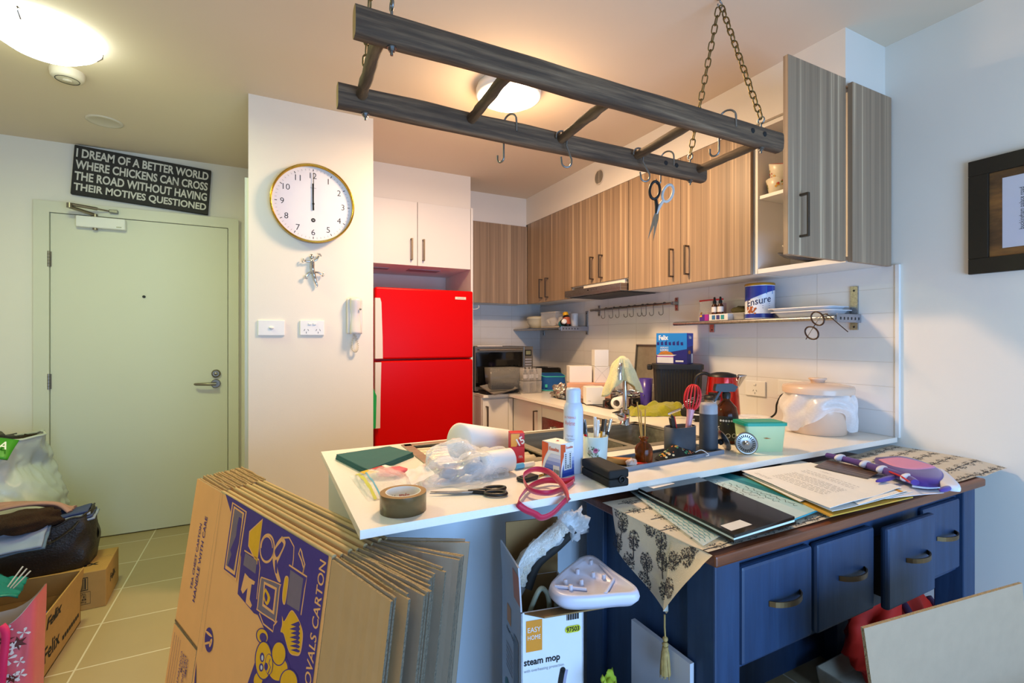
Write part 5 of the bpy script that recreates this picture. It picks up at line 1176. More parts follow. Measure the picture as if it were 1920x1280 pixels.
# packing tape
TAPE = mat('brown_tape', '#6b5433', .22, var=.04, stretch=(1, 1, 40)); TAPS = mat('tape_side', '#9a7a4b', .5, var=.15, stretch=(40, 40, 1))
t = thing('packing_tape', 'roll of brown packing tape standing flat near the worktop corner', 'tape', at(756, 956))
MB().lathe([(.04, 0), (.056, 0), (.056, .046)], TAPE, 56, cap0=False, cap1=False).lathe([(.056, .046), (.043, .0462)], TAPS, 56, cap0=False, cap1=False).obj('roll', t)
b = MB().lathe([(.0428, .0465), (.041, .047), (.0405, .046), (.0405, .0)], WHT, 56, cap0=False, cap1=False)
for k in range(7):
    a0 = .35+2*PI*k/7
    b.text('stylus', .011, INK if k % 2 == 0 else mat('print_red', '#b8262a', .6), Matrix.Identity(4), .026, .01, lambda x, y, a0=a0: ((.0401)*math.cos(a0+x/.0401), (.0401)*math.sin(a0+x/.0401), .024-y))
b.obj('core', t)
# teal folded cloth, small card
TLC = mat('teal_cloth', '#245e60', .7, var=.05, scale=50)
c4 = [at(629, 861), at(690, 892), at(776, 857), at(731, 845)]
t = thing('folded_cloth', 'teal folded cloth lying flat at the far left of the worktop', 'cloth')
def quad_slab(b, c, z0, z1, m, sag=0., wob=0.):
    nx = 14
    def top(u, v_):
        p = c[0].lerp(c[1], u).lerp(c[3].lerp(c[2], u), v_); return Vector((p.x, p.y, z1+wob*nz(u*5, v_*5, z1*90)))
    vs = [top(i/nx, j/nx) for j in range(nx+1) for i in range(nx+1)]
    b.add(vs, [(j*(nx+1)+i, j*(nx+1)+i+1, (j+1)*(nx+1)+i+1, (j+1)*(nx+1)+i) for j in range(nx) for i in range(nx)], m, True)
    edge = [(i, 0) for i in range(nx)]+[(nx, j) for j in range(nx)]+[(nx-i, nx) for i in range(nx)]+[(0, nx-j) for j in range(nx)]
    e = [top(i/nx, j/nx) for i, j in edge]; n = len(e); lo = [Vector((p.x, p.y, z0)) for p in e]
    b.add(e+lo, [(i, n+i, n+(i+1) % n, (i+1) % n) for i in range(n)]+[tuple(range(n, 2*n))[::-1]], m)
cen = sum(c4, Vector())/4
for k in range(3):
    b = MB(); s_ = 1-.012*k
    quad_slab(b, [Vector((cen.x+(p.x-cen.x)*s_, cen.y+(p.y-cen.y)*s_, 0)) for p in c4], .9005+.006*k, .9063+.006*k, TLC, wob=.001); b.obj('fold', t)
b = MB(); cc = [at(674, 884, .923), at(688, 889, .923), at(745, 876, .923), at(722, 870, .923)]
quad_slab(b, cc, .9195, .9215, WHT)
b.add([Vector((*p.xy, .9218)) for p in (cc[0], cc[1], cc[1].lerp(cc[2], .4), cc[0].lerp(cc[3], .3))], [(0, 1, 2, 3)], mat('card_yellow', '#e0b520', .6))
b.add([Vector((*p.xy, .922)) for p in (cc[0].lerp(cc[3], .35), cc[1].lerp(cc[2], .5), cc[1].lerp(cc[2], .75), cc[0].lerp(cc[3], .85))], [(0, 1, 2, 3)], mat('card_red', '#c02a2c', .6))
b.obj('loyalty_card', None, label='white, red and yellow card lying on the teal folded cloth', cat='card')
# baking paper rolls and red box
def roll(name, label, a, c, ra, rc, m, cat, z, hollow=True):
    A, B_ = at(*a), at(*c); A.z = ZP+ra+z; B_.z = ZP+rc+z; d = (B_-A); q = Vector((0, 0, 1)).rotation_difference(d.normalized()).to_matrix().to_4x4()
    b = MB(); Lh = d.length
    b.lathe([(0, -ra*.22), (ra*.6, -ra*.18), (ra*.9, -ra*.07), (ra, 0), (rc, Lh), (rc*.85, Lh+rc*.1), (rc*.5, Lh+rc*.22), (0, Lh+rc*.26)], m, 40)
    o = b.obj(name, None, A, label=label, cat=cat); o.rotation_euler = q.to_euler(); return o
PAPR = mat('smooth_paper', '#e9e3dc', .6, var=.01)
roll('paper_roll', 'large white paper roll, wide at the left, lying across the sink drainer', (862, 868), (950, 845), .066, .038, PAPR, 'paper roll', .004)
roll('paper_roll', 'smaller white paper roll lying in front of the larger one on the drainer', (905, 893), (957, 884), .036, .036, PAPR, 'paper roll', .003)
t = thing('wrap_box', 'narrow red and orange wrap box marked 15 behind the paper rolls', 'box', at(970, 868), -.3)
RWB = mat('wrap_red', '#c4161c', .4); OWB = mat('wrap_orange', '#e39a16', .4)
b = MB().box((-.026, -.016, 0), (.022, .03, .06), RWB, .001).box((-.026, -.014, .06), (.022, .03, .105), RWB, .001, M=Tr(0, 0, 0))
b.flat([(-.025, .06), (-.006, .06), (.006, .103), (-.025, .103)], OWB, Tr(0, -.0168, 0) @ FRONT).text('15', .026, WHT, Tr(.008, -.0172, .078) @ FRONT @ Rz(.5), .024, .03).text('m', .008, LABL, Tr(.008, -.0172, .025) @ FRONT)
b.obj('carton', t)
# plastic bags
PINKF = mat('pink_item', '#e0646f', .6, var=.1)
t = thing('zip_bag', 'clear zip bag with yellow stripes and a pink item, beside the tape', 'bag')
zc = [at(655, 893), at(690, 940), at(800, 925), at(745, 872)]
def zb(u, v_, s=1):
    p = zc[0].lerp(zc[1], v_).lerp(zc[3].lerp(zc[2], v_), u); k = math.sin(PI*min(1, max(0, u)))*math.sin(PI*v_)
    return Vector((p.x, p.y, .9015+.032*max(0, k)**.7+.006*nz(u*7, v_*7)*k+.0012*math.sin(u*30+v_*22)*(1 if s else 0)))
MB().surf(zb, 40, 30, CLEAR).obj('film', t)
b = MB()
for u0, u1, m_ in ((.10, .15, mat('stripe_yellow', '#d8d25a', .5)), (.2, .225, mat('stripe_blue', '#6db4d6', .5))):
    b.surf(lambda u, v_: zb(u0+(u1-u0)*u, v_)+Vector((0, 0, .0012)), 2, 30, m_)
b.obj('zip_stripe', t)
b = MB().ball((0, 0, 0), (.05, .034, .012), PINKF, dn=.15); b.obj('pink_sachet', t, at(735, 893)+Vector((0, 0, .015)), .3)
b = MB(); lc = [at(760, 885, .93), at(772, 910, .93), at(815, 888, .94), at(797, 868, .94)]
b.surf(lambda u, v_: lc[0].lerp(lc[1], v_).lerp(lc[3].lerp(lc[2], v_), u)+Vector((0, 0, .006*nz(u*3, v_*3))), 10, 10, MILKY)
M_ = Matrix.Identity(4)
b.obj('printed_label', t)
t = thing('plastic_bag', 'large crumpled clear plastic bag in the middle of the worktop', 'bag', at(868, 893), .12)
def cb(seed, S):
    def f(u, v_):
        a = 2*PI*u; th = PI*.5*v_; d = Vector((math.cos(a)*math.cos(th), math.sin(a)*math.cos(th), math.sin(th)))
        k = 1+.42*nz(d.x*1.6+seed, d.y*1.6, d.z*1.6)-.22*abs(nz(d.x*3.4+d.y*1.5, d.y*3.4+seed, d.z*3.0))-.05*abs(nz(d.x*8, d.y*8+seed, d.z*8))
        return (d.x*.15*k*S, d.y*.105*k*S, .002+d.z*.095*k*S)
    return f
MB().surf(cb(4.2, 1.), 72, 30, CLEAR).surf(cb(9.7, .8), 48, 18, CLEAR).obj('film', t)
b = MB().ball((.03, -.02, .03), (.045, .032, .022), mat('grey_lump', '#77706c', .6, var=.1), dn=.5); b.obj('grey_pouch', t)
b = MB().ball((-.045, -.015, .022), (.04, .03, .018), mat('tan_lump', '#a98d7a', .6, var=.1), dn=.5); b.obj('tan_pouch', t)
# ------------------------------------------------------------------ blue desk
NAVY = grain_mat('blue_painted_wood', [(.25, '#172b47'), (.55, '#1f3757'), (.8, '#2c4666')], (30, 30, 3), .5, 1., .15)
DTOP = grain_mat('reddish_timber', [(.25, '#4f2814'), (.55, '#6f3a1e'), (.8, '#8a4f2c')], (4, 40, 40), .35, 1., .1)
DZ = .85
t = thing('desk', 'navy blue four-drawer desk with a reddish timber top, in front of the peninsula', 'desk')
MB().box((.867, .732, DZ-.026), (2.17, 1.25, DZ), DTOP, .005).obj('tabletop', t)
for x, y in ((.885, .75), (2.06, .75), (.885, 1.15), (2.06, 1.15)):
    MB().box((x, y, 0), (x+.082, y+.082, DZ-.026), NAVY, .004).obj('leg', t)
b = MB().box((.967, .772, .55), (2.06, .792, DZ-.026), NAVY).box((.967, 1.2, .02), (2.06, 1.22, DZ-.026), NAVY).box((.9, .832, .02), (.918, 1.15, DZ-.026), NAVY).box((2.09, .832, .55), (2.108, 1.15, DZ-.026), NAVY); b.obj('apron_and_added_back', t)  # full-height back panel added to keep the space below the drawers dark
for k, (x0, x1, off) in enumerate(((.976, 1.243, .0), (1.255, 1.522, .004), (1.536, 1.803, .03), (1.81, 2.052, -.004))):
    y0 = .752-off
    o = MB().box((x0, y0, .565), (x1, y0+.022, .795), NAVY, .008).box((x0+.02, y0+.02, .59), (x1-.02, y0+.25, .75), BLKM).obj('drawer', t)
    xc = (x0+x1)/2+.02; pts = [(xc-.06+.12*i/14, y0-.002-.026*math.sin(PI*i/14)**.6, .69) for i in range(15)]
    b = MB(); n = 15; vs = []
    for p in pts: vs += [(p[0], p[1], p[2]-.0065), (p[0], p[1], p[2]+.0065), (p[0], p[1]+.004, p[2]+.0065), (p[0], p[1]+.004, p[2]-.0065)]
    b.add(vs, [(4*i+a, 4*i+(a+1) % 4, 4*(i+1)+(a+1) % 4, 4*(i+1)+a) for i in range(n-1) for a in range(4)]+[(3, 2, 1, 0), tuple(range(4*n-4, 4*n))], mat('aged_brass_pull', '#6e5a3e', .42, .9, var=.1)); b.obj('handle', o)
# table runner
RUN = mat('runner_linen', '#cfc5b4', .9, var=.03, scale=60, bump=.2, bscale=500); TREE = mat('runner_tree_print', '#34343a', .85)
t = thing('table_runner', 'cream table runner printed with grey trees along the desk, its end hanging down', 'table runner')
def top(s, q):      # s along X, q along Y
    x = .858+s*1.545; y = .752+q*.365
    z = DZ+.0035+.0015*nz(x*6, y*6)
    if x > 2.17: z += .012*math.sin((x-2.17)/.233*PI*.5)-.05*max(0, .25-q)**1.0*min(1, (x-2.17)/.05)
    else: z += .012*max(0, nz(x*5, 2.))*max(0, .12-q)*8
    return Vector((x, y-.02*max(0, nz(x*5, 2.))*(1-q), z))
ZT = DZ+.004
def hb(y):
    return .755+(1.03-y)*0 if y > 1.03 else (.755+(.664-.755)*(1.03-y)/.166 if y > .864 else .664+(.835-.664)*(.864-y)/.129)
def hang(u, v_):
    y = 1.075+(.735-1.075)*u; yb = y if y < 1.03 else 1.03+(y-1.03)*(1-v_); z1 = hb(y) if y < 1.03 else .755
    x = .8595-.012*math.sin(PI*v_*.5)-.008*math.sin(u*9)*v_-(.022*v_ if y < .85 else 0)
    return Vector((x, yb, ZT+(z1-ZT)*v_))
b = MB().surf(top, 100, 26, RUN).surf(hang, 48, 20, RUN)
def tree(b, fn, R, seed, nl=80):
    rnd = random.Random(seed)
    def q(a, c): return fn(a, c)
    def poly(pts): 
        P = [q(*p) for p in pts]
        if any(p is None for p in P): return
        b.add(P, [tuple(range(len(P)))], TREE)
    poly([(-.0016, -R*1.75), (.0016, -R*1.75), (.0010, R*.3), (-.0010, R*.3)])
    for k in range(6):
        a = rnd.uniform(.5, 2.6); L = R*rnd.uniform(.5, .95); y0 = -R*rnd.uniform(.1, .9)
        e = (L*.75*math.cos(a), y0+L*math.sin(a)); poly([(-.0005, y0), (.0006, y0), (e[0]+.0003, e[1]), (e[0]-.0003, e[1])])
    for k in range(nl):
        r = math.sqrt(rnd.random()); a = rnd.uniform(0, 2*PI); x, y = .78*R*r*math.cos(a), R*r*math.sin(a); L = R*.105; g = rnd.uniform(0, PI)
        poly([(x+L*math.cos(g), y+L*math.sin(g)), (x-.45*L*math.sin(g), y+.45*L*math.cos(g)), (x-L*math.cos(g), y-L*math.sin(g)), (x+.45*L*math.sin(g), y-.45*L*math.cos(g))])
def on_hang(y0, z0, rot):
    def f(a, c):
        a, c = a*math.cos(rot)-c*math.sin(rot), a*math.sin(rot)+c*math.cos(rot)
        y = y0-a; z = z0+c; u = (1.075-y)/.34
        if not 0 < u < 1: return None
        zb = hb(y) if y < 1.03 else .755; v_ = (ZT-z)/(ZT-zb)
        if not 0 < v_ < 1: return None
        p = hang(u, v_); return Vector((p.x-.0012, y, z))
    return f
for k, (y, z, r) in enumerate(((1.02, .828, .0), (1.03, .775, .1), (.975, .80, .1), (.925, .85, .1), (.885, .832, 0), (.93, .762, .1), (.985, .742, .15), (.88, .785, .1), (.835, .805, -.9), (.795, .83, -.8), (.835, .745, -.6), (.935, .712, .2), (.868, .715, .0), (.775, .865, -.7), (1.045, .86, 0))):
    tree(b, on_hang(y, z, r), .0245, k, 150)
def on_top(x0, y0, rot, ):
    def f(a, c):
        a, c = a*math.cos(rot)-c*math.sin(rot), a*math.sin(rot)+c*math.cos(rot)
        s, q = (x0+a-.858)/1.545, (y0+c-.752)/.365
        if not (0 <= s <= 1 and 0 <= q <= 1): return None
        return top(s, q)+Vector((0, 0, .0008))
    return f
k = 40
for i in range(26):
    for j in range(6):
        x = .9+.06*i+(.03 if j % 2 else 0); y = .765+.064*j
        if 1.02 < x < 1.9 and y > .83: continue
        tree(b, on_top(x, y, -PI/2), .024, k, 64); k += 1
b.obj('cloth', t)
GOLD = mat('gold_thread', '#a98c52', .6, var=.2, scale=90)
b = MB().tube([(.848, .864, .664), (.846, .862, .635), (.848, .862, .61)], .0022, GOLD, 6).ball((.848, .862, .607), .0065, GOLD)
b.lathe([(.004, .6), (.008, .595), (.005, .59), (.0095, .575), (.012, .545), (.013, .525)], GOLD, 20, Tr(.848, .862, 0))
random.seed(9)
for k in range(34):
    a = random.uniform(0, 2*PI); r = random.uniform(.009, .0145); b.tube([(.848+.006*math.cos(a), .862+.006*math.sin(a), .59), (.848+r*.8*math.cos(a), .862+r*.8*math.sin(a), .56), (.848+r*math.cos(a+.2), .862+r*math.sin(a+.2), random.uniform(.515, .528))], .0011, GOLD, 4)
b.obj('tassel', t)
def atd(px, py, z): return onz(px, py, z)
def sheet(name, label, cat, px, z, th, m, decor=None, group=None, curl=0.):
    b = MB(); c = [atd(p[0], p[1], z) for p in px]
    n = 10; vs = []
    def g(u, v_):
        p = c[0].lerp(c[1], u).lerp(c[3].lerp(c[2], u), v_); return Vector((p.x, p.y, z+curl*nz(u*2.5+z*300, v_*2.5)))
    for zz in (0, -th):
        for j in range(n+1):
            for i in range(n+1): vs.append(g(i/n, j/n)+Vector((0, 0, zz)))
    N_ = (n+1)**2; fs = [(j*(n+1)+i, j*(n+1)+i+1, (j+1)*(n+1)+i+1, (j+1)*(n+1)+i) for j in range(n) for i in range(n)]
    ed = [(i, 0) for i in range(n)]+[(n, j) for j in range(n)]+[(n-i, n) for i in range(n)]+[(0, n-j) for j in range(n)]
    id_ = [j*(n+1)+i for i, j in ed]
    if (c[1]-c[0]).cross(c[3]-c[0]).z < 0: pass
    b.add(vs, fs+[tuple(N_+q for q in reversed(f)) for f in fs]+[(id_[i], N_+id_[i], N_+id_[(i+1) % len(id_)], id_[(i+1) % len(id_)]) for i in range(len(id_))], m)
    def on(u, v_): return g(u, v_)+Vector((0, 0, .0005))
    if decor: decor(b, on)
    return b.obj(name, None, label=label, cat=cat, group=group)
def quadu(b, on, u0, u1, v0, v1, m, n=8):
    for i in range(n):
        a, c_ = u0+(u1-u0)*i/n, u0+(u1-u0)*(i+1)/n; b.add([on(a, v0), on(c_, v0), on(c_, v1), on(a, v1)], [(0, 1, 2, 3)], m)
# scale-pattern sleeve
AQU = mat('aqua_line', '#3c8f9b', .5)
def scales(b, on):
    for r in range(7):
        for k in range(16):
            u, v_ = (k+.5*(r % 2)+.3)/16.6, (r+.6)/7.6; P = [on(u+.031*math.cos(a), min(.99, max(.01, v_+.07*math.sin(a)))) for a in [PI*i/8 for i in range(9)]]; Q = [on(u+.023*math.cos(a), min(.99, max(.01, v_+.052*math.sin(a)))) for a in [PI*i/8 for i in range(9)]]
            b.add(P+Q, [(i, i+1, 10+i, 9+i) for i in range(8)], AQU)
o = sheet('plastic_sleeve', 'clear plastic sleeve with an aqua fish-scale pattern under the black placemats', 'sleeve', [(1178, 918), (1318, 1022), (1352, 1003), (1225, 905)], .8615, .0008, film('aqua_film', (.8, .92, .94, 1), .12, .08), scales)
WB = [(1194, 913), (1377, 1003), (1490, 968), (1299, 889)]
sheet('placemat', 'glossy black placemat at the bottom of the pair on the runner', 'placemat', [(1196, 921), (1376, 1012), (1492, 977), (1302, 896)], .8705, .0065, BLKG)
sheet('white_board_sheet', 'white backing sheet sandwiched between the two black placemats', 'sheet', [(1197, 918), (1376, 1008), (1490, 974), (1301, 893)], .8762, .005, mat('pale_aqua_board', '#cdd8cf', .5))
def wl(b, on):
    for u0, v0, u1, v1 in ((.05, .1, .12, .55), (.05, .9, .1, 1.0), (.8, .03, .93, .3)): b.add([on(u0, v0), on(u1, v0), on(u1, v1), on(u0, v1)], [(0, 1, 2, 3)], LABL)
def wl2(b, on):
    b.add([on(.02, .13), on(.1, .15), on(.1, .52), on(.02, .5)], [(0, 1, 2, 3)], LABL).add([on(.86, .05), on(.95, .05), on(.95, .38), on(.86, .36)], [(0, 1, 2, 3)], LABL).add([on(.0, .88), on(.045, .88), on(.045, 1.), on(.0, 1.)], [(0, 1, 2, 3)], mat('pale_pink_card', '#d8a99a'))
sheet('placemat', 'glossy black placemat with white clips, uppermost on the desk', 'placemat', WB, .8835, .0068, BLKG, wl2)
# papers
def squig(b, on, u0, u1, v0, h, m, n=60, w=.006, sd=1):
    P = []
    rnd = random.Random(sd)
    ph = [rnd.uniform(0, 6) for _ in range(3)]
    for i in range(n):
        a = i/n; P.append((u0+(u1-u0)*a+.006*math.sin(a*70+ph[0]), v0+h*(.6*math.sin(a*47+ph[1])+.5*math.sin(a*81+ph[2]))))
    for i in range(n-1):
        if rnd.random() < .12: continue
        (a, c), (d, e) = P[i], P[i+1]; b.add([on(a, c-w), on(d, e-w), on(d, e+w), on(a, c+w)], [(0, 1, 2, 3)], m)
TQ = mat('turquoise_cover', '#3a98a4', .35, var=.05); TQD = mat('deep_turquoise', '#157784', .4); PALE = mat('pale_aqua_paper', '#a9cdd2', .5, var=.05)
def tqd(b, on):
    quadu(b, on, .0, 1., .33, .6, PALE); quadu(b, on, 0, 1, .6, .78, TQD); quadu(b, on, 0, 1, .0, .33, mat('mist_paper', '#bcd3d6', .5))
    on2 = lambda u, v_: on(u, v_)+Vector((0, 0, .0004))
    for k in range(4): squig(b, on2, .05+.1*k, .55+.11*k, .12+.12*k, .05, INK, sd=k)
sheet('booklet', 'turquoise booklet with black handwriting lines beside the black placemats', 'booklet', [(1300, 893), (1490, 972), (1562, 945), (1362, 885)], .8645, .004, TQ, tqd)
sheet('envelope', 'yellow envelope under the paper pile at the desk front edge', 'envelope', [(1400, 893), (1556, 967), (1712, 931), (1560, 872)], .8680, .003, mat('manila_yellow', '#c79a35', .7, var=.04))
def lines(u0, u1, rows, sd=0):
    rnd = random.Random(sd)
    def d(b, on):
        for v0 in rows:
            x = u0
            while x < u1: 
                L = rnd.uniform(.02, .07); quadu(b, on, x, min(u1, x+L), v0, v0+.006, GRYT, 1); x += L+.012
    return d
sheet('paper_sheet', 'white letter with a curled corner at the far left of the paper pile', 'paper', [(1392, 888), (1500, 940), (1600, 905), (1500, 862)], .8725, .001, WHT, lines(.1, .8, [.2+.05*k for k in range(8)], 1), 'loose papers on the desk', .003)
sheet('paper_sheet', 'white printed letter in the middle of the paper pile', 'paper', [(1408, 893), (1560, 958), (1712, 921), (1560, 868)], .8765, .001, WHT, None, 'loose papers on the desk', .003)
sheet('paper_sheet', 'orange-edged form lying in the paper pile on the desk', 'paper', [(1500, 880), (1610, 945), (1700, 920), (1572, 868)], .8795, .001, WHT, lambda b, on: quadu(b, on, .0, 1., .86, .93, mat('orange_edge', '#d8921f', .6)), 'loose papers on the desk', .002)
def ltr(b, on):
    lines(.22, .8, [.2, .235, .27, .305, .36, .395, .43, .465, .5, .6, .635, .68], 4)(b, on); lines(.1, .3, [.08, .11], 5)(b, on)
    on2 = lambda u, v_: on(u, v_)
    squig(b, on2, .3, .45, .78, .02, GRYT, n=24, w=.003, sd=8)
sheet('paper_sheet', 'large typed white letter lying on top of the paper pile', 'paper', [(1390, 882), (1556, 953), (1690, 913), (1520, 866)], .883, .001, WHT, ltr, 'loose papers on the desk', .004)
sheet('paper_sheet', 'white sheet jutting right of the paper pile under the purple case', 'paper', [(1560, 872), (1650, 935), (1770, 923), (1680, 872)], .8745, .001, mat('bluish_paper', '#dfe0ea', .8, var=.01), lines(.1, .6, [.3, .36], 6), 'loose papers on the desk', .002)
sheet('paper_sheet', 'small white slip at the back edge of the desk by the worktop', 'paper', [(1455, 866), (1500, 884), (1520, 868), (1480, 858)], .8705, .001, WHT, None, 'loose papers on the desk', .003)
def phd(b, on):
    for k in range(5): quadu(b, on, .0, 1., .1+.18*k, .16+.18*k+.03*(k % 2), mat('photo_streak', '#6d5644', .3, var=.3, scale=50))
sheet('photo_print', 'brown photo print on the papers beside the purple pencil case', 'photo', [(1527, 874), (1626, 897), (1652, 883), (1552, 862)], .8865, .0012, mat('photo_brown', '#54402f', .3, var=.2, scale=20), phd)
# purple pencil case
PUV = mat('purple_fabric', '#4b2a86', .7, var=.06, scale=60, sheen=.3); PKV = mat('pink_fabric', '#d58fb4', .75, var=.03); WHV = mat('white_fabric', '#dcdbe6', .7, var=.02)
t = thing('pencil_case', 'purple, pink and white pencil case lying on the papers near the wall', 'pencil case')
za = .892
A = [atd(1551, 856, za), atd(1600, 868, za), atd(1650, 883, za), atd(1700, 900, za), atd(1716, 908, za)]
P = smooth_path([p+Vector((0, 0, .006)) for p in A], 8); N_ = len(P)
MB().tube(P, [.011+.004*math.sin(PI*i/(N_-1)) for i in range(N_)], PUV, 12, flat=.8).obj('strap', t)
for f_ in (.14, .36, .52, .74):
    i = int(f_*(N_-1)); MB().ball((P[i].x-.006, P[i].y-.009, P[i].z+.003), (.03, .012, .012), WHV, nu=12, nv=8).obj('patch', t)
def pouch(c, z0, h, m, puff=.6):
    n = 30; cc = sum(c, Vector())/len(c); b = MB()
    rings = [(1, 0), (1.02, .35), (.97, .75), (.85, .95), (.5, 1.0)]
    vs = [(cc.x+(p.x-cc.x)*k, cc.y+(p.y-cc.y)*k, z0+h*zz) for k, zz in rings for p in c]; n = len(c)
    b.add(vs, [(j*n+i, j*n+(i+1) % n, (j+1)*n+(i+1) % n, (j+1)*n+i) for j in range(len(rings)-1) for i in range(n)]+[tuple(range((len(rings)-1)*n, len(rings)*n))], m, True); return b
def pxl(l, z): 
    L = [atd(*p, z) for p in l]; L = L+[L[0]]; return smooth_path(L, 6)[:-1]
pouch(pxl([(1640, 864), (1690, 862), (1740, 876), (1768, 892), (1765, 908), (1730, 908), (1690, 898), (1655, 880)], za), .886, .026, PUV).obj('pouch', t)
pouch(pxl([(1648, 861), (1690, 858), (1740, 870), (1752, 876), (1715, 880), (1675, 873)], .912), .909, .006, PKV).obj('flap', t)
pouch(pxl([(1735, 880), (1765, 878), (1800, 908), (1790, 912), (1765, 906), (1750, 892)], .9), .886, .018, WHV).obj('white_panel', t)
for p0, p1 in (((1662, 889), (1664, 906)), ((1768, 911), (1778, 922))):
    a, c = atd(*p0, .893), atd(*p1, .893); MB().ball(tuple((a+c)/2), ((a-c).length*.5+.004, .008, .008), PUV, nu=12, nv=8).obj('zip_pull', t)
MB().tube([atd(1668, 884, .905), atd(1690, 893, .905), atd(1705, 903, .905)], .003, mat('red_zip', '#c3212b'), 6).obj('zip', t)
MB().tube(smooth_path([atd(1710, 911, .882), atd(1740, 914, .882), atd(1780, 911, .882)], 6), .0035, WHV, 7).obj('wrist_cord', t)
# ------------------------------------------------------------------ framed picture
t = thing('picture_frame', 'dark framed picture with a white card and vertical words, on the right wall', 'picture', (2.42, 0, 0))
FRM = mat('dark_frame', '#221b12', .45, var=.12, scale=50); y1, y0, z0, z1 = .862, .30, 1.568, 1.998; w_ = .058
b = MB()
for a, c in (((-.02, y0, z0), (0, y1, z0+w_)), ((-.02, y0, z1-w_), (0, y1, z1)), ((-.02, y0, z0+w_), (0, y0+w_, z1-w_)), ((-.02, y1-w_, z0+w_), (0, y1, z1-w_))): b.box(a, c, FRM, .002)
b.obj('frame', t)
ART = grain_mat('sepia_mount', [(.25, '#2d2016'), (.45, '#6b4a2a'), (.62, '#a87238'), (.8, '#c08a4a')], (1, 2, 7), .6, 1., 0)
b = MB().box((-.008, y0+w_, z0+w_), (-.004, y1-w_, z1-w_), ART); b.box((-.0095, .44, 1.655), (-.008, .768, 1.912), mat('white_card_print', '#dcdae6', .7, var=.03, scale=6))
b.text('buckingham palace road', .017, INK, Tr(-.0098, .715, 1.79) @ LEFT @ Rz(PI/2), .15, .0)
b.obj('artwork', t)
MB().box((-.0135, y0+w_, z0+w_), (-.0125, y1-w_, z1-w_), film('picture_glazing', (1, 1, 1, 1), -.12, .05)).obj('glazing', t)
# ------------------------------------------------------------------ steam mop box
loc, rz, wd, dp = pbox((977, 1150), (927, 1086), (1094, 1131), .68)
BX = mat('mop_box_white', '#dcdde2', .5, var=.015); BXG = mat('mop_box_grey', '#b7bac2', .5, var=.05, scale=10); OG = mat('logo_orange', '#d98a1e', .5); KIN = mat('box_inside', '#8a6a40', .85, var=.06)
t = thing('carton_box', 'tall open white steam mop carton standing between the peninsula and the desk', 'box', (loc.x, loc.y, 0), rz)
hh = .68; b = MB(); th = .004
for a, c, m in (((0, 0, 0), (wd, th, hh), BX), ((0, dp-th, 0), (wd, dp, hh), BX), ((0, 0, 0), (th, dp, hh), BXG), ((wd-th, 0, 0), (wd, dp, hh), BX), ((0, 0, 0), (wd, dp, th), BX)): b.box(a, c, m)
b.box((th, th+.0005, .45), (wd-th, th+.001, hh-.001), KIN).box((th, dp-th-.001, .45), (wd-th, dp-th-.0005, hh-.001), KIN)
fr = Tr(0, -.0008, 0) @ FRONT
b.flat([(.012, .587), (.052, .587), (.052, .64+.02), (.012, .66)], OG, fr).text('EASY', .012, BX, fr @ Tr(.032, .638, .0004), .032, .0).text('HOME', .0105, BX, fr @ Tr(.032, .62, .0004), .032)
b.text('steam mop', .019, INK, fr @ Tr(.052, .56, .0004), .09, .02).text('with overheating protection', .009, GRYT, fr @ Tr(.057, .542, .0004), .1)
b.flat(rrect(.11, .615, .15, .632, .008), mat('sticker_yellow', '#c3c21f', .5), fr, .0003).text('97503', .012, INK, fr @ Tr(.13, .6235, .0006), .033, .03)
for k in range(11): b.flat([(.114+.003*k, .646), (.1155+.003*k+.001*(k % 2), .646), (.1155+.003*k+.001*(k % 2), .664), (.114+.003*k, .664)], INK, fr, .0003)
for k in range(6):
    z_ = .50-.034*k; b.ring(rrect(.01, z_-.012, .032, z_+.012, .004), .001, GRYT, fr, .0003).flat([(.015, z_-.002), (.027, z_-.002), (.027, z_+.002), (.015, z_+.002)], GRYT, fr, .0003)
P = smooth_path([Vector((.104, .53, 0)), Vector((.098, .50, 0)), Vector((.092, .44, 0)), Vector((.082, .36, 0)), Vector((.07, .26, 0))], 6)
b.ring([(p.x+.004, p.y) for p in P], .02, mat('print_shadow', '#9a97b0', .6), fr, .0003, False).ring([(p.x, p.y) for p in P], .013, INK, fr, .0005, False).flat(ell(.104, .53, .0068), INK, fr, .0005).ring(ell(.092, .42, .004, .009), .001, GRYT, fr, .0007)
lf = Tr(-.0008, 0, 0) @ LEFT
b.flat([(-.12, .6), (-.085, .6), (-.085, .645), (-.12, .645)], OG, lf).text('steam mop', .013, INK, lf @ Tr(-.09, .58, .0002), .07, .01)
for k in range(6): b.flat([(-.13, .54-.012*k), (-.07, .54-.012*k), (-.07, .5435-.012*k), (-.13, .5435-.012*k)], GRYT, lf, .0002)
b.flat([(-.06, .47), (-.02, .47), (-.02, .60), (-.06, .60)], mat('print_steel', '#7f8894', .6), lf, .0002).flat(ell(-.12, .43, .02, .02), mat('print_teal', '#3f7a7a', .6), lf, .0002)
b.obj('body', t)
b = MB(); M = Tr(0, 0, hh) @ Ry(-.06)
b.box((0, .004, 0), (.004, dp-.004, .105), BXG, M=M).flat([(-.075, .012), (-.02, .012), (-.02, .085), (-.075, .085)], mat('logo_salmon', '#d08056', .55), M @ Tr(-.0008, -.02, 0) @ LEFT).box((.0041, .005, .001), (.0046, dp-.005, .104), KIN, M=M); b.obj('flap', t)
MB().box((0.01, 0, 0), (wd, .004, .15), KIN, M=Tr(0, dp-.004, hh)).obj('flap', t)
MB().prism([(.008, 0), (wd, 0), (wd+.04, .045), (wd+.03, .05), (.04, .05)], -.003, 0, KIN, Tr(0, 0, hh) @ Rz(0) @ Matrix.Scale(-1, 4, (0, 1, 0)) @ Rx(.25)).obj('flap', t)
ca, sa = math.cos(rz), math.sin(rz)
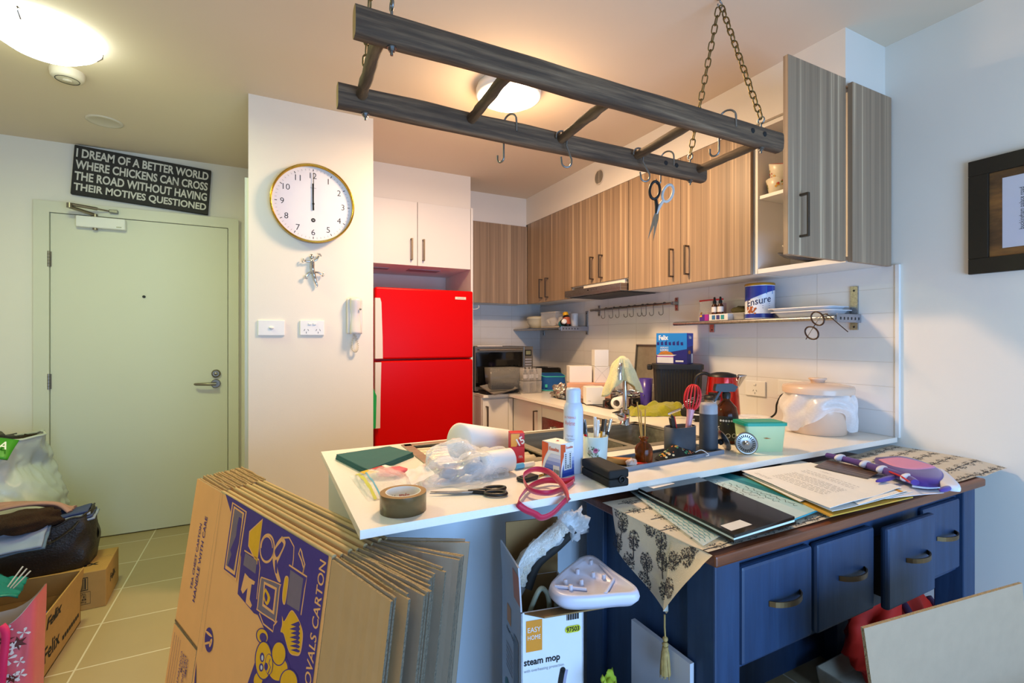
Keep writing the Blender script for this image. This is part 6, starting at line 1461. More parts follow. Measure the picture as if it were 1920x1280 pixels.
def mb_(x, y, z): return Vector((loc.x+x*ca-y*sa, loc.y+x*sa+y*ca, z))
FUR = mat('white_fleece', '#ddd3c2', .95, var=.08, scale=90, bump=1., bscale=220, sheen=.5)
t = thing('mop_pad', 'white fleece mop pad in clear wrap sticking out of the steam mop carton', 'mop pad', (0, 0, 0))
a0, a1, a2, a3 = mb_(.02, .10, .70), mb_(.05, .11, .755), mb_(.11, .12, .79), mb_(.155, .115, .83)
P = smooth_path([a0, a1, a2, a3], 10); n = len(P)
b = MB().tube(P, [.024+.009*nz(i*.9, 1)+.008*nz(i*.35, 4) for i in range(n)], FUR, 18, flat=.8)
b.obj('fleece', t)
P2 = [p+Vector((.022, -.012, -.012)) for p in P]
MB().tube(P2, .014, BLKM, 10).obj('dark_backing', t)
b = MB()
def wrap(u, v_):
    i = u*(n-1); j = min(int(i), n-2); p = P[j].lerp(P[j+1], i-j); a = 2*PI*v_; r = .036+.01*nz(u*6, math.cos(a)*2, math.sin(a)*2)
    return p+Vector((.006+r*.9*math.cos(a), -.006+r*.5*math.cos(a), r*math.sin(a)))
b.surf(wrap, 40, 24, CLEAR); b.ball(tuple(a3+Vector((.02, -.01, 0))), (.04, .025, .032), CLEAR, dn=1., df=3); b.obj('clear_wrap', t)
MPW = mat('mop_white', '#cfcede', .28, var=.01)
t = thing('steam_mop', 'white triangular steam mop head lying underside up on the open carton', 'mop head')
zt = .735
pl = pxl([(1088, 1043), (1112, 1040), (1150, 1068), (1193, 1098), (1193, 1110), (1160, 1113), (1100, 1118), (1052, 1116), (1030, 1098), (1042, 1080), (1065, 1060)], zt)
cc = sum(pl, Vector())/len(pl); n = len(pl); b = MB()
rings = [(.9, -.034), (1., -.022), (1.02, -.014), (1., -.006), (.97, 0), (.86, .0), (.84, -.004)]
b.add([(cc.x+(p.x-cc.x)*k, cc.y+(p.y-cc.y)*k, zt+z_) for k, z_ in rings for p in pl], [tuple(range(n))[::-1]]+[(j*n+i, j*n+(i+1) % n, (j+1)*n+(i+1) % n, (j+1)*n+i) for j in range(6) for i in range(n)]+[tuple(range(6*n, 7*n))], MPW, True)
b.obj('shell', t)
b = MB()
for px in ((1108, 1055), (1083, 1072), (1112, 1078), (1060, 1092), (1090, 1092), (1132, 1082), (1070, 1102)):
    q = atd(*px, zt); b.lathe([(.0055, -.004), (.005, .007), (0, .007)], MPW, 12, Tr(q))
b.obj('pegs', t)
b = MB()
for p, q_ in (((1125, 1058), (1150, 1085)), ((1150, 1085), (1135, 1112)), ((1040, 1098), (1100, 1104))): 
    a, c = atd(*p, zt), atd(*q_, zt); b.tube([a+Vector((0, 0, -.001)), c+Vector((0, 0, -.001))], .004, MPW, 6)
b.obj('ribs', t)
t = thing('mop_hose', 'pale curved hose inside the open steam mop carton', 'hose')
HOS = mat('hose_ivory', '#a9ad98', .35, var=.02)
MB().tube(smooth_path([mb_(.02, .05, .5), mb_(.03, .05, .62), mb_(.055, .05, .69), mb_(.075, .055, .7), mb_(.09, .055, .66), mb_(.085, .05, .55)], 8), .006, HOS, 10).obj('tube', t)
MB().tube(smooth_path([mb_(.11, .06, .5), mb_(.115, .07, .62), mb_(.12, .09, .69)], 8), .005, HOS, 10).obj('tube', t)
# under the desk
MB().box((.868, .805, 0), (.880, 1.005, .575), mat('white_board', '#c9cad2', .6, var=.02)).obj('white_panel_board', None, label='plain white board standing against the left end of the desk, behind the tassel', cat='board')
t = thing('rubbish_bag', 'black bag with lime green plastic poking out, at the foot of the desk', 'bag', (.76, .84, 0))
b = MB().ball((0, 0, .255), (.09, .08, .255), BLKM, dn=.25, df=2.2); b.obj('bag', t)
MB().surf(lambda u, v_: (-.02-.05*u+.01*nz(u*4, v_*4), .045+.04*v_-.02*u, .47+.065*v_+.03*u*(1-v_)+.015*nz(u*5, v_*5, 2)), 10, 10, mat('lime_plastic', '#9fb233', .35, var=.1), thick=.001).obj('green_wrapper', t)
t = thing('storage_bin', 'clear plastic storage bin on the floor under the right end of the desk', 'bin', (2.12, .985, 0))
tub(MB(), .52, .27, .075, film('murky_plastic', (.75, .66, .5, 1), .4, .2), .01).obj('tub', t)
REDB = mat('red_bag_fabric', '#cf2413', .7, var=.12, scale=14); DKP = mat('plum_trim', '#3a1c38', .7)
t = thing('red_bag', 'crumpled red bag with dark trim stuffed in the clear bin below the desk', 'bag', (2.12, .985, .012))
MB().ball((0, 0, .2), (.225, .105, .19), REDB, dn=.3, df=2.6, nu=30, nv=18).obj('body', t)
MB().tube(smooth_path([(-.1, -.1, .16), (-.09, -.11, .25), (-.07, -.08, .34), (-.05, 0, .39)], 8), .014, DKP, 8, flat=.5).obj('trim', t)
MB().tube(smooth_path([(.12, -.1, .16), (.14, -.1, .26), (.13, -.06, .33)], 8), .012, DKP, 8, flat=.5).obj('trim', t)
t = thing('carton_box', 'plain kraft carton with a raised flap in the near right corner', 'box', (0, 0, 0))
PLK = mat('plain_board', '#a98f74', .9, var=.04, scale=30, bump=.05, bscale=200)
a, c = onz(1620, 1178, .723), onz(1917, 1093, .723); low = a+Vector((.06, .0, -.26)); low2 = Vector((c.x+.05, c.y, .463))
b = MB(); nn = (c-a).cross(Vector((0, 0, 1))).normalized()*.007
vs = [a, c, low2, low, a-nn, c-nn, low2-nn, low-nn]
b.add(vs, [(0, 1, 2, 3)], PLK).add(vs, [(7, 6, 5, 4)], PLK).add(vs, [(0, 4, 5, 1), (1, 5, 6, 2), (2, 6, 7, 3), (3, 7, 4, 0)], CARDC); b.obj('flap', t)
b = MB(); y_ = low.y; x0, x1 = low.x, low2.x
for q, w__ in (((x0, y_-.36, 0), (x1, y_-.353, .463)), ((x0, min(y_, low2.y)-.007, 0), (x1, max(y_, low2.y), .463)), ((x0, y_-.36, 0), (x0+.007, y_, .463)), ((x1-.007, y_-.36, 0), (x1, y_, .463))): b.box(q, w__, PLK)
b.obj('body', t)
# ------------------------------------------------------------------ stack of flattened removal cartons
ZT_ = .852
TL0, R0 = onz(370, 897, ZT_), onz(622, 1045, ZT_)
TL7, R7 = onz(445, 879, ZT_), Vector((.250, 1.150, ZT_))
E_PX = [(735, 1123), (767, 1120), (797, 1112), (806, 1094), (810, 1078), (835, 1069), (862, 1046), (881, 1013)]
OUT = Vector((-.928, -.373, 0)).normalized()
LEAN = .14
def down(h): return OUT*(LEAN*h)+Vector((0, 0, -h))
NAMES = ['front flattened carton of the leaning stack, purple removals print on its face', 'second flattened carton of the leaning stack, right behind the printed one', 'third flattened carton of the leaning stack, counting from the printed one', 'fourth flattened carton of the leaning stack, counting from the printed one',
         'fifth flattened carton of the leaning stack, counting from the printed one', 'flattened carton third from the back of the leaning stack', 'flattened carton with a thick folded flap, second from the back of the stack', 'rearmost flattened carton, its flap nearest the blue-lit peninsula panel']
def slab(b, p, q, th, h0, h1, m, medge, back, wav=0., seed=0., nseg=14, topm=None):
    """leaning board hanging from top line p-q, from depth h0 to h1; back = thickness direction"""
    vs = []; fs = []
    for side in (0, 1):
        for j in (h0, h1):
            for i in range(nseg+1):
                u = i/nseg; w_ = wav*(nz(u*3.5, seed, 1)+.5*nz(u*11, seed, 2))
                vs.append(p.lerp(q, u)+down(j)+back*(th*side)+back*w_+Vector((0, 0, abs(w_)*.3 if j == h0 else 0)))
    n = nseg+1
    F_ = lambda s, j, i: s*2*n+j*n+i
    for i in range(nseg): fs.append((F_(0, 1, i), F_(0, 1, i+1), F_(0, 0, i+1), F_(0, 0, i)))
    b.add(vs, fs, m, False)
    b.add(vs, [(F_(1, 0, i), F_(1, 0, i+1), F_(1, 1, i+1), F_(1, 1, i)) for i in range(nseg)], m)
    b.add(vs, [(F_(0, 0, i), F_(0, 0, i+1), F_(1, 0, i+1), F_(1, 0, i)) for i in range(nseg)], topm or medge)
    b.add(vs, [(F_(0, 1, i+1), F_(0, 1, i), F_(1, 1, i), F_(1, 1, i+1)) for i in range(nseg)], medge)
    b.add(vs, [(F_(0, 0, 0), F_(1, 0, 0), F_(1, 1, 0), F_(0, 1, 0)), (F_(0, 1, nseg), F_(1, 1, nseg), F_(1, 0, nseg), F_(0, 0, nseg))], medge)
BACK = -OUT
HB = ZT_-.003
FOLD = mat('kraft_fold', '#c0a576', .8, var=.06, scale=20)
for k in range(8):
    f = k/7; tl, r_ = TL0.lerp(TL7, f), R0.lerp(R7, f)
    if 0 < k < 7: tl = tl+(r_-tl).normalized()*(.012*nz(k*1.7, 3)); 
    e = onz(*E_PX[k], ZT_); d = (r_-tl).normalized(); W = (r_-tl).length; cr = tl+d*.222
    m = [CARDP, CARD, CARD, CARD, CARD, CARDG, CARDG, CARDG][k]
    t = thing('flattened_carton', NAMES[k], 'cardboard carton', group='flattened cartons leaning on the counter end')
    dz = Vector((0, 0, -.004*(k % 2)))
    b = MB(); slab(b, cr+dz, r_+dz, .0115, 0, HB, m, CARDC, BACK, topm=FOLD)
    # rounded fold along the top
    pts = [cr+dz+BACK*.0058+(r_-cr)*i/8 for i in range(9)]; b.tube([p+Vector((0, 0, -.001)) for p in pts], .0058, FOLD, 8)
    b.obj('body', t)
    lift = Vector((0, 0, .004 if k else 0))
    b = MB()
    if k == 0:
        slab(b, tl, cr-d*.001, .005, 0, .447, CARDP, CARDC, BACK, .0); slab(b, tl+OUT*.002, cr-d*.004+OUT*.0, .005, .455, HB, CARDP, CARDC, BACK, .0)
        slab(b, tl+BACK*.007, cr-d*.002+BACK*.007, .004, 0, HB, CARD, CARDC, BACK, .002, 3)
    else:
        slab(b, tl+lift, cr-d*.002, .005, 0, HB, CARD, CARDC, BACK, .003, k*2.2); slab(b, tl+lift+BACK*.007+d*.01, cr-d*.002+BACK*.007, .004, -.004, HB, CARD, CARDC, BACK, .003, k*3.1)
    b.obj('left_flap', t)
    b = MB(); bk = (e-r_); bk = Vector((-bk.y, bk.x, 0)).normalized()
    if bk.dot(BACK) < 0: bk = -bk
    mm = CARD if k < 2 else CARDG
    e1 = e-bk*.002
    slab(b, r_+d*.002+dz*.5, e1, .005, .004, HB, mm if k else mat('front_flap_board', '#c9a06c', .85, var=.04, scale=20), CARDD, bk, .002, k*1.3, topm=CARDC)
    slab(b, r_+d*.002+bk*.0065, e1+bk*.0075-(e1-r_).normalized()*.012*(k % 2), .004, .0, HB, CARDG, CARDD, bk, .003, k*5.3, topm=CARDC)
    if k in (2, 6): slab(b, r_+d*.004+bk*.013, e1+bk*.014, .005, .002, HB, CARDG, CARDD, bk, .004, k*7.1, topm=CARDC)
    b.obj('right_flap', t)
    if k == 0: PRT, dF, WF = t, d, W
# print on the front carton: measured on its face
NF = dF.cross(down(1).normalized()).normalized()
if NF.dot(OUT) < 0: NF = -NF
DN = down(1).normalized()
def face_st(px, py):
    r = Vector(ray(px, py)); o = Vector((0, 0, H)); tt = (TL0-o).dot(NF)/r.dot(NF); p = o+r*tt-TL0
    return (p.dot(dF), p.dot(DN))
FM = Matrix(((dF.x, -DN.x, NF.x, TL0.x), (dF.y, -DN.y, NF.y, TL0.y), (dF.z, -DN.z, NF.z, TL0.z), (0, 0, 0, 1)))
def A(x, y): s_, t_ = face_st(320+x/3.048, 860+y/3.048); return (s_, -t_)      # crop coordinates of the measured view
def B_(x, y): s_, t_ = face_st(320+x/5.334, 860+y/5.334); return (s_, -t_)
def D_(x, y): s_, t_ = face_st(320+x/5.82, 1060+y/5.82); return (s_, -t_)
b = MB(); L0 = .0012
def fl_(pts, m, z=0): b.flat(pts, m, FM, L0+z*.0002)
def rg(pts, w, m, z=0, closed=True): b.ring(pts, w, m, FM, L0+z*.0002, closed)
def sm(pts, k=5): P = [Vector((p[0], p[1], 0)) for p in pts]; P = smooth_path(P+[P[0]], k)[:-1]; return [(p.x, p.y) for p in P]
KR_ = CARDP
bot = .845
pb1, pb2 = A(755, 1285), A(560, 1285)
dx = (pb1[0]-A(905, 552)[0])/(pb1[1]-A(905, 552)[1])
fl_([A(316, 200), A(905, 553), (A(905, 553)[0], -bot), (.40, -bot), A(545, 985), A(500, 890), A(478, 880), A(385, 770), A(405, 560), A(345, 300)], PURP)
# framed landscape
fl_([A(355, 245), A(438, 300), A(378, 697), A(300, 632)], KR_, 1); fl_([A(360, 256), A(431, 304), A(374, 680), A(307, 628)], PURP, 2); fl_([A(365, 268), A(424, 308), A(370, 664), A(314, 624)], KR_, 3); fl_([A(370, 282), A(415, 314), A(366, 640), A(322, 606)], GREYP, 4)
fl_([A(395, 330), A(412, 340), A(395, 480), A(362, 632), A(330, 608), A(352, 545), A(345, 520), A(378, 440), A(385, 380)], PURP, 5)
# lamp shade and vessel
fl_([A(530, 340), A(497, 604), A(446, 497), A(452, 412)], KR_, 1); fl_([A(526, 352), A(496, 590), A(450, 494), A(456, 416)], YELP, 2)
fl_([A(430, 535), A(497, 580), A(488, 655), A(418, 605)], GREYP, 2); rg([A(425, 522), A(508, 575), A(514, 620), A(495, 800)], .004, KR_, 2, False)
fl_([A(428, 650), A(452, 678), A(486, 700), A(480, 718), A(466, 715), A(455, 800), A(468, 835), A(460, 850), A(432, 820), A(443, 735), A(415, 770), A(405, 745)], KR_, 2)
# circle, cloche, pot
rg([A(555+40*math.cos(q)-4*math.sin(q), 510+78*math.sin(q)) for q in [2*PI*i/28 for i in range(28)]], .006, KR_, 1); rg([A(553+32*math.cos(q), 508+66*math.sin(q)) for q in [PI+PI*i/14 for i in range(15)]], .004, KR_, 1, False)
fl_(sm([A(640, 440), A(660, 480), A(628, 560), A(612, 600), A(618, 640), A(632, 700), A(612, 690), A(590, 610), A(588, 540), A(610, 480)]), KR_, 1); fl_(sm([A(638, 470), A(648, 495), A(612, 560), A(600, 520)]), PURP, 2); fl_(sm([A(600, 580), A(610, 578), A(612, 650), A(600, 640)]), PURP, 2)
rg([A(640, 450), A(680, 448), A(708, 500), A(705, 570), A(700, 610)], .004, KR_, 1, False); rg([A(745, 512), A(735, 540), A(752, 580), A(765, 630), A(758, 655), A(770, 600), A(758, 560), A(752, 530)], .005, KR_, 1)
# television with balloon
fl_(sm([A(525, 672), A(628, 712), A(628, 740), A(607, 925), A(590, 925), A(500, 865), A(498, 840), A(515, 690)], 3), KR_, 2); fl_(sm([A(527, 680), A(622, 716), A(622, 742), A(602, 915), A(590, 915), A(506, 860), A(504, 838), A(520, 695)], 3), GREYP, 3)
fl_([A(538, 698), A(612, 735), A(595, 888), A(528, 838)], KR_, 4); fl_([A(544, 716), A(602, 746), A(588, 866), A(536, 826)], PURP, 5); fl_(sm([A(548, 735), A(575, 790), A(555, 835), A(534, 780)], 3), YELP, 6); fl_(sm([A(548, 755), A(560, 790), A(551, 815), A(542, 780)], 3), PURP, 7)
rg([A(510, 880), A(532, 940), A(588, 985), A(592, 950), A(612, 925)], .004, KR_, 1, False)
# box and cushion
rg([A(680, 605), A(782, 672), A(770, 740), A(748, 890)], .004, KR_, 1, False); fl_([A(688, 632), A(762, 682), A(738, 870), A(666, 826)], GREYP, 2); fl_(sm([A(668, 665), A(678, 690), A(660, 820), A(645, 822), A(642, 770), A(655, 680)]), KR_, 2); fl_(sm([A(667, 675), A(674, 692), A(657, 812), A(648, 815), A(646, 770), A(658, 685)]), YELP, 3)
# vase
vz = sm([A(640, 893), A(652, 925), A(690, 865), A(715, 880), A(748, 945), A(760, 1010), A(745, 1110), A(715, 1122), A(680, 1100), A(650, 1000), A(632, 985), A(640, 945)]); fl_(vz, KR_, 2)
cv = (sum(p[0] for p in vz)/len(vz), sum(p[1] for p in vz)/len(vz)); fl_([(cv[0]+(p[0]-cv[0])*.93, cv[1]+(p[1]-cv[1])*.95) for p in vz], YELP, 3)
for q in range(7): fl_([A(738-4*q*.6, 925+26*q), A(690-6*(q % 2), 945+24*q), A(735, 960+24*q), A(745, 945+25*q)], PURP, 4)
# bear
def bear(cx, cy, rx, ry, m, z, g=0): return fl_([D_(cx+rx*math.cos(q)*math.cos(g)-ry*math.sin(q)*math.sin(g), cy+rx*math.cos(q)*math.sin(g)+ry*math.sin(q)*math.cos(g)) for q in [2*PI*i/28 for i in range(28)]], m, z)
bear(1010, 765, 70, 90, PURP, 3, -.25); bear(1010, 765, 58, 78, YELP, 4, -.25); bear(1020, 780, 38, 52, PURP, 5, -.25)
bear(1190, 955, 82, 135, PURP, 4.4); bear(1190, 955, 72, 122, YELP, 4.8)
bear(1190, 1120, 120, 150, PURP, 3); bear(1180, 1120, 105, 130, YELP, 4)
bear(1300, 1270, 105, 150, PURP, 5); bear(1300, 1270, 92, 138, YELP, 6)
bear(1025, 1030, 98, 215, PURP, 5); bear(1025, 1030, 86, 200, YELP, 6); bear(965, 1235, 60, 95, PURP, 3.3, .2); bear(965, 1235, 48, 80, YELP, 4.2, .2)
bear(1010, 995, 24, 52, PURP, 7); bear(1013, 1000, 11, 30, LABL, 8); bear(1000, 1105, 24, 46, PURP, 7); bear(1003, 1105, 11, 26, LABL, 8)
bear(1085, 1070, 44, 115, PURP, 7); bear(1085, 1070, 38, 108, YELP, 8); bear(1055, 1095, 20, 42, PURP, 9); rg([D_(1100, 1010), D_(1085, 1060), D_(1105, 1100), D_(1085, 1150), D_(1070, 1180)], .003, PURP, 9, False)
# lettering, recycling mark, address block
def vtext(txt, c, h, w, m, z=1): b.text(txt, h, m, FM @ Tr(c[0], c[1], L0+z*.0002) @ Rz(PI/2), w, .012)
n1, n2 = A(835, 560), A(888, 590); tb_ = A(775, 1215)
hN = abs(A(845, 640)[0]-A(893, 580)[0])*.95
top_, lowv = A(868, 575)[1], A(800, 1060)[1]
perL = (top_-lowv)/9.05
wfull = perL*16.2
vtext('REMOVALS CARTON', ((A(838, 760)[0]+A(880, 700)[0])/2-.002, top_-wfull/2), hN, wfull, KR_, 2)
a_, c_ = A(165, 362), A(128, 755); vtext('TEA CHEST CARTON', ((a_[0]+c_[0])/2, (a_[1]+c_[1])/2), .018, a_[1]-c_[1], PURP)
a_, c_ = A(197, 322), A(142, 825); vtext('HANDLE WITH CARE', ((a_[0]+c_[0])/2, (a_[1]+c_[1])/2), .022, a_[1]-c_[1], PURP)
bear(423, 808, 46, 136, PURP, 1)
for q in range(3):
    g = q*2*PI/3+.5; bear(423+22*math.cos(g), 808+66*math.sin(g), 13, 48, KR_, 2, g*.5)
rg([A(300, 190), A(195, 960), A(180, 1100)], .0012, CARDC, 0, False)
b.obj('printed_face', PRT)
lb = MB(); b = lb
sl = .451
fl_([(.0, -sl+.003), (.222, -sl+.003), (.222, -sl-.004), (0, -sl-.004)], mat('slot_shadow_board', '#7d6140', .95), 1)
for q in range(4): rg([(.022+.02*q, -sl-.03), (.022+.02*q, -bot+.02)], .0015, PURP, 9, False)
for q, s_ in enumerate(('CONTENTS', 'ROOM', 'DESTINATION', 'NAME')): b.text(s_, .012, PURP, FM @ Tr(.11+.019*q, -sl-.055-.034*len(s_)*.18, L0+.002) @ Rz(-PI/2), .013*len(s_), .006)
fl_([(.232, -sl-.03), (.30, -bot), (.39, -bot)], PURP, 2)
b.obj('address_block', PRT)
# ------------------------------------------------------------------ hall clutter
CFX = mat('catfood_board', '#a98348', .85, var=.05, scale=25)
def carton(b, w_, d_, h_, m, closed=True):
    b.box((0, 0, 0), (w_, d_, h_), m, .003) if closed else None
def barcode(b, M, x, z, w_, h_):
    b.ring([(x, z), (x+w_, z), (x+w_, z+h_), (x, z+h_)], .004, INK, M, .0004)
    xx = x+.008; rnd = random.Random(4)
    while xx < x+w_-.01:
        q = rnd.choice((.003, .005, .007)); b.flat([(xx, z+.004), (xx+q, z+.004), (xx+q, z+h_-.004), (xx, z+h_-.004)], INK, M, .0004); xx += q+rnd.choice((.003, .004))
loc = onz(196, 1141, 0)
t = thing('carton_box', 'closed brown carton with a barcode on the hall floor, under the black tote', 'box', (loc.x-.60, loc.y, 0), .05)
b = MB().box((0, 0, 0), (.60, .30, .183), CFX, .003); fr = Tr(0, -.0008, 0) @ FRONT
barcode(b, fr, .40, .098, .13, .06); b.ring([(.44, .03), (.54, .03), (.54, .088), (.44, .088)], .002, INK, fr, .0004)
for k, s_ in enumerate(('FELIX AGAIL', 'SUITE', 'x 48', 'NET 4.08kg')): b.text(s_, .01, INK, fr @ Tr(.49, .079-.013*k, .0005), .07)
b.text('Felix', .05, INK, Tr(.48, .1, .1838) @ Rz(.1), .15, .02).flat([(0, .185), (.6, .185), (.6, .188), (0, .188)], CARDC, Tr(0, 0, .1836)); b.text('Felix', .04, INK, Tr(.6008, .15, .1) @ Rz(PI/2) @ FRONT, .12, .02)
b.obj('body', t)
# open carton
t = thing('carton_box', 'open brown carton with its side flap raised, next to the pink tote', 'box', (-1.2, 2.47, 0))
W_, D__, H_ = .43, .46, .15; b = MB()
for a, c in (((0, 0, 0), (W_, .005, H_)), ((0, D__-.005, 0), (W_, D__, H_)), ((0, 0, 0), (.005, D__, H_)), ((W_-.005, 0, 0), (W_, D__, H_)), ((0, 0, 0), (W_, D__, .005))): b.box(a, c, CFX)
sd = Tr(W_+.0008, 0, 0) @ Rz(PI/2) @ FRONT
b.text('Felix', .06, INK, sd @ Tr(.12, .08, 0), .16, .02); [b.flat([(.23+.026*k, .04), (.25+.026*k, .04), (.25+.026*k, .058), (.23+.026*k, .058)], INK, sd) for k in range(8)]; barcode(b, Tr(0, -.0008, 0) @ FRONT, .33, .08, .085, .05); b.ring([(.34, .01), (.42, .01), (.42, .065), (.34, .065)], .003, INK, Tr(0, -.0008, 0) @ FRONT, .0002); b.obj('body', t)
b = MB().box((0, 0, 0), (.005, D__, .105), CFX, M=Tr(W_-.004, 0, H_) @ Ry(.12)); b.text('Felix', .05, INK, Tr(W_-.003, 0, H_) @ Ry(.12) @ Tr(.0058, .12, .055) @ Rz(PI/2) @ FRONT, .15, .02); b.obj('flap', t)
MB().box((0, 0, 0), (W_, .005, .1), CFX, M=Tr(0, D__-.006, H_) @ Rx(.15)).obj('flap', t)
FB = mat('pack_blue', '#1d4fa8', .35); 
for k, (m_, z) in enumerate(((FB, 0), (LABL, .035), (mat('pack_sky', '#3a8fcc', .35), .07), (FB, .1))):
    o = MB().box((0, 0, 0), (.27, .24, .03), m_, .008, seg=2).box((.05, -.001, .008), (.24, 0, .022), WHT).box((.2702, .05, .006), (.2707, .2, .024), WHT).obj('food_packet', None, (-1.09+.005*k, 2.56+.01*k, .006+z), .1*(k % 3-1), label=['blue food packet at the bottom of the open brown carton', 'white food packet second from the bottom in the open carton', 'sky blue food packet below the topmost one in the open carton', 'blue food packet lying topmost in the open brown carton'][k], cat='packet', group='packets in the open carton')
# black tote with clothes
LTH = mat('black_leather', '#241e1a', .45, var=.15, scale=40, bump=.3, bscale=120)
t = thing('tote_bag', 'slouchy black leather tote full of clothes standing on a brown carton', 'bag', (-1.13, 3.19, .185), .06)
def tote(u, v_):
    a = 2*PI*u; c_, s_ = math.cos(a), math.sin(a); k = 1+.05*math.sin(v_*PI)-.02*v_
    x = math.copysign(abs(c_)**.35, c_)*.34*k; y = math.copysign(abs(s_)**.45, s_)*.105*k
    return (x+.012*nz(a*2, v_*3), y+.012*nz(a*2.5, v_*3, 4), .002+v_*(.235+.035*max(0, c_)**3+.02*nz(c_*2, s_*2)))
b = MB().surf(tote, 64, 14, LTH).add([tote(i/64, 0) for i in range(64)], [tuple(range(64))[::-1]], LTH); b.obj('body', t)
MB().tube([(tote(i/64, 1)) for i in range(64)], .005, LTH, 6, True).obj('rim', t)
MB().tube(smooth_path([(.16, -.112, .20), (.20, -.13, .16), (.27, -.12, .2), (.3, -.10, .235)], 6), .009, LTH, 8, flat=.5).box((.185, -.128, .15), (.205, -.116, .175), NICKEL, .002).obj('strap', t)
def cloth_lump(name, label, loc, r, m, seed, rz=0, dn=.5, cat='clothing'):
    return crumple(name, label, cat, loc, r, m, seed, dn, 2.2, 34, 20, rz)
cloth_lump('woolly_hat', 'dark brown fluffy hat lying on top of the black tote', (-1.03, 3.11, .41), (.14, .085, .055), mat('brown_wool', '#38210f', 1., var=.2, scale=120, bump=1., bscale=260), 2.2, .1, .3)
def folded(name, label, loc, w_, d_, h_, m, m2, rz, n=3):
    t = thing(name, label, 'clothing', loc, rz)
    for k in range(n):
        b = MB().surf(lambda u, v_: ((u-.5)*w_*(1-.05*k), (v_-.5)*d_*(1-.04*k), h_*k/n+.01*nz(u*3, v_*3, k)+.006*math.sin(u*PI)), 16, 12, m if k % 2 == 0 else m2, thick=h_/n*.7); b.obj('fold', t)
    return t
SHB = mat('shirt_blue', '#8b98b4', .9, var=.05); SHN = mat('shirt_navy', '#39456e', .9, var=.06)
folded('folded_shirt', 'stack of pale blue shirts folded inside the right of the black tote', (-.905, 3.2, .395), .26, .15, .055, SHB, SHN, .05, 4).rotation_euler = (0, -.22, .1)
folded('blue_garment', 'blue denim garment hanging over the front of the black tote', (-1.07, 3.065, .37), .3, .12, .03, mat('denim', '#5f7590', .95, var=.08, scale=80), SHB, -.15, 2).rotation_euler = (.75, -.12, -.1)
b = MB(); PKC = mat('dusty_pink_cloth', '#a57d74', .95, var=.06, scale=40)
for k in range(5):
    P = smooth_path([(-.28, .02*k-.03, .0+.01*k), (-.14, .015*k, .055+.006*k), (.02, .02*k-.02, .085-.004*k), (.14, .015*k-.02, .07-.01*k), (.2, .02*k-.05, .03)], 6); b.tube(P, .016+.003*(k % 2), PKC, 8, flat=.55)
b.obj('pink_garment', None, (-1.08, 3.24, .42), .0, label='dusty pink garment heaped behind the brown hat on the black tote', cat='clothing')
# white rubbish bag
t = thing('rubbish_bag', 'big white plastic rubbish bag, overfull, standing beside the entry door', 'bag', (-1.37, 3.62, 0))
WBG = mat('white_bag_film', '#c3c8c2', .32, var=.03, scale=8, bump=.25, bscale=14, trans=.1)
def wbag(u, v_):
    a = 2*PI*u; c_, s_ = math.cos(a), math.sin(a)
    R = .27+.115*math.sin(min(1, v_*1.25)*PI*.95)-.02*v_+.03*nz(c_*1.5, s_*1.5, v_*3)+.014*math.sin(a*5+v_*9+3*nz(c_, s_, v_))*(.3+v_)-.05*abs(nz(c_*2.2+v_*2.5, s_*2.2, v_*4.5-a*.0))-.025*abs(nz(c_*5+v_*6, s_*5, v_*9))
    if v_ > .82: R += .02*(v_-.82)/.18
    return (R*c_, R*s_*.8, .004+v_*(.745+.05*c_+.02*nz(c_*2, s_*2)))
MB().surf(wbag, 140, 70, WBG).obj('body', t)
MB().tube([wbag(i/80, 1) for i in range(80)], .007, WBG, 6, True).obj('rim', t)
b = MB()
for k, (x, y, r) in enumerate(((-.1, -.05, .16), (.1, .0, .14), (.0, .1, .15))): b.ball((x, y, .70), (r, r*.9, .085), BLKM if k == 1 else mat('grey_rubbish', '#5a5650', .85, var=.2, scale=30), dn=.6, df=3, seed=k*3.)
b.ball((.2, -.02, .76), (.06, .05, .035), mat('dark_fluff', '#2d2416', 1., var=.3, scale=120), dn=.7, df=6); b.obj('rubbish', t)
t = thing('green_packet', 'bright green packet with white letters on top of the white rubbish bag', 'packet', (-1.31, 3.40, .79), rot=(.8, .28, .1))
b = MB().surf(lambda u, v_: ((u-.5)*.3, (v_-.5)*.12, .02*math.sin(PI*u)*math.sin(PI*v_)), 14, 10, mat('packet_green', '#3a8c1a', .4, var=.08), thick=.01).text('DA', .045, WHT, Tr(.095, .0, .028), .07, .012); b.obj('packet', t)
# pink tote and teal bag
t = thing('tote_bag', 'shiny pink tote with brown stars and white butterflies, at the left edge', 'bag', (-.90, 2.27, 0), .05)
PKB = mat('pink_laminate', '#d4626e', .3, var=.08, scale=6); PKH2 = mat('hot_pink_webbing', '#d31f5c', .6)
def ptote(u, v_):
    a = 2*PI*u; c_, s_ = math.cos(a), math.sin(a); return (math.copysign(abs(c_)**.25, c_)*(.185+.012*v_), math.copysign(abs(s_)**.3, s_)*(.09-.01*v_)+.008*nz(c_*3, v_*3), .003+v_*(.395+.04*max(0, c_)-.05*abs(s_)*(1-abs(c_))))
b = MB().surf(ptote, 72, 14, PKB).surf(lambda u, v_: tuple(Vector(ptote(u, v_))*.985+Vector((0, 0, .006))), 72, 14, mat('white_lining', '#c9bdb2', .7)); b.add([ptote(i/72, 0) for i in range(72)], [tuple(range(72))[::-1]], PKB)
def star(n, R, r): return [((R if i % 2 == 0 else r)*math.cos(PI*i/n), (R if i % 2 == 0 else r)*math.sin(PI*i/n)) for i in range(2*n)]
random.seed(21); STB = mat('brown_star', '#57201a', .5)
fr = Tr(0, -.0985, 0) @ FRONT
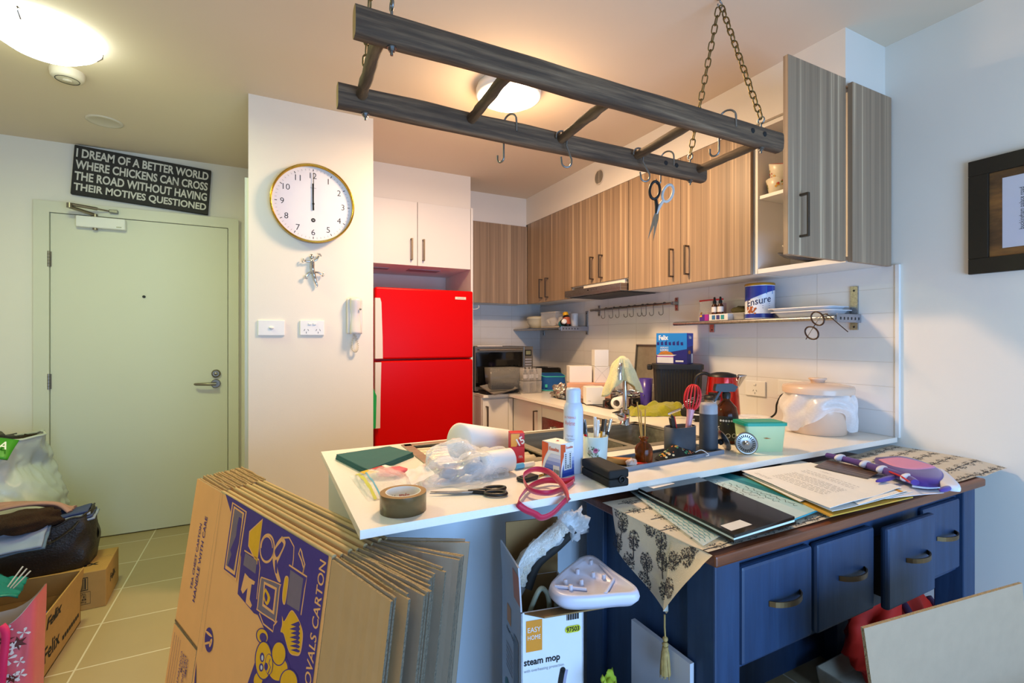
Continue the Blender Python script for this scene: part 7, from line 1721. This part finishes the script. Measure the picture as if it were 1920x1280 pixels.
def onp(x, z):
    best = min(((abs(ptote(i/144, z/.395)[0]-x), i) for i in range(75, 142)), key=lambda q: q[0])[1]; p = ptote(best/144, z/.395); return Vector((p[0], p[1]-.0022, z))
for k in range(72):
    x, z = (random.uniform(.03, .18) if k < 44 else random.uniform(-.17, .03)), random.uniform(.03, .37 if k < 44 else .3); S_ = random.uniform(.016, .026); q = random.uniform(0, 1)
    if k % 2 == 0: pts = star(6, S_, S_*.4); m_ = STB
    else: pts = [(S_*1.1*abs(math.sin(1.0*a))**.6*math.cos(a)*1.1, S_*.9*math.sin(a)*abs(math.cos(a))**.2) for a in [2*PI*i/20 for i in range(20)]]; m_ = LABL
    b.add([onp(x+p[0]*math.cos(q)-p[1]*math.sin(q), z+p[0]*math.sin(q)+p[1]*math.cos(q)) for p in pts], [tuple(range(len(pts)))], m_)
b.obj('body', t)
b = MB(); ribbon(b, [onp(.118, .375)+Vector((0, -.004, 0)), onp(.13, .35)+Vector((0, -.02, 0)), onp(.133, .27)+Vector((0, -.03, 0)), onp(.122, .19)+Vector((0, -.03, 0)), onp(.08, .1)+Vector((0, -.03, 0)), onp(.0, .07)+Vector((0, -.03, 0)), onp(-.09, .36)+Vector((0, -.004, 0))], .021, PKH2, 6, [(1, 0, 0), (1, 0, 0), (1, 0, 0), (.8, 0, .5), (0, 0, 1), (1, 0, 0), (1, 0, 0)]); b.obj('handle', t)
t = thing('plastic_bag', 'crinkled teal plastic bag lying between the pink tote and black tote', 'bag', (-1.06, 2.74, .262), .15)
MB().surf(lambda u, v_: ((u-.5)*.3, (v_-.5)*.2, .005+.1*(1-abs(2*u-.9)**1.6*.8)*(1-(2*v_-1)**2*.7)+.03*nz(u*4, v_*4, 3)+.012*abs(nz(u*9, v_*9, 5))), 36, 26, mat('teal_plastic', '#0f7a78', .25, var=.06, scale=8), thick=.003).obj('film', t)
b = MB()
for k in range(3): b.tube([(0+.01*k, .006*k, 0), (.05+.012*k, .03, .085-.012*k)], .003, LABL, 5)
b.obj('paper_sticks', None, (-.96, 2.72, .28), label='thin white sticks poking up beside the teal plastic bag', cat='sticks')
